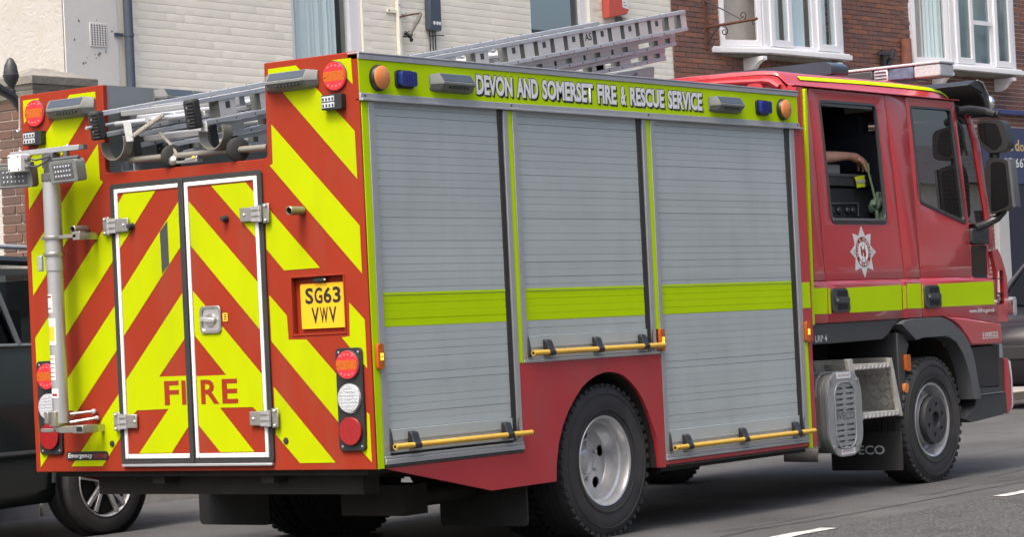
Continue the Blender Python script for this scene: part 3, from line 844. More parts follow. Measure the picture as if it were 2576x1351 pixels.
# clamps on the mast
k = MB()
for z, r in ((1.664, 0.054), (1.582, 0.053)):
    k.lathe([(r - 0.004, -0.008), (r, -0.008), (r, 0.008), (r - 0.004, 0.008)], (-0.12, 1.915, z), (0, 0, 1), 20)
k.box(-0.135, -0.105, 1.962, 1.985, 1.656, 1.672)
k.box(-0.135, -0.10, 1.74, 1.868, 1.655, 1.673)
k.box(-0.135, -0.095, 1.715, 1.765, 1.643, 1.685)
k.build('mast_clamp', 'steel', mast, bevel=0.002)
MB().box(-0.17, -0.155, 1.955, 1.985, 1.50, 1.578).build('clamp_lever', 'alu', mast, bevel=0.003)
k = MB()
k.box(-0.16, -0.06, 1.725, 1.80, 0.688, 0.728)
k.plate([(1.80, 0.692), (1.80, 0.726), (1.935, 0.722), (1.938, 0.704), (1.88, 0.690)], REAR, -0.155, -0.07)
k.box(-0.165, -0.15, 1.93, 2.02, 0.697, 0.716)
k.box(-0.175, -0.05, 1.90, 1.945, 0.725, 0.80)
k.box(-0.19, -0.165, 1.935, 1.965, 0.74, 0.80)
k.build('mast_foot', 'steel', mast, bevel=0.003)
MB().plate(rrect(1.731, 1.768, 0.697, 0.720, 0.003), REAR, -0.1625, -0.1605).build('foot_opening', 'hole', mast)
k = MB()
k.cyl((-0.10, 1.873, 0.783), (-0.02, 1.80, 0.79), 0.006, n=8).cyl((-0.10, 1.876, 0.742), (-0.02, 1.78, 0.757), 0.006, n=8)
k.ell((-0.02, 1.79, 0.79), 0.014, 0.018, 0.014, 10).ell((-0.02, 1.77, 0.757), 0.012, 0.016, 0.012, 10)
k.build('mast_stay', 'alu', mast)
MB().box(-0.05, -0.002, 1.735, 1.755, 0.69, 0.725).build('foot_bracket', 'steel', mast)
MB().box(-0.095, -0.002, 1.72, 1.745, 1.645, 1.68).build('clamp_bracket', 'steel', mast)
def wrap(z0, z1, m_, a0=-70, a1=70, r=0.0408, name='mast_label', extra=0.0):
    k = MB(); n = 10; vs = []; fs = []
    for i in range(n + 1):
        a = radians(a0 + (a1 - a0) * i / n)
        for z in (z0, z1):
            vs.append((-0.12 - (r + extra) * cos(a), 1.916 + (r + extra) * sin(a), z))
    for i in range(n): fs.append((2 * i, 2 * i + 2, 2 * i + 3, 2 * i + 1))
    k.add(vs, fs); return k.build(name, m_, mast)
wrap(1.13, 1.262, 'white', -35, 55); wrap(1.150, 1.222, 'sticker_yellow', -25, 45, extra=0.0008)
wrap(0.955, 1.078, 'white', -20, 65); wrap(0.866, 0.912, 'white', -35, 55)
for i in range(5):
    wrap(0.970 + 0.022 * i, 0.974 + 0.022 * i, 'redlens', -15, 60, extra=0.0008, name='label_line')
wrap(1.290, 1.382, 'silver_vinyl', -20, 60)
wrap(1.366, 1.374, 'redlens', -10, 50, extra=0.0008, name='label_line'); wrap(1.31, 1.314, 'ink', -10, 50, extra=0.0008, name='label_line')
wrap(0.876, 0.888, 'redlens', -25, 20, extra=0.0008, name='label_line')

# edge hook at the top left
MB().tube([(0.0, 2.245, 2.40), (0.0, 2.248, 2.30), (0.0, 2.25, 2.235), (-0.005, 2.262, 2.226), (-0.005, 2.268, 2.235)], 0.005, 6).build('edge_hook', 'alu', FE)

# ================================================================== right side of the body (plane y = 0)
hp = MB().box(0.002, 3.985, -0.003, 0.055, 2.2175, 2.3725).build('header_panel', 'side_yellow', FE)
k = MB()
k.box(0.0, 3.992, -0.008, 0.06, 2.3730, 2.398)
k.box(-0.001, 3.992, -0.012, 0.06, 2.3982, 2.406)
k.build('top_rail', 'alu', FE, bevel=0.002)
k = MB()
k.box(0.001, 3.990, -0.010, 0.055, 2.192, 2.2170)
k.box(0.0, 4.012, -0.022, 0.02, 2.181, 2.1918)
k.build('lower_rail', 'alu', FE, bevel=0.002)
k = MB()
for x in (0.03, 1.16, 2.39, 3.965): k.ell((x, -0.0105, 2.205), 0.007, 0.003, 0.007, 8)
k.build('rail_rivet', 'darkgrey', FE)
MB().plate([(0.0015, 2.2177), (0.0145, 2.2177), (0.0075, 2.2225), (0.0032, 2.233), (0.0015, 2.245)], SIDE, -0.0042, -0.0032).build('panel_corner', 'alu', hp)

WORDS = (('DEVON', 0.886, 1.183), ('AND', 1.216, 1.400), ('SOMERSET', 1.434, 1.886), ('FIRE', 1.925, 2.100), ('&', 2.139, 2.190), ('RESCUE', 2.228, 2.558), ('SERVICE', 2.594, 2.940))
for wd, a, b_ in WORDS:
    letters('header_lettering_shadow', wd, a + 0.010, b_ + 0.012, 2.238, 2.342, SIDE, -0.0042, 'ink', hp, bold=0.055)
    letters('header_lettering_outline', wd, a - 0.003, b_ + 0.003, 2.244, 2.352, SIDE, -0.0047, 'ink', hp, bold=0.06)
    letters('header_lettering', wd, a, b_, 2.248, 2.348, SIDE, -0.0054, 'white', hp, bold=0.042)

def amber_round(x, z):
    o = MB().lathe([(0.060, 0.0), (0.062, 0.006), (0.060, 0.022), (0.056, 0.030)], (x, -0.0005, z), (0, -1, 0), 28).build('round_marker', 'black', FE)
    MB().lathe([(0.056, 0.026), (0.055, 0.034), (0.047, 0.040), (0.0, 0.044)], (x, -0.0005, z), (0, -1, 0), 28).build('marker_lens', 'orange', o)
def blue_lamp(x, z):
    o = MB().plate(rrect(x - 0.075, x + 0.06, z - 0.043, z + 0.043, 0.02), SIDE, -0.014, -0.0005).build('blue_strobe', 'black', FE, bevel=0.004)
    MB().plate(rrect(x - 0.062, x + 0.052, z - 0.035, z + 0.036, 0.016), SIDE, -0.040, -0.0141).build('strobe_lens', 'bluelens', o, bevel=0.010)
    k = MB()
    for i in range(5): k.box(x - 0.045 + i * 0.019, x - 0.038 + i * 0.019, -0.0425, -0.0405, z - 0.022, z + 0.022)
    k.build('strobe_reflector', 'bluelens', o)
amber_round(0.135, 2.291); amber_round(3.805, 2.290)
blue_lamp(0.335, 2.293); blue_lamp(3.583, 2.291)
bar_light(0.520, 0.858, 2.243, 2.334, SIDE, FE, -0.0005); bar_light(3.008, 3.350, 2.243, 2.334, SIDE, FE, -0.0005)

# corner strips, guides, pillars
def strip(name, m_, x0, x1, y0, z0, z1, parent=FE, bevel=0.002, y1=0.04):
    return MB().box(x0, x1, y0, y1, z0, z1).build(name, m_, parent, bevel=bevel)
strip('corner_strip', 'side_yellow', 0.010, 0.0575, -0.002, 0.489, 2.1805)
strip('shutter_guide', 'alu', 0.0585, 0.1015, -0.004, 0.545, 2.1805)
strip('brush_seal', 'black', 1.061, 1.0955, 0.004, 0.60, 2.1805)
strip('shutter_guide', 'alu', 1.0965, 1.134, -0.004, 0.545, 2.1805)
strip('pillar_strip', 'side_yellow', 1.1355, 1.171, -0.002, 0.9305, 2.1805)
strip('shutter_guide', 'alu', 1.1725, 1.211, -0.004, 0.945, 2.1805)
strip('brush_seal', 'black', 2.291, 2.3305, 0.004, 0.985, 2.1805)
strip('shutter_guide', 'alu', 2.3315, 2.370, -0.004, 0.945, 2.1805)
strip('pillar_strip', 'side_yellow', 2.3715, 2.4105, -0.002, 1.060, 2.1805)
strip('shutter_guide', 'alu', 2.4115, 2.4465, -0.004, 0.37, 2.1805)
strip('brush_seal', 'black', 3.835, 3.8805, 0.004, 0.42, 2.1805)
strip('shutter_guide', 'alu', 3.8815, 3.9295, -0.004, 0.37, 2.1805)
strip('front_post', 'red', 3.931, 4.045, 0.001, 0.94, 2.1805)
strip('front_post', 'red', 3.972, 4.045, 0.012, 0.33, 0.9395)
strip('post_strip', 'side_yellow', 3.931, 3.971, -0.002, 0.322, 0.9395)
strip('post_tape', 'side_yellow', 3.931, 4.026, -0.0008, 1.137, 1.287, y1=0.0009, bevel=0)

# roller shutters
PITCHS = 0.0363
def shutter(x0, x1, z0, z1):
    box_ = MB().box(x0 - 0.004, x1 + 0.035, 0.03, 0.045, z0 - 0.02, z1 + 0.01).build('roller_shutter', 'black', FE)
    prof = [(0.020, 0.0003), (0.0102, 0.0003), (0.0098, 0.0007), (0.0098, 0.0350), (0.0102, 0.0355), (0.020, 0.0355)]
    m = MB()
    n = len(prof)
    vs = [(x0, y, z) for (y, z) in prof] + [(x1, y, z) for (y, z) in prof]
    fs = [(i, i + 1, n + i + 1, n + i) for i in range(n - 1)] + [tuple(range(n)), tuple(range(n, 2 * n))]
    me = m.add(vs, fs).mesh('slat', 0)
    me2 = me.copy()
    me.materials.append(M['slat']); me2.materials.append(M['side_yellow'])
    zb = 1.138
    k0 = int(math.floor((z0 - zb) / PITCHS)) + 1
    k1 = int(math.floor((z1 - zb) / PITCHS))
    for i in range(k0, k1 + 1):
        z = zb + i * PITCHS
        if z + 0.02 > z1: break
        o = bpy.data.objects.new('slat', me2 if 0 <= i < 4 else me)
        COL.objects.link(o); o.location = (0, random.uniform(-0.0006, 0.0006), z + random.uniform(-0.0003, 0.0003)); o.rotation_euler = (random.uniform(-0.006, 0.006), random.uniform(-0.0002, 0.0002), 0); o.parent = box_
    MB().box(x0, x1, 0.0078, 0.0088, zb + 4 * PITCHS + 0.002, zb + 4 * PITCHS + 0.0135).build('band_tape', 'side_yellow', box_)
    return box_
s1 = shutter(0.1025, 1.0605, 0.66, 2.181)
s2 = shutter(1.2115, 2.2905, 1.05, 2.181)
s3 = shutter(2.447, 3.8345, 0.51, 2.181)
def slam_bar(parent, x0, x1, zr, clips, x_end0, x_end1, ztop):
    MB().box(x0, x1, -0.002, 0.02, zr - 0.030, ztop).build('bottom_slat', 'slat', parent, bevel=0.002)
    MB().box(x0 + 0.005, x1 - 0.005, -0.006, -0.0021, zr + 0.026, zr + 0.030).build('rail_lip', 'bright', parent)
    r = MB().cyl((x_end0, -0.034, zr), (x_end1, -0.034, zr), 0.0135, n=14).build('lift_bar', 'rail_yellow', parent)
    MB().cyl((x_end0 - 0.001, -0.034, zr), (x_end0 + 0.001, -0.034, zr), 0.008, n=12).build('bar_bore', 'hole', parent)
    for x in clips:
        pts = [(-0.0025, zr + 0.064), (-0.022, zr + 0.060), (-0.030, zr + 0.045), (-0.036, zr + 0.020), (-0.050, zr + 0.004), (-0.047, zr - 0.016), (-0.030, zr - 0.018), (-0.020, zr - 0.012), (-0.0025, zr - 0.018)]
        MB().plate(pts, lambda u, v, d: (d, u, v), x - 0.026, x + 0.026).build('bar_clip', 'black', parent, bevel=0.004)
    for x, s in ((x0 + 0.004, 1), (x1 - 0.004 + 0.045, -1)):
        MB().plate([(x - 0.014, zr - 0.02), (x + 0.014, zr - 0.02), (x + 0.004 * s, zr + 0.055), (x - 0.008 * s, zr + 0.09)], SIDE, -0.010, -0.0045).build('end_guide', 'darkgrey', parent, bevel=0.002)
slam_bar(s1, 0.106, 1.055, 0.586, (0.26, 0.985), 0.100, 1.165, 0.6645)
slam_bar(s2, 1.215, 2.286, 0.976, (1.364, 1.795, 2.218), 1.212, 2.392, 1.0635)
slam_bar(s3, 2.452, 3.830, 0.424, (2.600, 3.178, 3.760), 2.452, 3.945, 0.5195)
# sills
k = MB().box(0.060, 1.140, -0.006, 0.05, 0.530, 0.5445).box(0.062, 1.138, -0.010, 0.05, 0.505, 0.5295)
k.build('sill', 'alu', FE, bevel=0.003)
MB().box(0.07, 1.14, -0.004, 0.05, 0.4905, 0.5045).build('sill_edge', 'darkgrey', FE, bevel=0.003)
MB().box(1.174, 2.400, -0.006, 0.05, 0.928, 0.9445).build('sill', 'alu', FE, bevel=0.003)
MB().box(2.412, 3.930, -0.006, 0.05, 0.372, 0.3925).box(2.412, 3.930, -0.010, 0.05, 0.358, 0.3715).build('sill', 'alu', FE, bevel=0.003)
MB().box(2.415, 3.93, -0.004, 0.05, 0.335, 0.3575).build('sill_edge', 'skirt_red', FE, bevel=0.004)
MB().box(2.43, 3.92, 0.006, 0.05, 0.322, 0.3348).build('sill_edge', 'darkgrey', FE, bevel=0.003)
MB().box(2.42, 3.95, 0.04, 2.2, 0.30, 0.322).build('locker_floor', 'chassis', FE)
# lower red panel with the wheel arch
arch = [(1.402, 0.327), (1.412, 0.42), (1.441, 0.522), (1.482, 0.602), (1.536, 0.673), (1.600, 0.736), (1.668, 0.788), (1.730, 0.818), (1.796, 0.840), (1.860, 0.852), (1.922, 0.854), (1.985, 0.846), (2.048, 0.828), (2.110, 0.793), (2.170, 0.746), (2.218, 0.694), (2.258, 0.633), (2.296, 0.555), (2.326, 0.465), (2.340, 0.39), (2.347, 0.326)]
pan = [(0.060, 0.4895), (0.864, 0.324)] + arch + [(2.409, 0.324), (2.410, 0.9272), (1.1745, 0.9272), (1.1735, 0.930), (1.1355, 0.930), (1.1355, 0.5445), (1.1415, 0.5445), (1.1415, 0.4895)]
MB().plate(pan, SIDE, 0.0, 0.018).build('wheel_arch_panel', 'skirt_red', FE, bevel=0.003)
k = MB(); n = len(arch)
vs = [(x, 0.0185, z) for (x, z) in arch] + [(x, 0.62, z) for (x, z) in arch]
k.add(vs, [(i, i + 1, n + i + 1, n + i) for i in range(n - 1)])
k.build('wheel_arch_liner', 'chassis', FE)

def marker(x, z):
    o = MB().plate(rrect(x - 0.022, x + 0.022, z - 0.06, z + 0.06, 0.015), SIDE, -0.022, -0.0045).build('side_marker', 'amberlens', FE, bevel=0.006)
    k = MB()
    for dz in (-0.010, 0.008): k.box(x - 0.006, x + 0.012, -0.025, -0.0215, z + dz - 0.007, z + dz + 0.007)
    k.build('marker_led', 'amberlit', o)
marker(0.046, 1.004); marker(2.405, 1.002); marker(3.952, 1.000)

# ---- chassis and underside
k = MB()
for y in (0.72, 1.44): k.box(0.10, 6.2, y, y + 0.08, 0.42, 0.62)
k.box(0.06, 1.30, 0.10, 2.14, 0.46, 0.4899)
k.box(1.30, 3.9, 0.70, 1.54, 0.46, 0.4899)
k.box(0.2, 0.32, 0.25, 2.0, 0.36, 0.459)
k.box(1.3, 1.36, 0.10, 2.14, 0.36, 0.459)
k.build('chassis', 'chassis', FE)
MB().cyl((1.915, 0.3, 0.39), (1.915, 1.95, 0.39), 0.07, n=14).ell((1.915, 1.12, 0.39), 0.2, 0.2, 0.19, 14).build('rear_axle', 'chassis', FE)
MB().cyl((5.575, 0.3, 0.37), (5.575, 1.95, 0.37), 0.06, n=14).build('front_axle', 'chassis', FE)
MB().cyl((2.9, 1.3, 0.42), (3.8, 1.3, 0.42), 0.16, n=18).build('air_tank', 'chassis', FE)
k = MB()
k.plate(rrect(0.075, 0.625, 0.115, 0.50, 0.02), REAR, 1.245, 1.255)
k.build('mud_flap', M['rubber'], FE)
MB().plate(rrect(1.79, 2.305, 0.108, 0.50, 0.03), REAR, 1.245, 1.255).build('mud_flap', M['rubber'], FE)
k = MB(); n = len(arch)
vs = [(x, 2.238, z) for (x, z) in arch] + [(x, 1.65, z) for (x, z) in arch]
k.add(vs, [(i, i + 1, n + i + 1, n + i) for i in range(n - 1)])
k.build('wheel_arch_liner', 'chassis', FE)
pan2 = [(x, z) for (x, z) in pan]
MB().plate(pan2, SIDE, 2.222, 2.2350).build('wheel_arch_panel', 'skirt_red', FE)
k = MB().box(0.62, 0.80, 0.35, 0.75, 0.22, 0.37).cyl((0.75, 0.4, 0.30), (1.2, 0.4, 0.30), 0.05, n=12)
k.build('tow_gear', 'chassis', FE)

# ---- wheels (local frame: axis -y is outwards, origin at hub centre)
def tyre_mesh(r=0.40, w_=0.245, rin=0.228):
    h = w_ / 2
    prof = [(rin, -h + 0.035), (rin + 0.010, -h + 0.012), (rin + 0.05, -h + 0.002), (r * 0.80, -h), (r * 0.90, -h + 0.004), (r * 0.955, -h + 0.012), (r * 0.985, -h + 0.026), (r, -h + 0.045),
            (r, -0.05), (r - 0.012, -0.047), (r - 0.012, -0.039), (r, -0.036), (r, -0.006), (r - 0.012, -0.003), (r - 0.012, 0.003), (r, 0.006), (r, 0.036), (r - 0.012, 0.039), (r - 0.012, 0.047), (r, 0.05),
            (r, h - 0.045), (r * 0.985, h - 0.026), (r * 0.955, h - 0.012), (r * 0.90, h - 0.004), (r * 0.80, h), (rin + 0.05, h - 0.002), (rin, h - 0.035)]
    m = MB().lathe(prof, (0, 0, 0), (0, 1, 0), 72)
    for sgn in (-1, 1):
        for i in range(48):
            a = 2 * pi * i / 48
            d = Vector((cos(a), 0, sin(a))); t = Vector((-sin(a), 0, cos(a)))
            m.obox(d * (r * 0.977) + Vector((0, sgn * (h - 0.028), 0)), d * 0.009, t * 0.013, Vector((0, 0.020, 0)))
    return m.mesh('tyre', 40)
TYRE = tyre_mesh(); TYRE.materials.append(M['tyre'])
def tring():
    m = MB()
    for (r0, r1) in ((0.262, 0.268), (0.345, 0.350)):
        m.lathe([(r0, -0.1205), (r0 + 0.001, -0.1238), (r1, -0.1238), (r1 + 0.001, -0.1205)], (0, 0, 0), (0, 1, 0), 64)
    return m.mesh('sidewall_ring', 40)
RING = tring(); RING.materials.append(M['tyre'])
def wheel(x, y, z, kind, flip=False):
    wh = bpy.data.objects.new('wheel', TYRE); COL.objects.link(wh)
    attach(wh, FE); wh.location = (x, y, z)
    if flip: wh.rotation_euler = (0, 0, pi)
    def sub(mb, name, m_, bevel=0):
        o = mb.build(name, m_, None, bevel); o.parent = wh; return o
    r_ = bpy.data.objects.new('sidewall_ring', RING); COL.objects.link(r_); r_.parent = wh
    if kind == 'rear':
        prof = [(0.229, -0.085), (0.236, -0.108), (0.232, -0.112), (0.222, -0.108), (0.214, -0.088), (0.211, -0.062), (0.201, -0.054), (0.197, -0.024), (0.190, -0.010), (0.184, 0.012), (0.180, 0.018), (0.170, 0.0205)]
        sub(MB().lathe(prof, (0, 0, 0), (0, 1, 0), 56), 'rim', 'rim')
        holes = []
        m = MB()
        outer = circ(0, 0, 0.1815, 60)
        hs = [circ(0.145 * cos(radians(a)), 0.145 * sin(radians(a)), 0.031, 16) for a in (18, 90, 162, 234, 306)]
        m.plate(outer, SIDE, 0.017, 0.025, hs)
        sub(m, 'wheel_disc', 'rim')
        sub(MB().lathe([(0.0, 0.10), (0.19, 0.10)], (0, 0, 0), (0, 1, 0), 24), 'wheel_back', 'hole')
        hb = MB().lathe([(0.0, 0.005), (0.06, 0.006), (0.066, 0.010), (0.070, 0.0168)], (0, 0, 0), (0, 1, 0), 28)
        for i in range(6):
            a = radians(30 + 60 * i)
            hb.cyl((0.09 * cos(a), 0.0, 0.09 * sin(a)), (0.09 * cos(a), 0.0168, 0.09 * sin(a)), 0.012, n=6)
        sub(hb, 'hub', 'rim')
    else:
        prof = [(0.229, -0.085), (0.236, -0.108), (0.232, -0.112), (0.222, -0.108), (0.214, -0.085), (0.205, -0.055), (0.200, -0.020), (0.196, 0.0)]
        sub(MB().lathe(prof, (0, 0, 0), (0, 1, 0), 56), 'rim', 'rim')
        hs = [circ(0.172 * cos(radians(a)), 0.172 * sin(radians(a)), 0.022, 12) for a in range(0, 360, 45)]
        m = MB().plate(circ(0, 0, 0.197, 60), SIDE, -0.028, -0.020, hs)
        sub(m, 'wheel_disc', 'rim')
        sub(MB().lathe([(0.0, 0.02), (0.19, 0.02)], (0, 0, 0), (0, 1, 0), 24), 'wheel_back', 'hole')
        sub(MB().lathe([(0.165, -0.0285), (0.158, -0.075), (0.156, -0.095)], (0, 0, 0), (0, 1, 0), 48), 'hub_ring', 'rim')
        hs = [circ(0.095 * cos(radians(a)), 0.095 * sin(radians(a)), 0.016, 12) for a in range(20, 380, 60)] + [circ(0, 0, 0.052, 28)]
        sub(MB().plate(circ(0, 0, 0.150, 48), SIDE, -0.135, -0.096, hs), 'hub_cover', 'hub', 0.004)
        sub(MB().lathe([(0.0, -0.105), (0.053, -0.105)], (0, 0, 0), (0, 1, 0), 24), 'hub_centre', 'darkgrey')
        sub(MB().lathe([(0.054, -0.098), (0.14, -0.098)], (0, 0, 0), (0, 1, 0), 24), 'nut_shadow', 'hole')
    return wh
wheel(1.915, 0.160, 0.394, 'rear')
o_ = bpy.data.objects.new('inner_tyre', TYRE); COL.objects.link(o_); attach(o_, FE); o_.location = (1.915, 0.42, 0.394)
wheel(1.915, W - 0.160, 0.394, 'rear', True)
o_ = bpy.data.objects.new('inner_tyre', TYRE); COL.objects.link(o_); attach(o_, FE); o_.location = (1.915, W - 0.42, 0.394)
wheel(5.580, 0.160, 0.394, 'front')
wheel(5.580, W - 0.160, 0.394, 'front', True)

# ================================================================== CAB
def ycab(z):
    if z < 1.27: return 0.05
    if z < 1.295: return 0.05 + 0.015 * (z - 1.27) / 0.025
    t = (z - 1.295) / 1.155
    if t < 1: return 0.065 + 0.06 * t ** 1.4
    return 0.125 + (z - 2.45) * 0.8
def cabplate(name, outer, holes, m_, parent=FE, off=0.0, thick=0.018, mirror=False, bevel=0.0):
    loops = [list(outer)] + [list(h) for h in holes]
    flat = [p for l in loops for p in l]
    tris = tessellate_polygon([[Vector((p[0], p[1], 0)) for p in l] for l in loops])
    bm = bmesh.new()
    vs = [bm.verts.new((p[0], 0, p[1])) for p in flat]
    for t in tris:
        try: bm.faces.new([vs[i] for i in t])
        except ValueError: pass
    zs = [p[1] for p in flat]
    lv = [1.27, 1.2825, 1.295] + [1.295 + 0.0825 * i for i in range(1, 15)]
    for z in lv:
        if min(zs) < z < max(zs):
            bmesh.ops.bisect_plane(bm, geom=bm.verts[:] + bm.edges[:] + bm.faces[:], plane_co=(0, 0, z), plane_no=(0, 0, 1))
    for v in bm.verts:
        y = ycab(v.co.z) + off
        v.co.y = (W - y) if mirror else y
    bm.normal_update()
    for f in bm.faces:
        if (f.normal.y > 0) != mirror: f.normal_flip()
    me = bpy.data.meshes.new(name)
    bm.to_mesh(me); bm.free()
    for p in me.polygons: p.use_smooth = True
    me.set_sharp_from_angle(angle=radians(30))
    o = bpy.data.objects.new(name, me)
    fin(o, m_, parent)
    if thick:
        s = o.modifiers.new('solid', 'SOLIDIFY'); s.thickness = thick; s.offset = -1
    if bevel:
        b = o.modifiers.new('bevel', 'BEVEL'); b.width = bevel; b.segments = 2; b.limit_method = 'ANGLE'; b.angle_limit = radians(50)
    return o
W1o = rpoly([(4.458, 1.634), (5.165, 1.634), (5.172, 2.390), (4.455, 2.387)], 0.05)
W1i = rpoly([(4.474, 1.668), (5.149, 1.668), (5.160, 2.376), (4.470, 2.372)], 0.04)
W2o = rpoly([(5.622, 1.770), (6.248, 1.634), (6.203, 2.402), (5.626, 2.400)], 0.04)
W2i = rpoly([(5.644, 1.788), (6.222, 1.664), (6.188, 2.388), (5.642, 2.386)], 0.03)
for mi in (False, True):
    nm = 'crew_door' if not mi else 'left_crew_door'
    q = cabplate('rear_quarter', [(4.10, 1.2955), (4.329, 1.2955), (4.338, 2.4545), (4.135, 2.4545)], [], 'red', mirror=mi, bevel=0.003)
    cd_ = cabplate('crew_door', [(4.335, 1.2955), (5.325, 1.2955), (5.293, 2.4555), (4.344, 2.4545)], [W1o], 'red', mirror=mi, bevel=0.003)
    bp_ = cabplate('door_pillar', [(5.331, 1.2955), (5.545, 1.2955), (5.574, 2.4585), (5.299, 2.4555)], [], 'red', mirror=mi, bevel=0.003)
    fd_ = cabplate('front_door', [(5.551, 1.2955), (6.262, 1.2955), (6.288, 1.62), (6.262, 2.4555), (5.580, 2.4585)], [W2o], 'red', mirror=mi, bevel=0.003)
    cabplate('window_seal', W1o, [W1i], 'darkgrey', cd_, off=-0.004, thick=0.02, mirror=mi, bevel=0.003)
    cabplate('window_seal', W2o, [W2i], 'darkgrey', fd_, off=-0.004, thick=0.02, mirror=mi, bevel=0.003)
    cabplate('window_pane', rpoly([(5.640, 1.782), (6.228, 1.660), (6.192, 2.392), (5.638, 2.390)], 0.03), [], 'cabglass', fd_, off=0.010, thick=0, mirror=mi)
    if mi: cabplate('window_pane', rpoly([(4.470, 1.664), (5.153, 1.664), (5.164, 2.380), (4.466, 2.376)], 0.03), [], 'barblack', cd_, off=0.010, thick=0, mirror=mi)  # unseen left crew pane made opaque to keep daylight out of the cab
    # lower panels with the crease
    lq = cabplate('lower_quarter', [(4.10, 1.043), (4.312, 1.043), (4.326, 1.2925), (4.10, 1.2925)], [], 'red', mirror=mi, bevel=0.002)
    ld = cabplate('lower_crew_door', [(4.318, 1.043), (5.254, 1.045), (5.272, 1.2925), (4.332, 1.2925)], [], 'red', mirror=mi, bevel=0.002)
    lp = cabplate('lower_pillar', [(5.260, 1.045), (5.515, 1.046), (5.526, 1.2925), (5.278, 1.2925)], [], 'red', mirror=mi, bevel=0.002)
    lf = cabplate('lower_front_door', [(5.521, 1.046), (5.80, 1.047), (6.10, 1.029), (6.598, 0.980), (6.580, 1.270), (6.262, 1.275), (6.262, 1.2925), (5.532, 1.2925)], [], 'red', mirror=mi, bevel=0.002)
    if not mi: RQ, CD, BP, FD, LQ, LD, LP, LF = q, cd_, bp_, fd_, lq, ld, lp, lf
    # wing below the door and wheel-arch trim
    ya, yb = (0.030, 0.12) if not mi else (W - 0.12, W - 0.030)
    wing = [(5.80, 1.042), (6.10, 1.024), (6.603, 0.974), (6.605, 0.84), (6.146, 0.845), (6.085, 0.905), (6.030, 0.945), (5.965, 0.985), (5.905, 1.010)]
    MB().plate(wing, SIDE, ya, yb).build('wing', 'red', FE, bevel=0.012)
    ao = [(5.170, 1.012), (5.241, 1.034), (5.377, 1.040), (5.713, 1.040), (5.800, 1.022), (5.871, 0.999), (5.960, 0.958), (6.026, 0.919), (6.090, 0.86), (6.137, 0.793), (6.168, 0.71), (6.182, 0.639), (6.205, 0.560), (6.219, 0.495)]
    ai = [(6.113, 0.495), (6.100, 0.56), (6.075, 0.65), (6.035, 0.735), (5.985, 0.805), (5.905, 0.875), (5.825, 0.905), (5.70, 0.917), (5.45, 0.917), (5.36, 0.905)]
    MB().plate(ao + ai, SIDE, ya - 0.012 if not mi else W - 0.11, yb if not mi else W - 0.02).build('arch_trim', 'midgrey', FE, bevel=0.015)
    n = len(ai); k = MB()
    y0, y1 = (0.121, 0.6) if not mi else (W - 0.121, W - 0.6)
    k.add([(x, y0, z) for (x, z) in ai] + [(x, y1, z) for (x, z) in ai], [(i, i + 1, n + i + 1, n + i) for i in range(n - 1)])
    k.build('arch_liner', 'chassis', FE)
    sk = [(4.103, 1.0415), (5.250, 1.0435), (5.2, 1.027), (5.151, 1.005), (5.07, 0.955), (4.991, 0.924), (4.091, 0.919)]
    MB().plate(sk, SIDE, 0.058 if not mi else W - 0.10, 0.10 if not mi else W - 0.058).build('cab_skirt', 'darkgrey', FE, bevel=0.004)
# window 1 lower channel, light upper lip
MB().box(4.475, 5.148, ycab(1.65) - 0.008, ycab(1.65) + 0.02, 1.652, 1.669).build('window_channel', 'midgrey', CD, bevel=0.003)
MB().box(4.50, 5.13, ycab(2.37) + 0.004, ycab(2.37) + 0.02, 2.352, 2.374).build('window_channel', 'midgrey', CD, bevel=0.003)

# yellow band on the cab
yt = 0.0485
def band(pts, parent): MB().plate(pts, SIDE, yt - 0.001, yt + 0.0008).build('reflective_band', 'side_yellow', parent)
band([(4.128, 1.099), (4.308, 1.097), (4.318, 1.251), (4.132, 1.252)], LQ)
band([(4.322, 1.097), (4.352, 1.097), (4.352, 1.249), (4.332, 1.249)], LD)
band([(4.578, 1.097), (5.247, 1.099), (5.249, 1.255), (4.548, 1.247)], LD)
band([(5.263, 1.102), (5.305, 1.106), (5.313, 1.248), (5.270, 1.248)], LP)
band([(5.322, 1.105), (5.508, 1.103), (5.512, 1.260), (5.332, 1.259)], LP)
band([(5.524, 1.104), (5.540, 1.104), (5.542, 1.252), (5.532, 1.252)], LF)
band([(5.771, 1.105), (6.553, 1.106), (6.547, 1.259), (5.741, 1.253)], LF)
def door_handle(x0, x1, parent):
    o = MB().plate(rpoly([(x0, 1.100), (x1 + 0.032, 1.108), (x1, 1.246), (x0, 1.248)], 0.03), SIDE, yt - 0.012, yt + 0.001).build('door_handle', 'darkgrey', parent, bevel=0.004)
    for (a, b_) in ((1.198, 1.232), (1.118, 1.150)):
        MB().plate(rrect(x0 + 0.06, x1 - 0.01, a, b_, 0.010), SIDE, yt - 0.0135, yt - 0.0118).build('handle_recess', 'hole', parent)
    MB().box(x0 + 0.03, x1 + 0.012, yt - 0.020, yt - 0.0122, 1.157, 1.191).build('handle_grip', 'darkgrey', parent, bevel=0.003)
    MB().cyl((x0 + 0.045, yt - 0.0200, 1.175), (x0 + 0.045, yt - 0.0225, 1.175), 0.008, n=12).build('key_lock', 'alu', parent)
door_handle(4.357, 4.545, LD); door_handle(5.545, 5.742, LF)
# yellow edge strip of the cab
MB().plate([(4.098, 1.035), (4.124, 1.035), (4.168, 2.43), (4.140, 2.43)], SIDE, 0.032, 0.062).build('cab_edge_strip', 'side_yellow', FE, bevel=0.002)
MB().plate([(4.05, 1.035), (4.097, 1.035), (4.139, 2.44), (4.06, 2.44)], SIDE, 0.045, 0.10).build('cab_edge', 'red', FE)
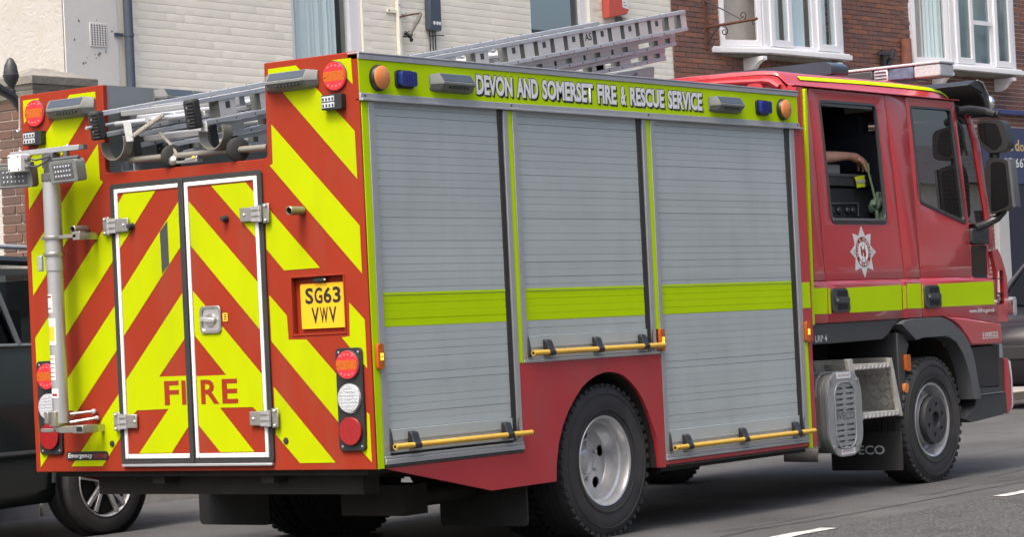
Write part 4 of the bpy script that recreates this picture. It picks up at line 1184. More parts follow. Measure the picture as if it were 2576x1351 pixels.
# lettering on the cab
letters('unit_lettering', 'LRP 4', 4.161, 4.301, 0.934, 0.972, SIDE, 0.0565, 'silver_vinyl', FE, bold=0.01)
letters('web_address', 'www.dsfire.gov.uk', 6.170, 6.545, 1.048, 1.084, SIDE, 0.0475, 'white', LF, bold=0.015)
letters('model_lettering', '100E22', 6.310, 6.540, 0.893, 0.925, SIDE, 0.0285, 'silver_vinyl', FE, bold=0.03)
MB().box(6.30, 6.545, 0.0275, 0.0295, 0.882, 0.887).build('model_underline', 'silver_vinyl', FE)
# crest
cx, cz = 4.818, 1.464
cy = lambda z: ycab(z)
CR = lambda u, v, d: (u, ycab(v) + d, v)
star = []
for i in range(8):
    a0 = radians(90 + 45 * i)
    R0 = 0.155
    for (da, r_) in ((-20, 0.107), (-13, 0.123), (-11, 0.122), (-7.5, 0.138), (-6, 0.137), (-3.2, 0.149), (-1.4, 0.156), (1.4, 0.156), (3.2, 0.149), (6, 0.137), (7.5, 0.138), (11, 0.122), (13, 0.123), (20, 0.107)):
        a = a0 - radians(da)
        star.append((cx + r_ * cos(a + radians(2 * da)), cz + r_ * sin(a + radians(2 * da))))
crest = MB().plate(star, CR, -0.0018, -0.0006).build('crest', 'silver_vinyl', CD)
MB().plate(circ(cx, cz, 0.093, 40), CR, -0.0026, -0.0019, [circ(cx, cz, 0.064, 40)]).build('crest_ring', 'rear_red', CD)
MB().plate(circ(cx, cz, 0.063, 40), CR, -0.0026, -0.0019).build('crest_field', 'white', CD)
def arc_text(txt, a0, a1, r, hgt, inward):
    n = len(txt)
    for i, ch in enumerate(txt):
        if ch == ' ': continue
        a = radians(a0 + (a1 - a0) * (i + 0.5) / n)
        s = 1 if inward else -1
        rx, rz = cos(a), sin(a)
        tx, tz = (sin(a), -cos(a)) if inward else (-sin(a), cos(a))
        def fn(u, v, d, rx=rx, rz=rz, tx=tx, tz=tz, s=s):
            rr = r + s * v
            x = cx + rx * rr + tx * u; z = cz + rz * rr + tz * u
            return (x, ycab(z) + d, z)
        letters('crest_letter', ch, -hgt * 0.32, hgt * 0.32, -hgt / 2, hgt / 2, fn, -0.0031, 'white', CD, bold=0.02)
arc_text('DEVON & SOMERSET', 205, -25, 0.0785, 0.019, True)
arc_text('FIRE & RESCUE', 225, 315, 0.0785, 0.017, False)
k = MB()
for pts in ([(-0.034, 0.035), (-0.018, 0.038), (-0.012, 0.005), (-0.004, -0.005), (-0.012, -0.03), (-0.028, -0.02), (-0.03, 0.0)],
            [(0.006, 0.0), (0.02, 0.03), (0.026, 0.036), (0.03, 0.005), (0.034, -0.015), (0.022, -0.034), (0.002, -0.03), (0.006, -0.014)],
            [(-0.01, 0.012), (0.0, 0.022), (0.008, 0.012), (0.004, -0.004), (-0.006, -0.004)]):
    k.plate([(cx + a, cz + b_) for a, b_ in pts], CR, -0.0032, -0.0027)
k.build('crest_emblem', 'rear_red', CD)
k = MB()
for (a, b_, w_, h_) in ((-0.003, 0.046, 0.005, 0.012), (0.021, 0.040, 0.004, 0.010), (-0.016, -0.046, 0.006, 0.010), (0.02, -0.045, 0.005, 0.009), (0.002, -0.044, 0.004, 0.004)):
    k.plate([(cx + a - w_ / 2, cz + b_ - h_), (cx + a + w_ / 2, cz + b_ - h_), (cx + a + w_ / 2, cz + b_ + h_), (cx + a - w_ / 2, cz + b_ + h_)], CR, -0.0034, -0.0028)
for dz in (-0.012, 0.0, 0.012):
    for s in (-1, 1):
        k.plate([(cx + s * 0.112 - 0.012, cz + dz - 0.001), (cx + s * 0.112 + 0.012, cz + dz - 0.001), (cx + s * 0.112 + 0.012, cz + dz + 0.001), (cx + s * 0.112 - 0.012, cz + dz + 0.001)], CR, -0.0026, -0.002)
k.build('crest_detail', 'darkgrey', CD)

# ---- roof
sec = [(0.112, 2.4590), (0.1295, 2.4610), (0.145, 2.475), (0.165, 2.500), (0.182, 2.522), (0.197, 2.540), (0.215, 2.550), (0.24, 2.557), (0.32, 2.567), (0.52, 2.576), (0.80, 2.580), (1.12, 2.582)]
sec = sec + [(W - y, z) for (y, z) in reversed(sec[:-1])]
xs = [(4.125, -0.03, 0.0), (4.135, -0.008, 0.0), (4.16, 0.0, 0.0), (4.5, 0.0, 0.0), (5.0, 0.004, 0.0), (5.6, 0.005, 0.0), (6.05, 0.0, 0.0), (6.22, -0.012, 0.01), (6.34, -0.034, 0.03), (6.44, -0.07, 0.06), (6.50, -0.12, 0.10), (6.52, -0.19, 0.14)]
vs = []; fs = []
n = len(sec)
for (x, dz, dy) in xs:
    for (y, z) in sec:
        t = max(0, (z - 2.459) / 0.123)
        yy = y + (dy if y < 1.12 else -dy) * (1 - abs(y - 1.12) / 1.2 * 0.0)
        zz = 2.459 + (z - 2.459 + dz * t) if x < 4.2 else z + dz
        vs.append((x, yy, zz))
for i in range(len(xs) - 1):
    for j in range(n - 1):
        fs.append((i * n + j, i * n + j + 1, (i + 1) * n + j + 1, (i + 1) * n + j))
roof = MB().add(vs, fs).build('roof', 'red', FE, smooth=40)
k = MB()
for mi in (0, 1):
    y0, y1 = (0.100, 0.128) if not mi else (W - 0.128, W - 0.100)
    k.box(4.14, 6.30, y0, y1, 2.4565, 2.463)
k.build('roof_gutter', 'red', roof, bevel=0.003)
ry = lambda z: 0.125 + (z - 2.45) * 0.8
stp = [(4.315, 2.502), (5.169, 2.515), (6.022, 2.516), (6.40, 2.507), (6.425, 2.516), (6.40, 2.530), (6.073, 2.541), (5.21, 2.538), (4.330, 2.526)]
rows_t = [(4.32, 2.502, 2.526), (4.75, 2.509, 2.533), (5.2, 2.515, 2.539), (5.6, 2.516, 2.541), (6.05, 2.515, 2.538)]
k = MB(); vs = []; 
for (x, a, b_) in rows_t:
    for z in (a, (a + b_) / 2, b_):
        dz = 0.005 if x > 4.9 and x < 6 else 0.0
        zz = z - dz
        # surface y at this height
        yy = 0.165 + (zz - 2.500) * (0.017 / 0.022) if zz < 2.522 else 0.182 + (zz - 2.522) * (0.015 / 0.018)
        vs.append((x, yy - 0.006, z + 0.002))
for (x, dzr, dyr) in ((6.22, -0.012, 0.01), (6.34, -0.034, 0.03)):
    for z in (2.515, 2.527, 2.538):
        yy = 0.165 + (z - 2.500) * 0.773 if z < 2.522 else 0.182 + (z - 2.522) * 0.833
        vs.append((x, yy + dyr - 0.006, z + dzr + 0.002))
m_ = len(vs) // 3
k.add(vs, [(3 * i + j, 3 * i + j + 1, 3 * i + j + 4, 3 * i + j + 3) for i in range(m_ - 1) for j in range(2)])
k.build('roof_stripe', 'side_yellow', roof)
# rear wall of the cab
rw = [(y, z - (0.03 if z > 2.47 else 0)) for (y, z) in sec]
MB().plate([(0.07, 0.95)] + rw + [(W - 0.07, 0.95)], REAR, 4.1255, 4.14).build('cab_back', 'red', FE)
k = MB()
k.tube([(4.12, 0.30, 2.50), (4.115, 0.6, 2.515), (4.115, 1.0, 2.52)], 0.016, 8)
k.tube([(4.115, 0.19, 2.455), (4.108, 0.24, 2.49), (4.115, 0.30, 2.50)], 0.02, 8)
k.build('cab_back_rib', 'red', FE)
k = MB().lathe([(0.0, 0.02), (0.06, 0.017), (0.075, 0.0)], (4.126, 0.36, 2.44), (-1, 0, 0), 20)
k.build('cab_back_boss', 'red', FE)
# front face and windscreen
def front_x(y, z):
    t = (y - 1.12) / 1.05
    base = 6.50 if z > 2.3 else 6.50 + (2.3 - z) * 0.22 if z > 1.5 else 6.676
    return base + 0.10 * (1 - t * t)
def front_sheet(name, z0, z1, m_, nz=6, ny=14, y0=0.15, y1=W - 0.15, off=0):
    vs = []
    for j in range(nz + 1):
        z = z0 + (z1 - z0) * j / nz
        for i in range(ny + 1):
            y = y0 + (y1 - y0) * i / ny
            vs.append((front_x(y, z) + off, y, z))
    fs = [(j * (ny + 1) + i, j * (ny + 1) + i + 1, (j + 1) * (ny + 1) + i + 1, (j + 1) * (ny + 1) + i) for j in range(nz) for i in range(ny)]
    return MB().add(vs, fs).build(name, m_, FE)
front_sheet('windscreen', 1.66, 2.36, 'screen')
front_sheet('front_panel', 0.85, 1.655, 'red', off=0.0)
front_sheet('grille', 0.9, 1.25, 'black', y0=0.5, y1=W - 0.5, off=0.012)
ws = [(6.292, 1.66), (6.420, 1.648), (6.552, 1.677), (6.525, 1.90), (6.485, 2.189), (6.445, 2.308), (6.341, 2.304), (6.270, 2.352)]
cabplate('windscreen_corner', ws, [], 'screen', thick=0, off=0.012)
cabplate('screen_trim', [(6.274, 2.352), (6.341, 2.304), (6.36, 2.30), (6.40, 2.10), (6.375, 2.10), (6.335, 2.27)], [], 'black', off=0.008, thick=0.004)
cabplate('corner_pillar', [(6.39, 2.376), (6.495, 2.366), (6.583, 2.157), (6.608, 1.80), (6.615, 1.684), (6.652, 1.557), (6.640, 1.49), (6.560, 1.48), (6.541, 1.557), (6.556, 1.677), (6.530, 1.90), (6.490, 2.189), (6.450, 2.308)], [], 'red', thick=0.04, bevel=0.008)
cabplate('screen_header', [(6.268, 2.357), (6.39, 2.312), (6.44, 2.312), (6.388, 2.40), (6.262, 2.452)], [], 'black', thick=0.03, off=0.006)
cabplate('windscreen_corner', ws, [], 'screen', thick=0, off=0.012, mirror=True)
cabplate('corner_pillar', [(6.39, 2.376), (6.495, 2.366), (6.583, 2.157), (6.615, 1.684), (6.652, 1.557), (6.541, 1.557), (6.556, 1.677), (6.490, 2.189), (6.450, 2.308)], [], 'red', thick=0.04, mirror=True)
# kerb window and mirror base
cabplate('mirror_base', rpoly([(6.280, 1.508), (6.524, 1.508), (6.536, 1.617), (6.290, 1.613)], 0.02), [], 'black', off=-0.02, thick=0.06, bevel=0.006)
cabplate('kerb_window', rpoly([(6.268, 1.280), (6.512, 1.277), (6.524, 1.503), (6.280, 1.501)], 0.03), [], 'carglass', off=0.004, thick=0.0)
cabplate('kerb_window_frame', [(6.263, 1.2955), (6.262, 1.277), (6.535, 1.272), (6.548, 1.505), (6.525, 1.507), (6.276, 1.505)], [rpoly([(6.272, 1.283), (6.508, 1.280), (6.520, 1.500), (6.283, 1.498)], 0.03)], 'red', off=0.0)
MB().box(6.30, 6.50, 0.20, 0.24, 1.29, 1.50).build('kerb_window_trim', 'interior_grey', FE)
# corner deflector with slot, front lamp
slot = rpoly([(6.640, 1.328), (6.722, 1.332), (6.716, 1.10), (6.606, 1.10)], 0.015)
MB().plate([(6.570, 1.460), (6.653, 1.474), (6.703, 1.424), (6.745, 1.345), (6.772, 1.282), (6.776, 1.15), (6.760, 0.985), (6.604, 0.985), (6.612, 1.20), (6.622, 1.322)], SIDE, 0.055, 0.085, [slot]).build('corner_deflector', 'red', FE, bevel=0.006)
k = MB()
for z in (1.275, 1.175, 1.13): k.box(6.60, 6.73, 0.062, 0.078, z - 0.004, z + 0.004)
k.build('deflector_bar', 'black', FE)
MB().plate(rrect(6.775, 6.850, 1.025, 1.150, 0.025), SIDE, 0.03, 0.11).build('front_marker_lamp', 'clearlens', FE, bevel=0.01)
MB().plate(rrect(6.768, 6.80, 1.035, 1.14, 0.012), SIDE, 0.02, 0.115).build('marker_bezel', 'chrome', FE, bevel=0.005)
# lower front: black opening, bumper
MB().box(6.19, 6.62, 0.075, 0.50, 0.556, 0.838).build('step_well', 'black', FE, bevel=0.01)
MB().plate([(6.216, 0.562), (6.603, 0.555), (6.664, 0.511), (6.671, 0.385), (6.600, 0.368), (6.515, 0.365), (6.30, 0.352), (6.127, 0.344), (6.040, 0.374), (6.20, 0.45), (6.222, 0.50)], SIDE, 0.055, 0.50).build('bumper_corner', 'darkgrey', FE, bevel=0.012)
MB().box(6.24, 6.62, 0.046, 0.06, 0.512, 0.522).build('bumper_ledge', 'midgrey', FE, bevel=0.004)
MB().box(6.60, 6.70, 0.07, W - 0.07, 0.40, 0.84).build('front_bumper', 'darkgrey', FE, bevel=0.02)
MB().plate(rpoly([(6.685, 0.742), (6.735, 0.742), (6.765, 0.60), (6.760, 0.42), (6.70, 0.372), (6.672, 0.372)], 0.02), SIDE, 0.06, 0.20).build('bumper_end', 'red', FE, bevel=0.012)
MB().plate(rpoly([(6.742, 0.735), (6.790, 0.720), (6.805, 0.60), (6.800, 0.42), (6.765, 0.388), (6.762, 0.60)], 0.015), SIDE, 0.07, 0.20).build('bumper_stripe', 'white', FE, bevel=0.01)
MB().box(6.62, 6.66, 0.06, 0.1, 0.745, 0.838).build('step_bracket', 'alu', FE, bevel=0.004)
# visor
vis = [(6.36, 2.56), (6.46, 2.598), (6.56, 2.585), (6.63, 2.51), (6.668, 2.40), (6.655, 2.375), (6.62, 2.40), (6.57, 2.48), (6.50, 2.53)]
MB().plate(vis, SIDE, 0.065, W - 0.065).build('sun_visor', 'black', FE, bevel=0.01)
MB().plate([(6.49, 2.602), (6.565, 2.590), (6.64, 2.512), (6.676, 2.40), (6.668, 2.398), (6.632, 2.508), (6.56, 2.582), (6.49, 2.596)], SIDE, 0.055, 0.068).build('visor_edge', 'alu', FE)
MB().ell((6.69, 0.075, 2.455), 0.03, 0.035, 0.05, 14).build('visor_lamp', 'chrome', FE)
# mirrors
def mirror_head(pts, gl, x):
    o = MB().plate(rpoly(pts, 0.04), REAR, x, x + 0.09).build('mirror_head', 'black', FE, bevel=0.02)
    MB().plate(rpoly(gl, 0.03), REAR, x - 0.004, x - 0.0005).build('mirror_glass', 'mirror', o)
M['mirror'] = mat('tinted_mirror', (0.035, 0.035, 0.04), 0.08, metal=0.8, var=0.1)
MU = [(0.056, 2.330), (-0.136, 2.314), (-0.167, 2.138), (-0.117, 2.104), (-0.003, 2.103), (0.053, 2.198)]
ML = [(0.006, 2.075), (-0.152, 2.056), (-0.171, 1.737), (-0.002, 1.692), (0.027, 1.979)]
GU = [(0.046, 2.312), (-0.090, 2.297), (-0.124, 2.162), (-0.057, 2.116), (0.034, 2.196)]
GL = [(-0.026, 2.045), (-0.128, 2.037), (-0.142, 1.752), (-0.013, 1.714)]
mirror_head(MU, GU, 6.44); mirror_head(ML, GL, 6.45)
MB().plate(rpoly([(ML[1][0] + 0.0, ML[1][1]), (ML[1][0] - 0.02, ML[1][1]), (ML[2][0] - 0.02, ML[2][1]), (ML[2][0] + 0.0, ML[2][1])], 0.005), REAR, 6.44, 6.52).build('mirror_edge', 'midgrey', FE)
k = MB()
k.tube([(6.30, 0.13, 2.392), (6.42, 0.09, 2.400), (6.50, 0.02, 2.385), (6.50, -0.05, 2.36)], [0.03, 0.032, 0.03, 0.024], 10)
k.tube([(6.46, 0.10, 2.37), (6.52, 0.03, 2.375), (6.52, -0.07, 2.36)], 0.024, 10)
k.tube([(6.50, -0.03, 2.13), (6.50, -0.035, 2.04)], 0.035, 10)
k.tube([(6.36, 0.07, 1.612), (6.44, 0.03, 1.635), (6.50, -0.03, 1.675), (6.51, -0.08, 1.72)], [0.028, 0.028, 0.026, 0.02], 10)
k.build('mirror_arm', 'black', FE)
# roof light bar and front beacon
LBX = 6.15
M['smoked'] = mat('smoked_blue_lens', (0.10, 0.13, 0.20), 0.2, var=0.4, vscale=30)
lb = MB().box(LBX - 0.10, LBX + 0.10, 0.60, W - 0.60, 2.605, 2.695).build('light_bar', 'darkgrey', FE, bevel=0.012)
MB().box(LBX - 0.105, LBX + 0.105, 0.10, W - 0.10, 2.694, 2.712).build('light_bar_top', 'clearlens', FE, bevel=0.006)
for s in (0, 1):
    f_ = lambda y: y if not s else W - y
    for (a, b_, m_, nm) in ((0.49, 0.595, 'ledwhite', 'alley_light'), (0.30, 0.485, 'smoked', 'beacon_lens'), (0.105, 0.298, 'clearlens', 'end_lens')):
        y0, y1 = sorted((f_(a), f_(b_)))
        MB().box(LBX - 0.098, LBX + 0.098, y0, y1, 2.61, 2.693).build(nm, m_, lb, bevel=0.010)
k = MB()
for i in range(3):
    k.box(LBX - 0.102, LBX - 0.098, 0.50, 0.585, 2.625 + 0.022 * i, 2.634 + 0.022 * i)
k.build('alley_led', 'darkgrey', lb)
k = MB()
for y in (0.75, W - 0.75): k.box(LBX - 0.05, LBX + 0.05, y - 0.03, y + 0.03, 2.575, 2.606)
k.build('bar_foot', 'black', lb)
MB().plate(rpoly([(0.38, 2.600), (0.38, 2.660), (0.42, 2.682), (1.78, 2.686), (1.86, 2.66), (1.86, 2.600)], 0.015), REAR, 5.10, 5.32).build('roof_beacon', mat('dark_blue_beacon', (0.04, 0.055, 0.075), 0.2, var=0.2), FE, bevel=0.012)
MB().box(5.15, 5.27, 0.55, 1.7, 2.578, 2.601).build('beacon_mount', 'black', FE)

# ---- step, silencer, mudguard behind the cab step
k = MB().plate(rrect(4.262, 4.640, 0.262, 0.738, 0.14, 6), SIDE, 0.10, 0.50)
mf = k.build('silencer', 'muffler', FE, bevel=0.01)
k = MB()
for y in (0.13, 0.19, 0.26, 0.34):
    k.tube([(4.262, y, 0.60), (4.256, y, 0.64), (4.275, y, 0.70), (4.33, y, 0.738), (4.40, y, 0.745), (4.52, y, 0.744)], 0.007, 6)
k.build('silencer_rib', 'silencer', mf)
MB().box(4.2615, 4.30, 0.13, 0.40, 0.30, 0.615).build('silencer_strap', 'muffler', mf, bevel=0.006)
slots = []
for i in range(5):
    for s in (0, 1):
        slots.append(rrect(4.335 + 0.125 * s, 4.430 + 0.125 * s, 0.648 - 0.0325 * i - 0.0062, 0.648 - 0.0325 * i + 0.0062, 0.006, 2))
        slots.append(rrect(4.335 + 0.125 * s, 4.430 + 0.125 * s, 0.430 - 0.0325 * i - 0.0062, 0.430 - 0.0325 * i + 0.0062, 0.006, 2))
g = MB().plate(rrect(4.245, 4.655, 0.242, 0.752, 0.15, 7), SIDE, 0.040, 0.056, slots).build('silencer_guard', 'silencer', FE, bevel=0.004)
MB().plate(rrect(4.26, 4.64, 0.256, 0.738, 0.14, 6), SIDE, 0.0565, 0.0985).build('silencer_gap', 'silencer', g)
MB().plate(rrect(4.318, 4.575, 0.285, 0.690, 0.09, 6), SIDE, 0.034, 0.0399, [rrect(4.330, 4.563, 0.297, 0.678, 0.08, 6)]).build('guard_rib', 'silencer', g, bevel=0.003)
letters('guard_lettering', 'IVECO', 4.345, 4.555, 0.462, 0.508, SIDE, 0.0385, 'midgrey', g, bold=0.0)
for z in (0.725, 0.272):
    MB().plate(rrect(4.36 if z > .5 else 4.375, 4.53 if z > .5 else 4.545, z - 0.018, z + 0.018, 0.004), SIDE, 0.0385, 0.0398).build('warning_label', 'white', g)
    letters('label_print', 'CAUTION HOT', 4.375, 4.525, z - 0.008, z + 0.008, SIDE, 0.0380, 'redlens', g)
k = MB()
for (x, z) in ((4.29, 0.69), (4.61, 0.69), (4.60, 0.30), (4.31, 0.30)): k.cyl((x, 0.036, z), (x, 0.042, z), 0.016, n=12)
k.build('guard_bolt', 'steel', g)
MB().cyl((4.15, 0.30, 0.28), (4.24, 0.12, 0.27), 0.05, n=16, caps=False).build('tail_pipe', 'muffler', mf)
MB().cyl((4.20, 0.20, 0.275), (4.205, 0.19, 0.275), 0.047, n=16).build('pipe_bore', 'hole', mf)
k = MB()
k.plate([(4.524, 0.818), (4.580, 0.819), (4.690, 0.445), (4.645, 0.445)], SIDE, 0.05, 0.075)
k.plate([(5.045, 0.806), (5.083, 0.806), (5.190, 0.440), (5.145, 0.440)], SIDE, 0.05, 0.075)
stp_ = k.build('cab_step', 'chequer', FE, bevel=0.003)
k = MB()
k.plate([(4.585, 0.785), (5.048, 0.778), (5.06, 0.745), (4.598, 0.748)], SIDE, 0.045, 0.25)
k.plate([(4.675, 0.485), (5.14, 0.480), (5.15, 0.447), (4.690, 0.450)], SIDE, 0.045, 0.25)
k.build('step_tread', 'chequer', stp_, bevel=0.003)
k = MB()
for i in range(9):
    x = 4.61 + i * 0.05
    k.plate([(x, 0.752), (x + 0.044, 0.751), (x + 0.022, 0.775)], SIDE, 0.040, 0.0449)
    k.plate([(x + 0.088, 0.453), (x + 0.132, 0.452), (x + 0.11, 0.474)], SIDE, 0.040, 0.0449)
k.build('tread_teeth', 'bright', stp_)
MB().plate([(4.585, 0.815), (5.08, 0.806), (5.18, 0.445), (4.70, 0.447)], SIDE, 0.322, 0.332).build('step_back', 'chequer', stp_)
MB().add([(5.078, 0.076, 0.81), (5.078, 0.32, 0.81), (5.182, 0.32, 0.44), (5.182, 0.076, 0.44)], [(0, 1, 2, 3)]).build('step_side', 'chequer', stp_)
k = MB()
for i in range(6):
    for j in range(7):
        y = 0.095 + i * 0.04; z = 0.47 + j * 0.046
        x = 5.078 + (0.81 - z) * 0.281 - 0.002
        sg_ = 1 if (i + j) % 2 else -1
        k.obox((x, y, z), (0.0025, 0, 0), (0, 0.012, 0.011 * sg_), (0, 0.0022, -0.0022 * sg_))
k.build('chequer_rib', 'alu', stp_)
k = MB()
for i in range(7):
    for j in range(5):
        x = 4.82 + i * 0.048 + (j % 2) * 0.02; z = 0.50 + j * 0.042
        k.obox((x, 0.321, z), (0.014, 0, 0.012 if (i + j) % 2 else -0.012), (0, 0.002, 0), (0.002, 0, 0.002))
k.build('chequer_rib', 'alu', stp_)
MB().box(4.40, 5.05, 0.36, 0.6, 0.55, 0.80).build('battery_box', 'black', FE)
MB().plate([(5.195, 0.960), (5.29, 0.951), (5.350, 0.880), (5.300, 0.80), (5.225, 0.339), (5.192, 0.334)], SIDE, 0.065, 0.55).build('rear_mudguard', 'darkgrey', FE, bevel=0.008)
MB().plate(rrect(5.262, 5.322, 0.715, 0.818, 0.012), SIDE, 0.045, 0.0645).build('side_reflector', 'amberlens', FE, bevel=0.005)
MB().plate(rrect(5.225, 5.280, 0.580, 0.640, 0.02), SIDE, 0.045, 0.0645).build('side_reflector', 'orange', FE, bevel=0.005)
fl = MB().plate(rrect(0.045, 0.545, 0.105, 0.345, 0.01), REAR, 5.145, 5.155).build('mud_flap', 'rubber', FE)
letters('flap_lettering', 'IVECO', 0.43, 0.165, 0.205, 0.262, REAR, 5.1435, 'silver_vinyl', fl, bold=0.02)
k = MB().box(4.15, 6.2, 0.56, 1.7, 0.5, 0.9)
k.build('engine_block', 'chassis', FE)

# ---- cab interior
k = MB()
k.box(4.145, 6.45, 0.14, W - 0.14, 0.95, 1.02)
k.box(4.145, 4.165, 0.14, W - 0.14, 1.02, 2.45)
k.box(4.16, 6.3, 0.18, W - 0.18, 2.445, 2.455)
k.box(6.15, 6.45, 0.16, W - 0.16, 1.30, 1.60)
k.box(5.66, 5.68, 0.62, 2.08, 1.02, 2.44)  # partition extended to block light from the left windows
k.build('cab_interior', 'interior', FE)
for y in (0.42, 1.72):
    s = MB().box(5.45, 5.95, y - 0.24, y + 0.24, 1.40, 1.55).build('front_seat', 'navy', FE, bevel=0.04)
    MB().obox((5.46, y, 1.88), (0.07, 0, 0.0), (0, 0.23, 0), (-0.08, 0, 0.36)).build('seat_back', 'navy', s, bevel=0.05)
    MB().obox((5.37, y, 2.28), (0.05, 0, 0.0), (0, 0.12, 0), (0, 0, 0.08)).build('head_rest', 'navy', s, bevel=0.03)
sw = MB()
sw.tube([(6.10 + 0.08 * sin(a) * 0.5, 0.45 + 0.22 * cos(a), 1.72 + 0.2 * sin(a)) for a in [2 * pi * i / 24 for i in range(25)]], 0.015, 8)
sw.build('steering_wheel', 'black', FE)
MB().tube([(5.55, 0.42, 1.98), (5.56, 0.41, 2.04), (5.585, 0.40, 2.10), (5.625, 0.39, 2.15)], 0.014, 10).build('grab_handle', 'rail_yellow', FE)
MB().box(5.60, 5.64, 0.30, 0.34, 1.6, 2.40).build('belt_post', 'red', FE)
for s in (1,):
    seat2 = MB().box(4.2, 4.62, 0.20, 2.0, 1.25, 1.45).build('crew_seat', 'navy', FE, bevel=0.03)
    MB().box(4.17, 4.26, 0.22, 2.0, 1.46, 2.05).build('seat_back', 'navy', seat2, bevel=0.03)

# ================================================================== LADDER in the roof trough (tilted up towards the cab)
LA = radians(9.6)
LO = Vector((-0.06, 1.283, 2.140))
LU = Vector((cos(LA), 0, sin(LA))); LW = Vector((-sin(LA), 0, cos(LA)))
def lp_(u, y, w_): return LO + LU * u + Vector((0, y, 0)) + LW * w_
LAD = thing('extension_ladder', 'triple section aluminium ladder lying tilted in the fire engine roof trough', 'ladder', (2.0, 1.283, 2.4))
def lbox(mb, u0, u1, y0, y1, w0, w1):
    c_ = lp_((u0 + u1) / 2, (y0 + y1) / 2, (w0 + w1) / 2)
    return mb.obox(c_, LU * ((u1 - u0) / 2), Vector((0, (y1 - y0) / 2, 0)), LW * ((w1 - w0) / 2))
def section(u0, u1, half, w0, w1, rungs, dense, hole=True, foot=None):
    hw = 0.020
    for s in (-1, 1):
        y = s * half
        k = MB()
        lbox(k, u0, u1, y - hw, y + hw, w1 - 0.024, w1)
        lbox(k, u0, u1, y - hw, y + hw, w0, w0 + 0.024)
        st_ = k.build('stile', 'ladder', LAD, bevel=0.003)
        ends = [u1 - 0.03, u1 - 0.17]
        k = MB()
        yo = y + s * 0.0125; yi = y + s * 0.0145
        for u in rungs: lbox(k, u - 0.060, u + 0.060, min(yo, yi), max(yo, yi), w0 + 0.0242, w1 - 0.0242)
        for u in dense: lbox(k, u - 0.046, u + 0.046, min(yo, yi), max(yo, yi), w0 + 0.0242, w1 - 0.0242)
        for u in ends: lbox(k, u - 0.03, u + 0.03, min(yo, yi), max(yo, yi), w0 + 0.0242, w1 - 0.0242)
        k.build('web_plate', 'ladder2', st_)
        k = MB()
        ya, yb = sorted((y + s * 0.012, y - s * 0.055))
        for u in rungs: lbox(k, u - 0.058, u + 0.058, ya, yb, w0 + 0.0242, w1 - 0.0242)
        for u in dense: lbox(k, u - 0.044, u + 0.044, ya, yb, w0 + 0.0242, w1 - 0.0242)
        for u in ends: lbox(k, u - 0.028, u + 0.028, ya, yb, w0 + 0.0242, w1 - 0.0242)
        k.build('rung_shade_block', 'lampgrey', st_)  # dark grey puts the shade between the web plates into the colour
        if hole:
            k = MB()
            for u in rungs: lbox(k, u - 0.016, u + 0.016, min(y + s * 0.0146, y + s * 0.0156), max(y + s * 0.0146, y + s * 0.0156), (w0 + w1) / 2 - 0.002, w1 - 0.034)
            k.build('rung_end', 'darkgrey', st_)
        k = MB()
        for u in [u0 + 0.12 + 0.14 * i for i in range(int((u1 - u0 - 0.2) / 0.14))]:
            k.ell(lp_(u, y - hw * 0.4, w1 + 0.0005), 0.006, 0.006, 0.003, 6)
            k.ell(lp_(u, y - hw - 0.0005, w0 + 0.011), 0.006, 0.003, 0.006, 6)
        k.build('rivet', 'midgrey', st_)
        f0 = MB()
        fw0, fw1 = foot or (w0, w1)
        lbox(f0, u0 - 0.045, u0 + 0.012, y - 0.033, y + 0.033, fw0 - 0.008, fw1 + 0.006)
        ft = f0.build('rubber_foot', 'rubber', LAD, bevel=0.012)
        k = MB()
        for i in range(8):
            w_ = fw0 + (fw1 - fw0) * (0.06 + 0.125 * i)
            lbox(k, u0 - 0.052, u0 - 0.044, y - 0.034, y + 0.010, w_ - 0.003, w_ + 0.003)
        k.build('foot_rib', 'darkgrey', ft)
        k = MB()
        for f in (0.28, 0.75): k.ell(lp_(u0 - 0.046, y + 0.006, fw0 + (fw1 - fw0) * f), 0.004, 0.006, 0.006, 6)
        k.build('foot_rivet', 'bright', ft)
    for u in rungs:
        k = MB().cyl(lp_(u, -half + 0.012, (w0 + w1) / 2), lp_(u, half - 0.012, (w0 + w1) / 2), 0.016, n=10)
        k.build('rung', 'ladder', LAD)
R0 = [0.22 + 0.30 * i for i in range(15)]
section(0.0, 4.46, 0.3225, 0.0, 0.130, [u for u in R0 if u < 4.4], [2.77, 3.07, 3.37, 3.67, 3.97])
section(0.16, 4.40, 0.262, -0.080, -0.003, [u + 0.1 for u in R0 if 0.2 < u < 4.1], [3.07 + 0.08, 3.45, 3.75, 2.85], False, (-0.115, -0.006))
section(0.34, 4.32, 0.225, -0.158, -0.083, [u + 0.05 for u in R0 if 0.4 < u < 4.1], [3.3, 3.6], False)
letters('maker_lettering', 'AS', 3.335, 3.405, 0.055, 0.098, lambda u, v, d: tuple(lp_(u, -0.3225 - d, v)), 0.0152, 'ink', LAD, bold=0.02)
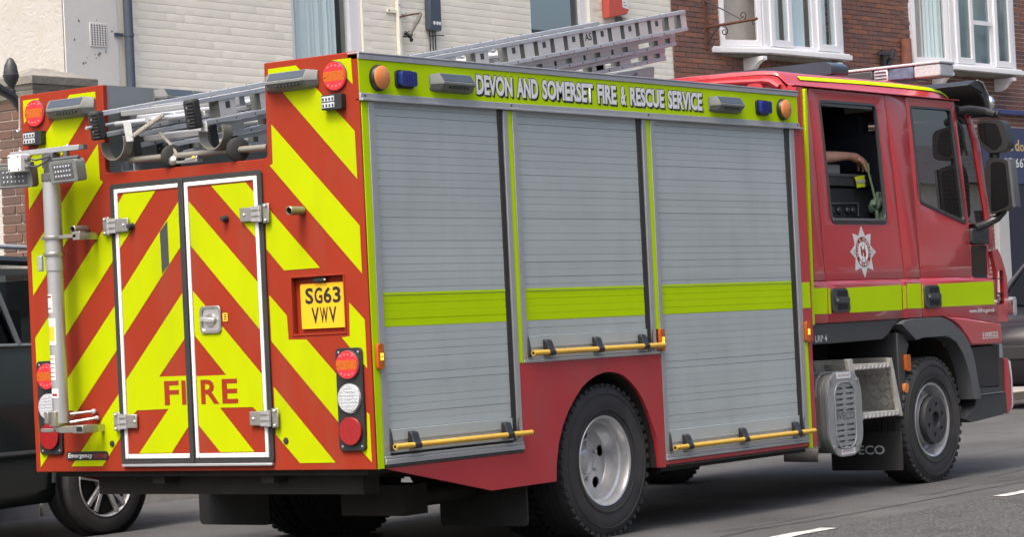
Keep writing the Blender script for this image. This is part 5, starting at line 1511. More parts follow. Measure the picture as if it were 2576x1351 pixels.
# prop poles, rope, tie plates
k = MB()
k.cyl(lp_(0.06, 0.23, 0.045), lp_(4.2, 0.20, 0.075), 0.016, n=10).cyl(lp_(0.02, 0.02, 0.06), lp_(3.6, 0.02, 0.10), 0.014, n=10)
k.cyl(lp_(-0.08, 0.34, 0.06), lp_(0.1, 0.30, 0.06), 0.008, n=8)
k.cyl(lp_(0.05, 0.26, 0.055), lp_(0.05, -0.28, 0.058), 0.0145, n=10)
k.build('prop_pole', 'ladder', LAD)
k = MB()
lbox(k, 0.13, 0.16, -0.30, 0.30, 0.085, 0.115)
lbox(k, 0.18, 0.22, -0.22, 0.22, -0.055, -0.025)
lbox(k, 0.35, 0.39, -0.30, 0.30, 0.06, 0.115)
k.build('cross_brace', 'alu', LAD, bevel=0.004)
k = MB()
for i in range(14):
    t = i / 13
    a = lp_(0.02, 0.13 - 0.22 * t, 0.0 + 0.085 * t - 0.01)
    k.ell(a, 0.010, 0.010, 0.014, 8)
k.build('halyard_rope', 'rope', LAD)
MB().tube([lp_(0.05, -0.02, -0.01), lp_(0.06, -0.07, -0.07), lp_(0.06, -0.10, -0.12)], 0.008, 6).build('halyard_tail', 'rope', LAD)
k = MB()
lbox(k, 0.012, 0.018, 0.125, 0.175, -0.035, 0.068)
k.build('tally_plate', 'silver_vinyl', LAD, bevel=0.003)
k = MB(); lbox(k, 0.02, 0.026, -0.365, -0.325, -0.03, 0.02) ; lbox(k, 0.02, 0.026, -0.365, -0.335, 0.045, 0.07)
k.build('tally_plate', 'silver_vinyl', LAD, bevel=0.003)

# ---- gantry parts of the fire engine around the ladder
k = MB()
k.cyl((0.02, 1.50, 2.022), (0.02, 0.59, 2.014), 0.017, n=12)
k.build('roller_shaft', 'brass', FE)
for y in (1.21, 0.78):
    o = MB().lathe([(0.0, -0.02), (0.045, -0.02), (0.058, -0.012), (0.060, 0.0), (0.058, 0.012), (0.045, 0.02), (0.0, 0.02)], (0.02, y, 2.018), (0.35, 0.9, 0), 28).build('ladder_roller', 'rubber', FE)
for (y, dx) in ((1.545, -0.02), (0.885, -0.02)):
    vs = []; fs = []
    n = 22
    for i in range(n + 1):
        a = radians(170 + 215 * i / n)
        for (r_, xo) in ((0.082, -0.03), (0.082, 0.03), (0.077, 0.03), (0.077, -0.03)):
            vs.append((dx + xo, y - r_ * cos(a) * 1.0, 2.105 + r_ * sin(a)))
    for i in range(n):
        for q in range(4):
            fs.append((4 * i + q, 4 * i + (q + 1) % 4, 4 * i + 4 + (q + 1) % 4, 4 * i + 4 + q))
    fs += [(0, 1, 2, 3), (4 * n, 4 * n + 3, 4 * n + 2, 4 * n + 1)]
    MB().add(vs, fs).build('retaining_hoop', 'brass', FE)
k = MB().box(0.01, 0.05, 1.46, 1.47, 1.965, 2.02).box(0.01, 0.05, 1.54, 1.55, 1.965, 2.02).box(0.01, 0.055, 1.45, 1.555, 1.966, 1.972)
k.build('shaft_bracket', 'trough', FE)
k = MB().ell((-0.0, 1.19, 1.995), 0.02, 0.03, 0.025, 10).box(-0.01, 0.03, 1.02, 1.16, 1.978, 1.992).cyl((0.0, 1.10, 1.99), (0.0, 1.02, 1.998), 0.012, n=10)
k.build('ladder_catch', 'steel', FE, bevel=0.002)
MB().ell((-0.005, 1.045, 1.999), 0.010, 0.014, 0.010, 8).build('catch_knob', 'sticker_yellow', FE)
k = MB().plate([(2.30, 2.30), (4.00, 2.30), (4.06, 2.655), (2.50, 2.395)], SIDE, 1.02, 1.55)
k.build('ladder_ramp', 'silencer', FE, bevel=0.004)
k = MB()
k.cyl((3.45, 1.015, 2.40), (3.85, 1.015, 2.60), 0.008, n=8)
k.build('ramp_stay', 'midgrey', FE)
bar_light(0.36, 0.66, 2.325, 2.408, lambda u, v, d: (u, 1.652 + d, v), FE, -0.0)

# ================================================================== kit and crew inside the cab window
box1 = thing('equipment_crate', 'grey lidded equipment crate seen through the open crew window under the forearm', 'crate', (5.1, 0.55, 1.55))
MB().box(4.78, 5.50, 0.30, 0.78, 1.30, 1.875).build('crate_body', 'interior', box1, bevel=0.01)
MB().box(4.76, 5.52, 0.285, 0.80, 1.885, 1.955).build('crate_rim', 'darkgrey', box1, bevel=0.006)
MB().box(4.755, 5.525, 0.28, 0.29, 1.945, 1.962).build('rim_lip', 'midgrey', box1, bevel=0.003)
MB().box(4.80, 5.06, 0.33, 0.62, 1.963, 2.025).build('crate_lid', 'interior_grey', box1, bevel=0.008)
k = MB()
k.tube([(4.80, 0.292, 1.70), (4.80, 0.285, 1.775), (5.18, 0.285, 1.78), (5.18, 0.285, 1.70)], 0.006, 6)
k.build('crate_handle', 'midgrey', box1)
k = MB()
for x in (4.86, 4.95, 5.06, 5.13): k.ell((x, 0.292, 1.735), 0.026, 0.012, 0.022, 8)
k.build('crate_fittings', 'darkgrey', box1)
wb = thing('water_bottle', 'small translucent bottle standing on the crate beside the hand', 'bottle', (5.44, 0.38, 1.963))
MB().lathe([(0.0, 0.0), (0.032, 0.002), (0.034, 0.01), (0.034, 0.065), (0.02, 0.08), (0.014, 0.084), (0.0, 0.085)], (5.46, 0.37, 1.963), (0, 0, 1), 16).build('bottle_body', 'clearlens', wb)
MB().lathe([(0.0345, 0.02), (0.0348, 0.021), (0.0348, 0.05), (0.0345, 0.051)], (5.46, 0.37, 1.963), (0, 0, 1), 16).build('bottle_label', 'white_trim', wb)
gl = thing('hanging_gloves', 'bundle of pale green work gloves hanging from a cord inside the window', 'gloves', (5.34, 0.25, 1.68))
k = MB()
for i in range(6):
    a = i * 1.05
    k.ell((5.345 + 0.035 * cos(a), 0.245 + 0.02 * sin(a), 1.755 + 0.01 * i - 0.02), 0.030, 0.028, 0.042, 10)
for (dx, dz, an) in ((-0.05, 0.035, 0.6), (-0.02, 0.06, 0.3), (0.02, 0.06, -0.2), (0.055, 0.03, -0.6), (0.03, -0.05, 0.2), (-0.03, -0.055, -0.2)):
    c_ = Vector((5.345 + dx, 0.225, 1.755 + dz)); d = Vector((sin(an), 0, cos(an))) * 0.035
    k.tube([c_ - d, c_, c_ + d], [0.012, 0.015, 0.010], 8)
k.build('glove_bundle', 'green', gl)
MB().tube([(5.27, 0.25, 2.03), (5.275, 0.248, 1.97), (5.31, 0.246, 1.88), (5.335, 0.245, 1.80)], [0.010, 0.007, 0.008, 0.007], 8).build('glove_cord', 'cord', gl)
hv = thing('hi_vis_tag', 'fluorescent yellow reflective tag hooked over the crate edge', 'tag', (5.19, 0.27, 1.90))
hv_o = MB().plate([(5.125, 1.943), (5.245, 1.957), (5.25, 1.882), (5.15, 1.874), (5.145, 1.905)], SIDE, 0.262, 0.272).build('tag_body', 'hivis', hv, bevel=0.003)
MB().plate([(5.143, 1.905), (5.247, 1.912), (5.248, 1.930), (5.138, 1.924)], SIDE, 0.259, 0.2615).build('reflective_stripe', 'silver_vinyl', hv)

# person: one continuous body, right forearm lying across the crate, hand drooping
def skin_body(name, nodes, edges, m_, parent=None, sub=2):
    me = bpy.data.meshes.new(name)
    me.from_pydata([n[0] for n in nodes], edges, [])
    o = bpy.data.objects.new(name, me)
    fin(o, m_, parent)
    bm = bmesh.new(); bm.from_mesh(me)
    lay = bm.verts.layers.skin.verify()
    bm.verts.ensure_lookup_table()
    for i, n in enumerate(nodes):
        bm.verts[i][lay].radius = n[1] if isinstance(n[1], tuple) else (n[1], n[1])
        bm.verts[i][lay].use_root = (i == 0)
    bm.to_mesh(me); bm.free()
    sk = o.modifiers.new('skin', 'SKIN'); sk.use_smooth_shade = True
    ss = o.modifiers.new('sub', 'SUBSURF'); ss.levels = sub; ss.render_levels = sub
    return o
PR = thing('person', 'person in the crew cab with bare forearm and drooping hand at the open window', 'person', (4.45, 0.50, 1.45))
N_ = []; E_ = []
def nd(p, r, prev=None):
    N_.append((Vector(p), r)); i = len(N_) - 1
    if prev is not None: E_.append((prev, i))
    return i
pel = nd((4.42, 0.52, 1.52), 0.13)
wst = nd((4.40, 0.52, 1.68), 0.125, pel); chs = nd((4.39, 0.52, 1.88), 0.14, wst); nk = nd((4.40, 0.52, 2.06), 0.055, chs); hd = nd((4.42, 0.52, 2.20), 0.085, nk); hd2 = nd((4.43, 0.52, 2.30), 0.075, hd)
shR = nd((4.42, 0.36, 2.00), 0.065, chs); el = nd((4.70, 0.335, 2.055), 0.045, shR)
f1 = nd((4.80, 0.325, 2.062), 0.041, el); f2 = nd((4.95, 0.315, 2.070), 0.036, f1); wr = nd((5.13, 0.305, 2.078), 0.026, f2); pm = nd((5.20, 0.300, 2.072), (0.022, 0.034), wr); pm2 = nd((5.262, 0.298, 2.052), (0.020, 0.036), pm)
shL = nd((4.42, 0.68, 2.00), 0.065, chs); eL = nd((4.52, 0.74, 1.74), 0.045, shL); hL = nd((4.75, 0.68, 1.68), 0.032, eL)
hpR = nd((4.50, 0.42, 1.51), 0.09, pel); kR = nd((4.72, 0.40, 1.55), 0.07, hpR); fR = nd((4.72, 0.40, 1.10), 0.05, kR)
hpL = nd((4.50, 0.62, 1.51), 0.09, pel); kL = nd((4.72, 0.64, 1.55), 0.07, hpL); fL = nd((4.72, 0.64, 1.10), 0.05, kL)
# fingers: y, then knuckle chain falling off the end of the palm
for (dy, L1, L2, L3, a0) in ((-0.030, 0.036, 0.024, 0.020, -35), (-0.010, 0.042, 0.028, 0.022, -30), (0.011, 0.040, 0.026, 0.021, -34), (0.030, 0.031, 0.020, 0.018, -42)):
    p = Vector((5.270, 0.298 + dy, 2.044)); i = nd(p, 0.0105, pm2)
    a = radians(a0)
    for (l, da, r_) in ((L1, 0, 0.0098), (L2, -32, 0.0088), (L3, -24, 0.0072)):
        a += radians(da)
        p = p + Vector((cos(a) * l, dy * 0.05, sin(a) * l)); i = nd(p, r_, i)
p = Vector((5.195, 0.262, 2.052)); i = nd(p, 0.013, pm)
for (d, r_) in (((0.022, -0.012, -0.024), 0.0115), ((0.018, -0.004, -0.030), 0.0100), ((0.010, 0.0, -0.022), 0.0082)):
    p = p + Vector(d); i = nd(p, r_, i)
skin_body('body', N_, E_, 'skin', PR)
N2 = [(Vector((4.42, 0.52, 1.50)), 0.15), (Vector((4.40, 0.52, 1.68)), 0.145), (Vector((4.39, 0.52, 1.88)), 0.158), (Vector((4.40, 0.52, 2.02)), 0.07), (Vector((4.42, 0.35, 2.00)), 0.08), (Vector((4.62, 0.338, 2.045)), 0.062), (Vector((4.42, 0.69, 2.00)), 0.08), (Vector((4.52, 0.75, 1.76)), 0.06)]
skin_body('shirt', N2, [(0, 1), (1, 2), (2, 3), (2, 4), (4, 5), (2, 6), (6, 7)], 'navy', PR)
MB().ell((4.405, 0.52, 2.285), 0.095, 0.088, 0.075, 14).build('hair', 'hair', PR)
k = MB()
for dy in (-0.03, 0.03): k.ell((4.505, 0.52 + dy, 2.235), 0.008, 0.012, 0.008, 8)
k.ell((4.505, 0.52, 2.17), 0.006, 0.025, 0.006, 8)
k.build('face_detail', 'hair', PR)
MB().ell((4.515, 0.52, 2.205), 0.018, 0.013, 0.022, 8).build('nose', 'skin', PR)

# ================================================================== SETTING
road = MB().add([(-60, -13.5, 0), (120, -13.5, 0), (120, 5.2, 0), (-60, 5.2, 0)], [(0, 1, 2, 3)]).build('road', 'asphalt', None, smooth=0, kind='structure')
gr = MB().add([(-400, -400, -0.05), (400, -400, -0.05), (400, 400, -0.05), (-400, 400, -0.05)], [(0, 1, 2, 3)]).build('ground', 'paving', None, smooth=0, kind='structure')
rnd = random.Random(3)
def dash(x0, x1, y0, y1):
    n = 26; up_ = []; dn = []
    for i in range(n + 1):
        x = x0 + (x1 - x0) * i / n
        up_.append((x, y1 + rnd.uniform(-0.012, 0.006))); dn.append((x, y0 + rnd.uniform(-0.006, 0.012)))
    pts = dn + up_[::-1]
    MB().plate(pts, FLAT, 0.0035, 0.0045).build('road_marking', 'roadpaint', road, smooth=0)
for i in range(-4, 10):
    x0 = 4.455 + 3.98 * i
    dash(x0, x0 + 1.99, -0.985, -0.885)
crk = [(1.9, -0.60), (2.4, -0.56), (3.0, -0.62), (3.9, -0.604), (4.4, -0.595), (4.80, -0.577), (5.6, -0.58), (7, -0.57)]
k = MB()
for i in range(len(crk) - 1):
    (xa, ya), (xb, yb) = crk[i], crk[i + 1]
    wd = 0.006
    k.add([(xa, ya - wd, 0.003), (xb, yb - wd, 0.003), (xb, yb + wd, 0.003), (xa, ya + wd, 0.003)], [(0, 1, 2, 3)])
k.build('tar_seam', 'tar', road, smooth=0)
for pts in ([(5.9, -0.15), (6.6, -0.08), (7.3, -0.16), (8.4, -0.05), (9.6, -0.12), (11, 0.02)], [(4.6, -0.42), (5.2, -0.36), (5.9, -0.44), (6.8, -0.38)], [(2.2, -0.40), (2.7, -0.47), (3.4, -0.45)], [(8.0, 1.0), (9.2, 1.1), (10.5, 0.95), (12.5, 1.1)]):
    k = MB()
    for (xa, ya), (xb, yb) in zip(pts, pts[1:]):
        k.add([(xa, ya - 0.004, 0.0028), (xb, yb - 0.004, 0.0028), (xb, yb + 0.004, 0.0028), (xa, ya + 0.004, 0.0028)], [(0, 1, 2, 3)])
    k.build('road_crack', 'tar', road, smooth=0)
pav = MB().box(-60, 120, 5.331, 60, -0.04, 0.095).build('pavement', 'paving', None, kind='structure')
ks = MB().box(0.004, 0.911, 5.2, 5.327, -0.03, 0.102).mesh('kerb_stone')
ks.materials.append(M['kerb'])
for i in range(22):
    o = bpy.data.objects.new('kerb_stone', ks); COL.objects.link(o); o.parent = pav
    o.location = (-1.8 + 0.915 * i, rnd.uniform(-0.004, 0.004), rnd.uniform(-0.004, 0.004))
    b = o.modifiers.new('bevel', 'BEVEL'); b.width = 0.012; b.segments = 2
np_ = MB().box(-60, 120, -60, -13.5, -0.04, 0.095).build('near_pavement', 'paving', None, kind='structure')

# ---- brick gate pier with stone cap
PI_ = thing('gate_pier', 'old brick gate pier with pyramid stone cap at the left edge', 'pier', (4.41, 6.75, 0.095))
core = MB().box(4.15, 4.68, 6.57, 6.94, 0.095, 2.98).build('mortar_core', 'mortar', PI_)
bp_z = 0.0705
def pbrick(name, x0, x1, y0, y1, z):
    return MB().box(x0, x1, y0, y1, z + 0.004, z + bp_z - 0.005).build(name, 'old_brick', core, bevel=0.004)
nrow = int((2.98 - 1.35) / bp_z)
for r_ in range(nrow):
    z = 1.35 + r_ * bp_z
    j = lambda: rnd.uniform(-0.003, 0.003)
    if r_ % 2:
        spans = ((6.562, 6.68), (6.69, 6.80), (6.81, 6.948)); xs_ = ((4.255, 4.46), (4.47, 4.688))
    else:
        spans = ((6.562, 6.735), (6.745, 6.948)); xs_ = ((4.255, 4.36), (4.37, 4.57), (4.58, 4.688))
    for (a, b_) in spans: pbrick('brick', 4.140 + j(), 4.248, a, b_, z)
    for (a, b_) in xs_: pbrick('brick', a, b_, 6.560 + j(), 6.66, z)
k = MB()
def frust(z0, z1, g0, g1):
    a = (4.14, 4.69, 6.56, 6.95)
    q = lambda g, z: [(a[0] - g, a[2] - g, z), (a[1] + g, a[2] - g, z), (a[1] + g, a[3] + g, z), (a[0] - g, a[3] + g, z)]
    k.add(q(g0, z0) + q(g1, z1), [(0, 3, 2, 1), (4, 5, 6, 7), (0, 1, 5, 4), (1, 2, 6, 5), (2, 3, 7, 6), (3, 0, 4, 7)])
frust(2.98, 3.035, 0.02, 0.035); frust(3.0351, 3.075, 0.035, 0.05); frust(3.0751, 3.14, 0.062, 0.064)
frust(3.1401, 3.225, 0.060, -0.18)
k.build('stone_cap', 'stone', PI_, bevel=0.006)
ir = thing('iron_finial_bracket', 'black iron bracket with acorn finial in front of the brick pier', 'bracket', (3.95, 6.4, 2.6))
fx, fy = 3.80, 6.42
MB().lathe([(0.0, 0.175), (0.022, 0.160), (0.045, 0.115), (0.053, 0.065), (0.054, 0.05), (0.060, 0.046), (0.058, 0.030), (0.048, 0.0), (0.026, -0.035), (0.022, -0.06), (0.03, -0.065), (0.03, -0.09)], (fx, fy, 3.07), (0, 0, 1), 20).build('acorn_finial', 'iron', ir)
MB().tube([(fx - 0.20, fy, 3.05), (fx - 0.1, fy, 3.0), (fx, fy, 2.96), (fx + 0.09, fy, 2.87), (fx + 0.17, fy, 2.76), (fx + 0.23, fy, 2.62), (fx + 0.25, fy, 2.45)], 0.036, 10).build('curved_bar', 'iron', ir)

# ---- cars
def make_car(name, label, loc, rot, paint, group):
    t = thing(name, label, 'car', loc, group, local=True)
    t.rotation_euler = (0, 0, rot)
    L_, Wd = 2.18, 0.87
    # lower body: loft of side profile stations (x, half width, z bottom, z belt)
    st_ = [(-2.18, 0.70, 0.42, 0.86), (-2.12, 0.80, 0.30, 1.02), (-1.95, 0.855, 0.24, 1.10), (-1.3, 0.87, 0.22, 1.13), (-0.3, 0.87, 0.20, 1.14), (0.8, 0.87, 0.20, 1.13), (1.15, 0.865, 0.21, 1.06), (1.5, 0.85, 0.22, 1.00), (1.85, 0.81, 0.23, 0.93), (2.05, 0.74, 0.27, 0.84), (2.14, 0.62, 0.34, 0.72)]
    vs = []; fs = []
    nn = 10
    for (x, hw, z0, z1) in st_:
        h_ = z1 - z0
        half = [(hw * 0.86, z0), (hw * 0.97, z0 + h_ * 0.10), (hw, z0 + h_ * 0.35), (hw * 0.995, z0 + h_ * 0.62), (hw * 0.965, z0 + h_ * 0.90), (hw * 0.93, z1)]
        ring = half + [(-a, b_) for (a, b_) in reversed(half)]
        vs += [(x, a, b_) for (a, b_) in ring]
    n = 12
    for i in range(len(st_) - 1):
        for j in range(n):
            fs.append((i * n + j, i * n + (j + 1) % n, (i + 1) * n + (j + 1) % n, (i + 1) * n + j))
    fs += [tuple(range(n)), tuple(range((len(st_) - 1) * n, len(st_) * n))]
    body = MB().add(vs, fs).build('body', paint, t, smooth=50)
    # roof and pillars
    rf = [(-1.95, 0.80, 1.12), (-1.75, 0.70, 1.58), (-1.4, 0.69, 1.655), (-0.5, 0.69, 1.685), (0.3, 0.68, 1.66), (0.55, 0.67, 1.60)]
    vs = []; fs = []
    for (x, hw, z) in rf[1:]:
        vs += [(x, -hw, z - 0.05), (x, -hw * 0.96, z - 0.012), (x, -hw * 0.6, z + 0.01), (x, hw * 0.6, z + 0.01), (x, hw * 0.96, z - 0.012), (x, hw, z - 0.05)]
    for i in range(len(rf) - 2):
        for j in range(5): fs.append((i * 6 + j, i * 6 + j + 1, (i + 1) * 6 + j + 1, (i + 1) * 6 + j))
    MB().add(vs, fs).build('roof', paint, t, smooth=50)
    for s in (-1, 1):
        k = MB()
        k.tube([(0.52, s * 0.665, 1.57), (0.85, s * 0.74, 1.33), (1.16, s * 0.80, 1.06)], 0.030, 8)
        k.tube([(-1.72, s * 0.70, 1.54), (-1.95, s * 0.79, 1.10)], 0.05, 8)
        k.tube([(-0.35, s * 0.692, 1.64), (-0.42, s * 0.81, 1.12)], 0.035, 8)
        k.tube([(0.55, s * 0.672, 1.60), (0.3, s * 0.685, 1.625), (-0.5, s * 0.693, 1.645), (-1.4, s * 0.693, 1.61), (-1.72, s * 0.70, 1.54)], 0.026, 8)
        k.build('pillar', paint, t)
        MB().tube([(-0.62, s * 0.712, 1.60), (-0.74, s * 0.822, 1.14)], 0.016, 6).build('quarter_bar', 'midgrey', t)
        MB().add([(0.50, s * 0.672, 1.60), (-1.70, s * 0.697, 1.58), (-1.9, s * 0.80, 1.12), (1.12, s * 0.80, 1.10)], [(0, 1, 2, 3)]).build('side_window', 'carglass', t)
        MB().tube([(1.10, s * 0.815, 1.115), (0.4, s * 0.822, 1.135), (-0.6, s * 0.822, 1.145), (-1.88, s * 0.80, 1.125)], 0.011, 6).build('belt_trim', 'chrome', t)
        MB().tube([(0.25, s * 0.62, 1.70), (-0.5, s * 0.63, 1.73), (-1.45, s * 0.63, 1.70)], 0.014, 8).build('roof_rail', 'alu', t)
        MB().ell((0.75, s * 0.97, 1.16), 0.07, 0.10, 0.07, 10).build('door_mirror', paint, t)
        MB().box(-0.25, -0.07, s * 0.872 - 0.012, s * 0.872 + 0.012, 0.93, 0.96).build('door_handle', 'chrome', t, bevel=0.004)
        MB().obox((1.98, s * 0.66, 0.72), (0.10, 0, 0.02), (0.0, 0.10, 0), (0, 0, 0.07)).build('headlamp', 'clearlens', t, bevel=0.03)
        MB().obox((-2.06, s * 0.72, 0.90), (0.06, 0, 0), (0, 0.08, 0), (0, 0, 0.12)).build('tail_lamp', 'redlens', t, bevel=0.02)
        for xw in (-1.30, 1.32):
            MB().lathe([(0.0, 0.0), (0.372, 0.0), (0.372, 0.02)], (xw, s * 0.862, 0.335), (0, s, 0), 36).build('wheel_well', 'hole', t)
            y = s * 0.80
            tw = MB().lathe([(0.215, -0.09), (0.225, -0.105), (0.27, -0.11), (0.30, -0.10), (0.316, -0.07), (0.318, 0.07), (0.30, 0.10), (0.27, 0.11), (0.225, 0.105), (0.215, 0.09)], (xw, y, 0.317), (0, s, 0), 48).build('wheel', 'tyre', t)
            k = MB().lathe([(0.218, 0.10), (0.212, 0.108), (0.203, 0.098), (0.198, 0.05), (0.19, -0.05)], (xw, y, 0.317), (0, s, 0), 40)
            for i in range(5):
                for da in (-0.16, 0.16):
                    a = 2 * pi * i / 5 + 0.35
                    p0 = Vector((xw + 0.04 * cos(a + da), y + s * 0.085, 0.317 + 0.04 * sin(a + da)))
                    p1 = Vector((xw + 0.20 * cos(a + da * 1.05), y + s * 0.098, 0.317 + 0.20 * sin(a + da * 1.05)))
                    d = (p1 - p0) / 2; tt = Vector((-sin(a + da), 0, cos(a + da))) * 0.013
                    k.obox((p0 + p1) / 2, d, tt, Vector((0, s * 0.010, 0)))
            k.lathe([(0.0, 0.105), (0.03, 0.103), (0.05, 0.09), (0.055, 0.06)], (xw, y, 0.317), (0, s, 0), 20)
            k.build('rim', 'rim', tw, bevel=0.002)
            MB().lathe([(0.0, 0.03), (0.195, 0.03)], (xw, y, 0.317), (0, s, 0), 24).build('brake', 'hole', tw)
    MB().add([(0.56, -0.62, 1.59), (0.56, 0.62, 1.59), (1.17, 0.74, 1.08), (1.17, -0.74, 1.08)], [(0, 1, 2, 3)]).build('windscreen', 'carglass', t)
    MB().add([(-1.74, -0.65, 1.55), (-1.74, 0.65, 1.55), (-2.0, 0.74, 1.10), (-2.0, -0.74, 1.10)], [(0, 1, 2, 3)]).build('rear_window', 'carglass', t)
    for s in (-1, 1):
        MB().tube([(1.02, s * 0.868, 0.52), (0.0, s * 0.872, 0.52), (-0.92, s * 0.868, 0.52)], 0.016, 6).build('side_moulding', 'darkgrey', t)
        MB().tube([(-0.40, s * 0.820, 1.12), (-0.42, s * 0.8665, 0.80), (-0.42, s * 0.8715, 0.50), (-0.40, s * 0.852, 0.30)], 0.006, 6).build('door_gap', 'hole', t)
        MB().tube([(-0.98, s * 0.818, 1.10), (-0.92, s * 0.8665, 0.86), (-0.84, s * 0.8685, 0.64)], 0.006, 6).build('door_gap', 'hole', t)
        for xw in (-1.30, 1.32):
            MB().tube([(xw + 0.385 * cos(a), s * 0.868, 0.335 + 0.385 * sin(a)) for a in [pi * q / 16 for q in range(17)]], 0.013, 6).build('arch_lip', 'darkgrey', t)
    MB().box(2.10, 2.16, -0.45, 0.45, 0.52, 0.66).build('grille', 'black', t, bevel=0.01)
    k = MB()
    for x in (-0.9, 0.1):
        for y in (-0.36, 0.36): k.box(x - 0.08, x + 0.06, y - 0.22, y + 0.22, 0.75, 1.35)
    k.build('seat', 'interior', t)
    return t
make_car('parked_car', 'dark green car with chrome belt line, half hidden behind the fire engine rear', (0.40, 4.385, 0), pi, 'carpaint', 'cars parked along the far kerb')
make_car('parked_car', 'dark car with pale reflections on its bonnet beyond the fire engine cab', (17.35, 3.9, 0), pi, 'carpaint2', 'cars parked along the far kerb')

# ---- cream painted house
WY = 8.97
WHs = thing('cream_house', 'cream painted brick house with trowelled gable behind the fire engine', 'house', (11.5, WY, 0.095))
w1 = [(9.845, 3.30), (10.935, 3.30), (10.935, 5.25), (9.845, 5.25)]
w2 = [(13.845, 3.75), (15.045, 3.75), (15.045, 5.35), (13.845, 5.35)]
wall = MB().plate([(7.45, 0.095), (16.70, 0.095), (16.70, 7.6), (7.45, 7.6)], SIDE, WY + 0.0005, WY + 0.30, [w1, w2]).build('front_wall', 'painted', WHs)
MB().box(6.80, 7.449, WY - 0.012, WY + 0.30, 0.095, 7.6).build('render_strip', 'render_grey', WHs)
MB().box(6.79, 6.83, WY + 0.3005, 17.0, 0.095, 8.4).build('gable_wall', 'rough_render', WHs)
MB().box(6.785, 6.7995, WY - 0.0, WY + 0.3, 0.095, 7.6).build('gable_return', 'rough_render', WHs)
MB().box(6.83, 16.7, WY + 3.0, WY + 3.1, 0.095, 7.6).build('back_partition', 'room', WHs)
MB().add([(6.6, WY - 0.3, 7.6), (16.7, WY - 0.3, 7.6), (16.7, 13, 10.2), (6.6, 13, 10.2)], [(0, 1, 2, 3)]).build('roof', 'roof', WHs)
# courses of the painted brickwork, each a run with uneven recessed joints
z = 3.18
while z < 5.42:
    runs = [(7.60, 16.695)]
    for wn_ in (w1, w2):
        a, b_, za, zb = wn_[0][0] - 0.004, wn_[1][0] + 0.004, wn_[0][1], wn_[2][1]
        if za - 0.075 < z < zb:
            new = []
            for (p, q) in runs:
                if p < a < q: new += [(p, a), (b_, q)]
                else: new.append((p, q))
            runs = new
    for (p, q) in runs:
        n = max(3, int((q - p) / 0.225))
        vs = []; fs = []
        xs_ = []
        off_ = (q - p) / n * (0.5 if int(round(z / 0.075)) % 2 else 0.0)
        for i in range(n + 1):
            xb = min(p + (q - p) * i / n + off_, q)
            xs_ += [(xb - 0.004, 0), (xb, 1), (xb + 0.004, 0)] if p + 0.01 < xb < q - 0.01 else [(max(p, min(q, xb)), 0)]
        for (x, jn) in xs_:
            y = WY + 0.0004 * jn + rnd.uniform(-0.0003, 0.0003)
            zt = z + 0.0722 + rnd.uniform(-0.0030, 0.0032); zl = z + rnd.uniform(-0.001, 0.0015)
            vs += [(x, WY + 0.003, zl), (x, y - 0.002, zl + 0.002), (x, y - 0.003, zl + 0.012), (x, y - 0.003, zt - 0.012), (x, y - 0.002, zt - 0.002), (x, WY + 0.003, zt)]
        for i in range(len(xs_) - 1):
            for j in range(5): fs.append((i * 6 + j, i * 6 + j + 1, (i + 1) * 6 + j + 1, (i + 1) * 6 + j))
        MB().add(vs, fs).build('brick_course', 'painted', wall, smooth=30)
    z += 0.075
# windows
def house_window(x0, x1, z0, z1, fl, fr, inner, gm='houseglass'):
    f_ = MB().plate([(x0, z0), (x1, z0), (x1, z1), (x0, z1)], SIDE, WY + 0.03, WY + 0.10, [[(x0 + fl, z0 + 0.09), (x1 - fr, z0 + 0.09), (x1 - fr, z1 - 0.09), (x0 + fl, z1 - 0.09)]]).build('window', 'upvc', WHs, bevel=0.006)
    MB().add([(x0 + fl - 0.01, WY + 0.07, z0 + 0.08), (x1 - fr + 0.01, WY + 0.07, z0 + 0.08), (x1 - fr + 0.01, WY + 0.07, z1 - 0.08), (x0 + fl - 0.01, WY + 0.07, z1 - 0.08)], [(0, 1, 2, 3)]).build('pane', gm, f_)
    if inner == 'curtain':
        n = 60; vs = []
        for i in range(n + 1):
            x = x0 + fl + (x1 - x0 - fl - fr - 0.10) * i / n
            y = WY + 0.135 + 0.016 * sin(i * 1.15) + 0.012 * sin(i * 0.47)
            vs += [(x, y, z0 - 0.05), (x, y + 0.01 * sin(i * 1.1), z1 + 0.05)]
        MB().add(vs, [(2 * i, 2 * i + 2, 2 * i + 3, 2 * i + 1) for i in range(n)]).build('net_curtain', 'curtain', f_)
    else:
        MB().box(x0 + fl, x1 - fr, WY + 0.2, WY + 0.22, z0, 4.42).build('window_ledge_board', 'interior_grey', f_)
    MB().box(x0 - 0.05, x1 + 0.05, WY - 0.06, WY + 0.05, z0 - 0.06, z0 - 0.0015).build('sill', 'upvc', f_, bevel=0.006)
    MB().box(x0, x1, WY + 0.9, WY + 0.92, z0 - 0.3, z1 + 0.3).build('room_back', 'room', f_)
house_window(9.848, 10.932, 3.303, 5.247, 0.07, 0.17, 'curtain')
house_window(13.848, 15.042, 3.753, 5.347, 0.03, 0.19, 'board', 'dimglass')
k = MB().plate([(14.985, 3.75), (15.04, 3.75), (15.055, 4.6), (15.03, 5.35), (14.99, 5.35)], SIDE, WY - 0.01, WY + 0.03)
k.build('reveal_edge', 'painted', WHs)
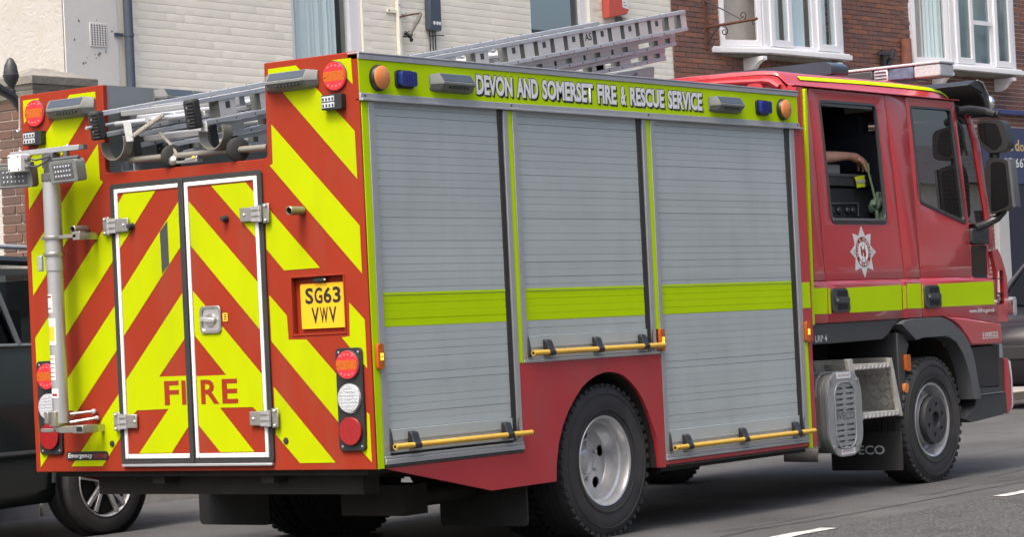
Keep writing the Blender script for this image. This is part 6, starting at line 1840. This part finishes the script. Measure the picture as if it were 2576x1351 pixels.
# air vent
vt = MB().box(7.095, 7.305, WY - 0.020, WY - 0.0122, 3.785, 4.00).build('air_vent', 'render_grey', WHs, bevel=0.003)
k = MB()
for i in range(6):
    for j in range(9):
        k.cyl((7.12 + 0.033 * i, WY - 0.0195, 3.805 + 0.0215 * j), (7.12 + 0.033 * i, WY - 0.0215, 3.805 + 0.0215 * j), 0.0075, n=6)
k.build('vent_hole', 'hole', vt)
k = MB()
for i in range(16):
    x = rnd.choice((rnd.uniform(6.9, 7.08), rnd.uniform(7.1, 7.4))); zz = rnd.uniform(3.62, 4.15)
    r_ = rnd.uniform(0.005, 0.016)
    k.plate([(x + r_ * rnd.uniform(0.5, 1.2) * cos(a), zz + r_ * rnd.uniform(0.5, 1.4) * sin(a)) for a in [2 * pi * q / 7 for q in range(7)]], SIDE, WY - 0.0135, WY - 0.0118)
k.build('paint_chip', 'stone', WHs)
# pipes and fittings on the wall
dp = thing('drainpipe', 'dark blue-grey drainpipe on the cream wall', 'drainpipe', (7.535, WY - 0.06, 0.1))
MB().cyl((7.535, WY - 0.065, 0.1), (7.535, WY - 0.065, 7.5), 0.042, n=16).build('pipe', 'drain', dp)
k = MB()
for zz in (2.1, 3.91, 5.8):
    k.lathe([(0.043, -0.015), (0.047, -0.015), (0.047, 0.015), (0.043, 0.015)], (7.535, WY - 0.065, zz), (0, 0, 1), 16).box(7.40, 7.50, WY - 0.03, WY - 0.013, zz - 0.015, zz + 0.015)
k.build('pipe_clip', 'drain', dp)
wp = thing('white_conduit', 'white painted vertical conduit beside the curtained window', 'conduit', (11.47, WY - 0.03, 0.1))
MB().box(11.452, 11.500, WY - 0.05, WY - 0.006, 0.1, 7.5).build('conduit_pipe', 'painted', wp, bevel=0.008)
MB().box(11.305, 11.452, WY - 0.03, WY - 0.006, 4.385, 4.425).box(11.50, 11.625, WY - 0.03, WY - 0.006, 4.380, 4.412).build('conduit_strap', 'painted', wp, bevel=0.004)
k = MB()
for (x, zz) in ((11.33, 4.405), (11.60, 4.396), (11.476, 4.47)): k.ell((x, WY - 0.052 if x == 11.476 else WY - 0.032, zz), 0.008, 0.004, 0.008, 8)
k.build('strap_screw', 'darkgrey', wp)
sb = thing('broken_dish_mount', 'rusty broken satellite dish arm beside the white conduit', 'dish mount', (11.6, WY - 0.1, 4.25))
MB().tube([(11.47, WY - 0.05, 4.345), (11.60, WY - 0.12, 4.375), (11.70, WY - 0.14, 4.39)], 0.009, 6).build('mount_rod', 'rust', sb)
k = MB().tube([(11.71, WY - 0.14, 4.39), (11.66, WY - 0.14, 4.32), (11.56, WY - 0.13, 4.21), (11.53, WY - 0.12, 4.16)], [0.02, 0.024, 0.022, 0.028], 8)
k.build('mount_arm', 'stone', sb)
k = MB()
for i in range(9): k.ell((11.53 + rnd.uniform(-0.09, 0.09), WY - 0.10 + rnd.uniform(-0.03, 0.03), 4.15 + rnd.uniform(-0.035, 0.045)), rnd.uniform(0.015, 0.04), 0.02, rnd.uniform(0.012, 0.028), 8)
k.build('corroded_clamp', 'iron', sb)
ab = thing('siren_box', 'tall dark blue-grey siren box with three white dots on the cream wall', 'siren box', (12.03, WY - 0.1, 4.23))
MB().plate([(11.935, 4.245), (11.955, 4.235), (12.10, 4.235), (12.12, 4.25), (12.125, 4.60), (12.10, 4.70), (11.985, 4.70), (11.945, 4.60)], SIDE, WY - 0.09, WY - 0.012).build('box_body', 'drain', ab, bevel=0.012)
k = MB()
for x in (11.995, 12.045, 12.088): k.plate(circ(x, 4.315, 0.019, 14, 0.020), SIDE, WY - 0.0925, WY - 0.0905)
k.build('white_dot', 'white', ab)
k = MB()
for (x, b_) in ((11.98, 3.6), (12.04, 3.9), (12.075, 3.6)):
    k.tube([(x, WY - 0.03, 4.236), (x + rnd.uniform(-0.01, 0.01), WY - 0.03, 4.1), (x, WY - 0.025, b_)], 0.007, 6)
k.tube([(11.99, WY - 0.04, 4.18), (12.10, WY - 0.05, 4.195), (12.20, WY - 0.05, 4.20)], 0.006, 6)
k.build('box_cable', 'iron', ab)
ra = thing('red_alarm_box', 'red alarm box with white label high on the cream wall', 'alarm box', (15.43, WY - 0.1, 4.57))
MB().plate([(15.235, 4.59), (15.60, 4.655), (15.645, 4.70), (15.645, 5.05), (15.235, 5.05)], SIDE, WY - 0.11, WY - 0.012).build('alarm_body', 'alarm_red', ra, bevel=0.012)
MB().plate([(15.51, 4.73), (15.63, 4.715), (15.63, 4.95), (15.51, 4.95)], SIDE, WY - 0.1125, WY - 0.1105).build('alarm_label', 'white', ra)
k = MB()
for i in range(5): k.box(15.53, 15.53 + rnd.uniform(0.03, 0.08), WY - 0.1135, WY - 0.1126, 4.75 + 0.035 * i, 4.757 + 0.035 * i)
k.build('label_print', 'midgrey', ra)
wl = thing('wall_lamp_arm', 'grey swan-neck lamp arm below the red alarm box', 'lamp', (15.5, WY - 0.1, 4.5))
MB().tube([(15.60, WY - 0.03, 4.585), (15.52, WY - 0.10, 4.60), (15.44, WY - 0.20, 4.575), (15.30, WY - 0.35, 4.50), (15.2, WY - 0.45, 4.44)], 0.022, 8).build('lamp_neck', 'lampgrey', wl)
MB().box(15.50, 15.62, WY - 0.07, WY - 0.012, 4.53, 4.63).build('lamp_plate', 'lampgrey', wl, bevel=0.006)

# ---- red brick house (wall turned 4 degrees)
TH = radians(-4)
BA = Vector((16.712, 8.97, 0)); BE = Vector((cos(TH), sin(TH), 0)); BN = Vector((sin(TH), -cos(TH), 0))
def BWF(u, v, d):
    p = BA + BE * u + BN * d
    return (p.x, p.y, v)
BH = thing('brick_house', 'red-brown brick house with white bay windows above a navy shopfront', 'house', tuple(BA + BE * 4.5))
bw = MB().plate([(0.0, 0.095), (13, 0.095), (13, 7.6), (0.0, 7.6)], BWF, -0.3, -0.005).build('front_wall', 'mortar', BH)
MB().plate([(-0.2, 7.6), (13.2, 7.6), (13.2, 10), (-0.2, 10)], lambda u, v, d: BWF(u, v, d - (v - 7.6) * 1.5), 0.3, 0.4).build('roof', 'roof', BH)
BL_, BHt = 0.239, 0.0619
MB().plate([(0.0, 0.096), (12.99, 0.096), (12.99, 3.598), (0.0, 3.598)], BWF, -0.0048, 0.0).build('lower_brickwork', 'far_brick', BH)
MB().plate([(10.3, 3.599), (12.99, 3.599), (12.99, 7.59), (10.3, 7.59)], BWF, -0.0048, 0.0).build('end_brickwork', 'far_brick', BH)
MB().plate([(0.0, 5.56), (10.29, 5.56), (10.29, 7.59), (0.0, 7.59)], BWF, -0.0048, 0.0).build('upper_brickwork', 'far_brick', BH)
bm_full = MB().box(-BL_ / 2 + 0.0062, BL_ / 2 - 0.0062, -0.012, 0.0, 0.0062, BHt - 0.0045).mesh('brick')
bm_half = MB().box(-BL_ / 4 + 0.0062, BL_ / 4 - 0.0062, -0.012, 0.0, 0.0062, BHt - 0.0045).mesh('brick')
for me in (bm_full, bm_half): me.materials.append(M['brick'])
def px(p):
    d = Vector(p) - CAM; zc = d.dot(fw)
    return 1287.5 + 6434.456 * d.dot(rt2) / zc, 675.5 - 6434.456 * d.dot(up2) / zc, zc
cands = []; rest = []
BAYS = ((0.94, 3.36), (5.385, 7.84))
row = 0
z = 3.62
while z < 5.5:
    x = -BL_ / 2 if row % 2 else 0.0
    while x < 10.2:
        a, b_ = x, x + BL_
        half = False
        if a < 0: a = 0.0; half = True
        inb = any(p + 0.02 < (a + b_) / 2 < q - 0.02 and z > 4.36 for p, q in BAYS)
        fasc = (a > 7.0 and 3.60 > z)
        if not inb and not fasc:
            P0 = BWF((a + b_) / 2, z + 0.03, 0)
            u_, v_, zc = px(P0)
            vis = -20 < u_ < 2600 and -12 < v_ < 330 and not (u_ < 2400 and v_ > 215)
            (cands if vis else rest).append((zc, a, b_, z, half))
        x += BL_
    z += BHt; row += 1
cands.sort()
rest += cands[300:]
RZ = Matrix.Rotation(TH, 4, 'Z')
for (zc, a, b_, z, half) in cands[:300]:
    o = bpy.data.objects.new('brick', bm_half if half else bm_full)
    COL.objects.link(o); o.parent = bw
    p = BWF((a + b_) / 2, z, rnd.uniform(-0.002, 0.003))
    o.location = p
    o.rotation_euler = (rnd.uniform(-0.01, 0.01), rnd.uniform(-0.006, 0.006), TH + rnd.uniform(-0.006, 0.006))
k = MB()
for (zc, a, b_, z, half) in rest:
    dd = rnd.uniform(-0.002, 0.003)
    ps = [BWF(a + 0.0062, z + 0.0062, dd), BWF(b_ - 0.0062, z + 0.0062, dd), BWF(b_ - 0.0062, z + BHt - 0.0045, dd), BWF(a + 0.0062, z + BHt - 0.0045, dd),
          BWF(a + 0.0062, z + 0.0062, -0.007), BWF(b_ - 0.0062, z + 0.0062, -0.007), BWF(b_ - 0.0062, z + BHt - 0.0045, -0.007), BWF(a + 0.0062, z + BHt - 0.0045, -0.007)]
    k.add(ps, [(0, 1, 2, 3), (0, 4, 5, 1), (1, 5, 6, 2), (2, 6, 7, 3), (3, 7, 4, 0)])
k.build('brickwork', 'brick', bw, smooth=0, kind='stuff')

def bay(s0, sB, sC, kind):
    p = 0.22; Z0, Z1 = 4.405, 5.85
    A_, B_, C_, D_ = (s0, 0.0), (sB, p), (sC, p), (sC + 0.02, 0.0)
    sill = [(s0 - 0.16, 0.0), (s0 - 0.15, 0.035), (sB - 0.06, p + 0.10), (sC + 0.07, p + 0.10), (sC + 0.12, p + 0.02), (sC + 0.12, 0.0)]
    PL = lambda u, v, d: (*(BA + BE * u + BN * v).to_2d(), d)
    root = MB().plate(sill, PL, 4.326, 4.385).build('bay_window', 'upvc', BH, bevel=0.006)
    sl2 = [(s0 - 0.13, 0.0), (s0 - 0.12, 0.03), (sB - 0.05, p + 0.075), (sC + 0.05, p + 0.075), (sC + 0.09, p + 0.01), (sC + 0.09, 0.0)]
    MB().plate(sl2, PL, 4.3855, 4.404).build('upper_sill', 'upvc', root, bevel=0.004)
    MB().plate([(s0, 0.0), (sB, p), (sC, p), (sC, 0.0)], PL, 4.29, 4.3255).build('sill_board', 'stone', root)
    def facet(P, Q):
        P = Vector(P); Q = Vector(Q); d = (Q - P); L_ = d.length; d /= L_
        nrm = Vector((-d.y, d.x))
        if nrm.y < 0: nrm = -nrm
        return L_, (lambda u, v, dd: BWF(P.x + d.x * u + nrm.x * dd, v, P.y + d.y * u + nrm.y * dd))
    # left facet: one sash
    L_, fn = facet(A_, B_)
    MB().plate([(0, Z0), (L_, Z0), (L_, Z1), (0, Z1)], fn, -0.06, 0.0, [[(0.07, Z0 + 0.04), (L_ - 0.10, Z0 + 0.04), (L_ - 0.10, Z1 - 0.05), (0.07, Z1 - 0.05)]]).build('window_frame', 'upvc', root, bevel=0.005)
    MB().plate([(0.02, Z0 + 0.008), (L_ - 0.12 + 0.06, Z0 + 0.008), (L_ - 0.06, Z1 - 0.02), (0.02, Z1 - 0.02)], fn, 0.0015, 0.030, [[(0.09, Z0 + 0.085), (L_ - 0.135, Z0 + 0.085), (L_ - 0.135, Z1 - 0.09), (0.09, Z1 - 0.09)]]).build('sash', 'upvc', root, bevel=0.005)
    MB().plate([(0.08, Z0 + 0.07), (L_ - 0.12, Z0 + 0.07), (L_ - 0.12, Z1 - 0.08), (0.08, Z1 - 0.08)], fn, 0.010, 0.010).build('pane', 'houseglass', root)
    if kind == 1:
        k = MB()
        for (a, b_) in ((0.12, 0.30), (0.22, 0.40), (0.42, 0.50)):
            k.tube([fn(a, Z0 + 0.1, -0.20), fn(b_, Z0 + 0.62, -0.20)], 0.009, 6)
        k.tube([fn(0.05, Z0 + 0.30, -0.20), fn(0.6, Z0 + 0.40, -0.20)], 0.010, 6)
        k.tube([fn(0.05, Z0 + 0.46, -0.2), fn(0.7, Z0 + 0.68, -0.2)], 0.012, 6)
        k.build('blind_rod', 'white_trim', root)
        MB().plate([(0.05, Z0 + 0.55), (L_ - .1, Z0 + 0.70), (L_ - .1, Z1), (0.05, Z1)], fn, -0.24, -0.225).build('roller_blind', 'curtain', root)
    else:
        n = 40; vs = []
        for i in range(n + 1):
            u = 0.06 + (L_ - 0.14) * i / n
            dd = -0.10 + 0.018 * sin(i * 1.3) + 0.01 * sin(i * 0.6)
            vs += [fn(u, Z0, dd), fn(u, Z1, dd - 0.01)]
        MB().add(vs, [(2 * i, 2 * i + 2, 2 * i + 3, 2 * i + 1) for i in range(n)]).build('net_curtain', 'curtain', root)
    # corner post
    MB().plate([(sB - 0.045, p - 0.06), (sB - 0.03, p + 0.012), (sB + 0.05, p + 0.012), (sB + 0.05, p - 0.06)], PL, Z0, Z1).build('corner_post', 'upvc', root, bevel=0.006)
    L_, fn = facet(B_, C_)
    g1 = (0.10, 0.29); g2 = (0.345, 0.615); g3 = (0.705, 0.90)
    hs = [[(a * L_, Z0 + zz), (b_ * L_, Z0 + zz), (b_ * L_, Z1 - 0.06), (a * L_, Z1 - 0.06)] for (a, b_), zz in ((g1, 0.05), (g2, 0.055), (g3, 0.05))]
    MB().plate([(0.052, Z0), (L_, Z0), (L_, Z1), (0.052, Z1)], fn, -0.06, 0.0, hs).build('window_frame', 'upvc', root, bevel=0.005)
    for (a, b_) in (g1, g3):
        a0, b0 = a * L_ - 0.07, b_ * L_ + 0.07
        MB().plate([(a0, Z0 + 0.02), (b0, Z0 + 0.02), (b0, Z1 - 0.02), (a0, Z1 - 0.02)], fn, 0.0015, 0.034, [[(a0 + 0.085, Z0 + 0.105), (b0 - 0.085, Z0 + 0.105), (b0 - 0.085, Z1 - 0.1), (a0 + 0.085, Z1 - 0.1)]]).build('sash', 'upvc', root, bevel=0.005)
        MB().plate([(a0 + 0.07, Z0 + 0.09), (b0 - 0.07, Z0 + 0.09), (b0 - 0.07, Z1 - 0.09), (a0 + 0.07, Z1 - 0.09)], fn, 0.012, 0.012).build('pane', 'houseglass' if kind == 1 else 'wavyglass', root)
    a, b_ = g2
    MB().plate([(a * L_ - 0.01, Z0 + 0.05), (b_ * L_ + 0.01, Z0 + 0.05), (b_ * L_ + 0.01, Z1 - 0.05), (a * L_ - 0.01, Z1 - 0.05)], fn, -0.020, -0.020).build('pane', 'houseglass' if kind == 1 else 'wavyglass', root)
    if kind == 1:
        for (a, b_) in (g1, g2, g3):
            MB().plate([(a * L_ - 0.02, Z0 + 0.02), (b_ * L_ - 0.035, Z0 + 0.02), (b_ * L_ - 0.035, Z1), (a * L_ - 0.02, Z1)], fn, -0.115, -0.105).build('pane_backing', 'sky_sheet', root)  # pale sheet behind the glass, coloured like reflected sky
    else:
        MB().plate([(0.02, Z0), (L_, Z0), (L_, Z1), (0.02, Z1)], fn, -0.215, -0.205).build('pane_backing', 'curtain', root)
        MB().plate([(g2[0] * L_ - 0.05, 4.99), (g2[1] * L_ + 0.05, 4.99), (g2[1] * L_ + 0.05, 5.05), (g2[0] * L_ - 0.05, 5.05)], fn, 0.0015, 0.02).build('transom', 'upvc', root, bevel=0.004)
    # end post and right return
    MB().plate([(sC + 0.003, p), (sC + 0.045, p - 0.01), (sC + 0.07, 0.0), (sC + 0.003, 0.0)], PL, Z0, Z1).build('end_post', 'upvc', root, bevel=0.004)
    MB().plate([(s0 + 0.02, -0.28), (sC - 0.02, -0.28), (sC - 0.02, -0.006), (s0 + 0.02, -0.006)], PL, Z0 - 0.02, Z1).build('dark_room', 'room', root)
    # corbels
    for sc_ in (sB - 0.15, sC - 0.20):
        prof = [(0.0, 4.285), (0.31, 4.285), (0.31, 4.238), (0.25, 4.225), (0.21, 4.20), (0.17, 4.155), (0.13, 4.125), (0.07, 4.11), (0.0, 4.105)]
        MB().plate(prof, lambda u, v, d: BWF(d, v, u), sc_ - 0.045, sc_ + 0.045).build('corbel', 'upvc', root, bevel=0.004)
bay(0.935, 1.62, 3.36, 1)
bay(5.375, 6.08, 7.82, 2)

# ---- fittings on the brick wall
sg = thing('sign_bracket', 'rusty wrought iron hanging sign bracket with scrolls on the brick wall', 'bracket', BWF(0.66, 4.36, 0.03))
MB().plate([(0.632, 4.352), (0.708, 4.352), (0.716, 5.6), (0.640, 5.6)], BWF, 0.004, 0.03).build('bracket_post', 'rust', sg, bevel=0.004)
MB().tube([BWF(0.67, 4.622, 0.03), BWF(0.672, 4.632, 0.40), BWF(0.675, 4.645, 0.77)], 0.018, 8).build('bracket_arm', 'rust', sg)
k = MB()
k.tube([BWF(0.67, 4.94, 0.03), BWF(0.672, 4.80, 0.30), BWF(0.674, 4.665, 0.54)], 0.009, 6)
k.tube([BWF(0.67, 4.42, 0.03), BWF(0.67, 4.53, 0.12), BWF(0.67, 4.61, 0.22)], 0.009, 6)
def scroll(sc_, zc_, oc, r0, turns, sgn, a0):
    pts = []
    for i in range(22):
        t = i / 21
        a = a0 + sgn * turns * 2 * pi * t; r_ = r0 * (1 - 0.72 * t)
        pts.append(BWF(sc_, zc_ + r_ * sin(a), oc + r_ * cos(a)))
    k.tube(pts, 0.007, 6)
scroll(0.673, 4.705, 0.565, 0.055, 1.1, 1, -1.4); scroll(0.672, 4.545, 0.285, 0.06, 1.1, -1, 2.0); scroll(0.674, 4.60, 0.72, 0.03, 0.8, 1, 1.2)
k.build('bracket_scroll', 'iron', sg)
ob = thing('old_wall_bracket', 'dark broken T-shaped iron bracket between the two bay windows', 'bracket', BWF(4.6, 4.34, 0.05))
k = MB()
k.obox(BWF(4.575, 4.44, 0.06), BE * 0.03, BN * 0.03, Vector((0, 0, 0.11))).obox(BWF(4.575, 4.49, 0.08), BE * 0.14, BN * 0.03, Vector((0, 0, 0.02))).obox(BWF(4.77, 4.45, 0.06), (BE * 0.09 + Vector((0, 0, 0.12))), BN * 0.025, (BE * 0.02 - Vector((0, 0, 0.015))))
k.build('bracket_iron', 'iron', ob, bevel=0.004)
rp = thing('rusty_pipe_stub', 'short rust coloured pipe beside the right bay window', 'pipe', BWF(5.15, 4.3, 0.05))
MB().cyl(BWF(5.15, 4.20, 0.07), BWF(5.15, 4.72, 0.07), 0.075, n=16).build('pipe', mat('rust_pipe', (0.23, 0.09, 0.06), 0.8, var=0.25, vscale=6), rp)

# ---- shopfront
sf = thing('shop_fascia', 'navy shop fascia board with gold and white lettering at the right edge', 'shop sign', BWF(8.0, 2.8, 0.05))
MB().plate([(7.08, 2.80), (12.5, 2.80), (12.5, 3.60), (7.08, 3.60)], BWF, 0.004, 0.05).build('sign_board', 'shopblue', sf, bevel=0.006)
MB().plate([(7.05, 3.785), (12.5, 3.785), (12.5, 3.85), (7.05, 3.85)], BWF, 0.004, 0.10).build('sign_cornice', mat('royal_blue_trim', (0.05, 0.07, 0.22), 0.5, var=0.05), sf, bevel=0.01)
for ch, a, b_, z0, z1, m_ in (('e', 7.82, 7.925, 3.268, 3.365, 'gold'), ('d', 7.985, 8.105, 3.268, 3.43, 'gold'), ('o', 8.125, 8.24, 3.266, 3.365, 'gold'), ('n', 8.305, 8.42, 3.268, 3.365, 'gold'),
                              ('0', 7.655, 7.765, 3.03, 3.165, 'white'), ('7', 7.785, 7.89, 3.03, 3.165, 'white'), ('6', 7.970, 8.075, 3.03, 3.165, 'white'), ('6', 8.090, 8.195, 3.03, 3.165, 'white'), ('7', 8.208, 8.315, 3.03, 3.165, 'white')):
    letters('sign_lettering', ch, a, b_, z0, z1, BWF, 0.054, m_, sf, bold=0.02)
ss = thing('shop_shutter', 'dark navy closed shopfront with grey pilaster below the fascia', 'shopfront', BWF(9.0, 0.1, 0.0))
MB().plate([(7.675, 0.1), (12.5, 0.1), (12.5, 2.795), (7.675, 2.795)], BWF, 0.004, 0.03).build('shutter_panel', 'shopdark', ss)
MB().plate([(7.36, 0.1), (7.66, 0.1), (7.66, 2.795), (7.36, 2.795)], BWF, 0.004, 0.08).build('pilaster', 'pilaster', ss, bevel=0.01)

# ---- terrace across the road (seen only as reflections in the glass)
YO = -19.0
for i, x in enumerate((-14, -3, 8, 19, 30, 41, 52.5)):
    hh = thing('opposite_house', ('cream terrace house at the left end of the row across the road', 'white painted terrace house left of the middle across the road', 'brick terrace house in the middle of the row across the road', 'cream terrace house right of the middle across the road', 'brick terrace house next but two from the right end across the road', 'white painted terrace house next to the right end across the road', 'cream terrace house at the far right end of the row across the road')[i], 'house', (x + 5, YO, 0.1), 'terrace houses across the road')
    hz = 5.6 + 0.5 * (i % 2)
    MB().box(x + 0.05, x + 10.95, YO - 6, YO, 0.1, hz).build('wall', ('cream_wall', 'painted', 'far_brick', 'cream_wall', 'far_brick', 'painted', 'cream_wall')[i], hh)
    MB().add([(x, YO + 0.3, hz), (x + 11, YO + 0.3, hz), (x + 11, YO - 3, hz + 2.0), (x, YO - 3, hz + 2.0), (x, YO - 6.3, hz), (x + 11, YO - 6.3, hz)], [(0, 1, 2, 3), (3, 2, 5, 4)]).build('roof', 'roof', hh)
    for wx in (1.3, 4.6, 7.9):
        for wz in (0.9, 3.8):
            f_ = MB().box(x + wx, x + wx + 1.5, YO, YO + 0.05, wz, wz + 1.5).build('window', 'upvc', hh)
            MB().box(x + wx + 0.1, x + wx + 1.4, YO + 0.0505, YO + 0.06, wz + 0.1, wz + 1.4).build('pane', 'room', f_)

for o in bpy.data.objects:
    if '_w' in o.keys(): del o['_w']
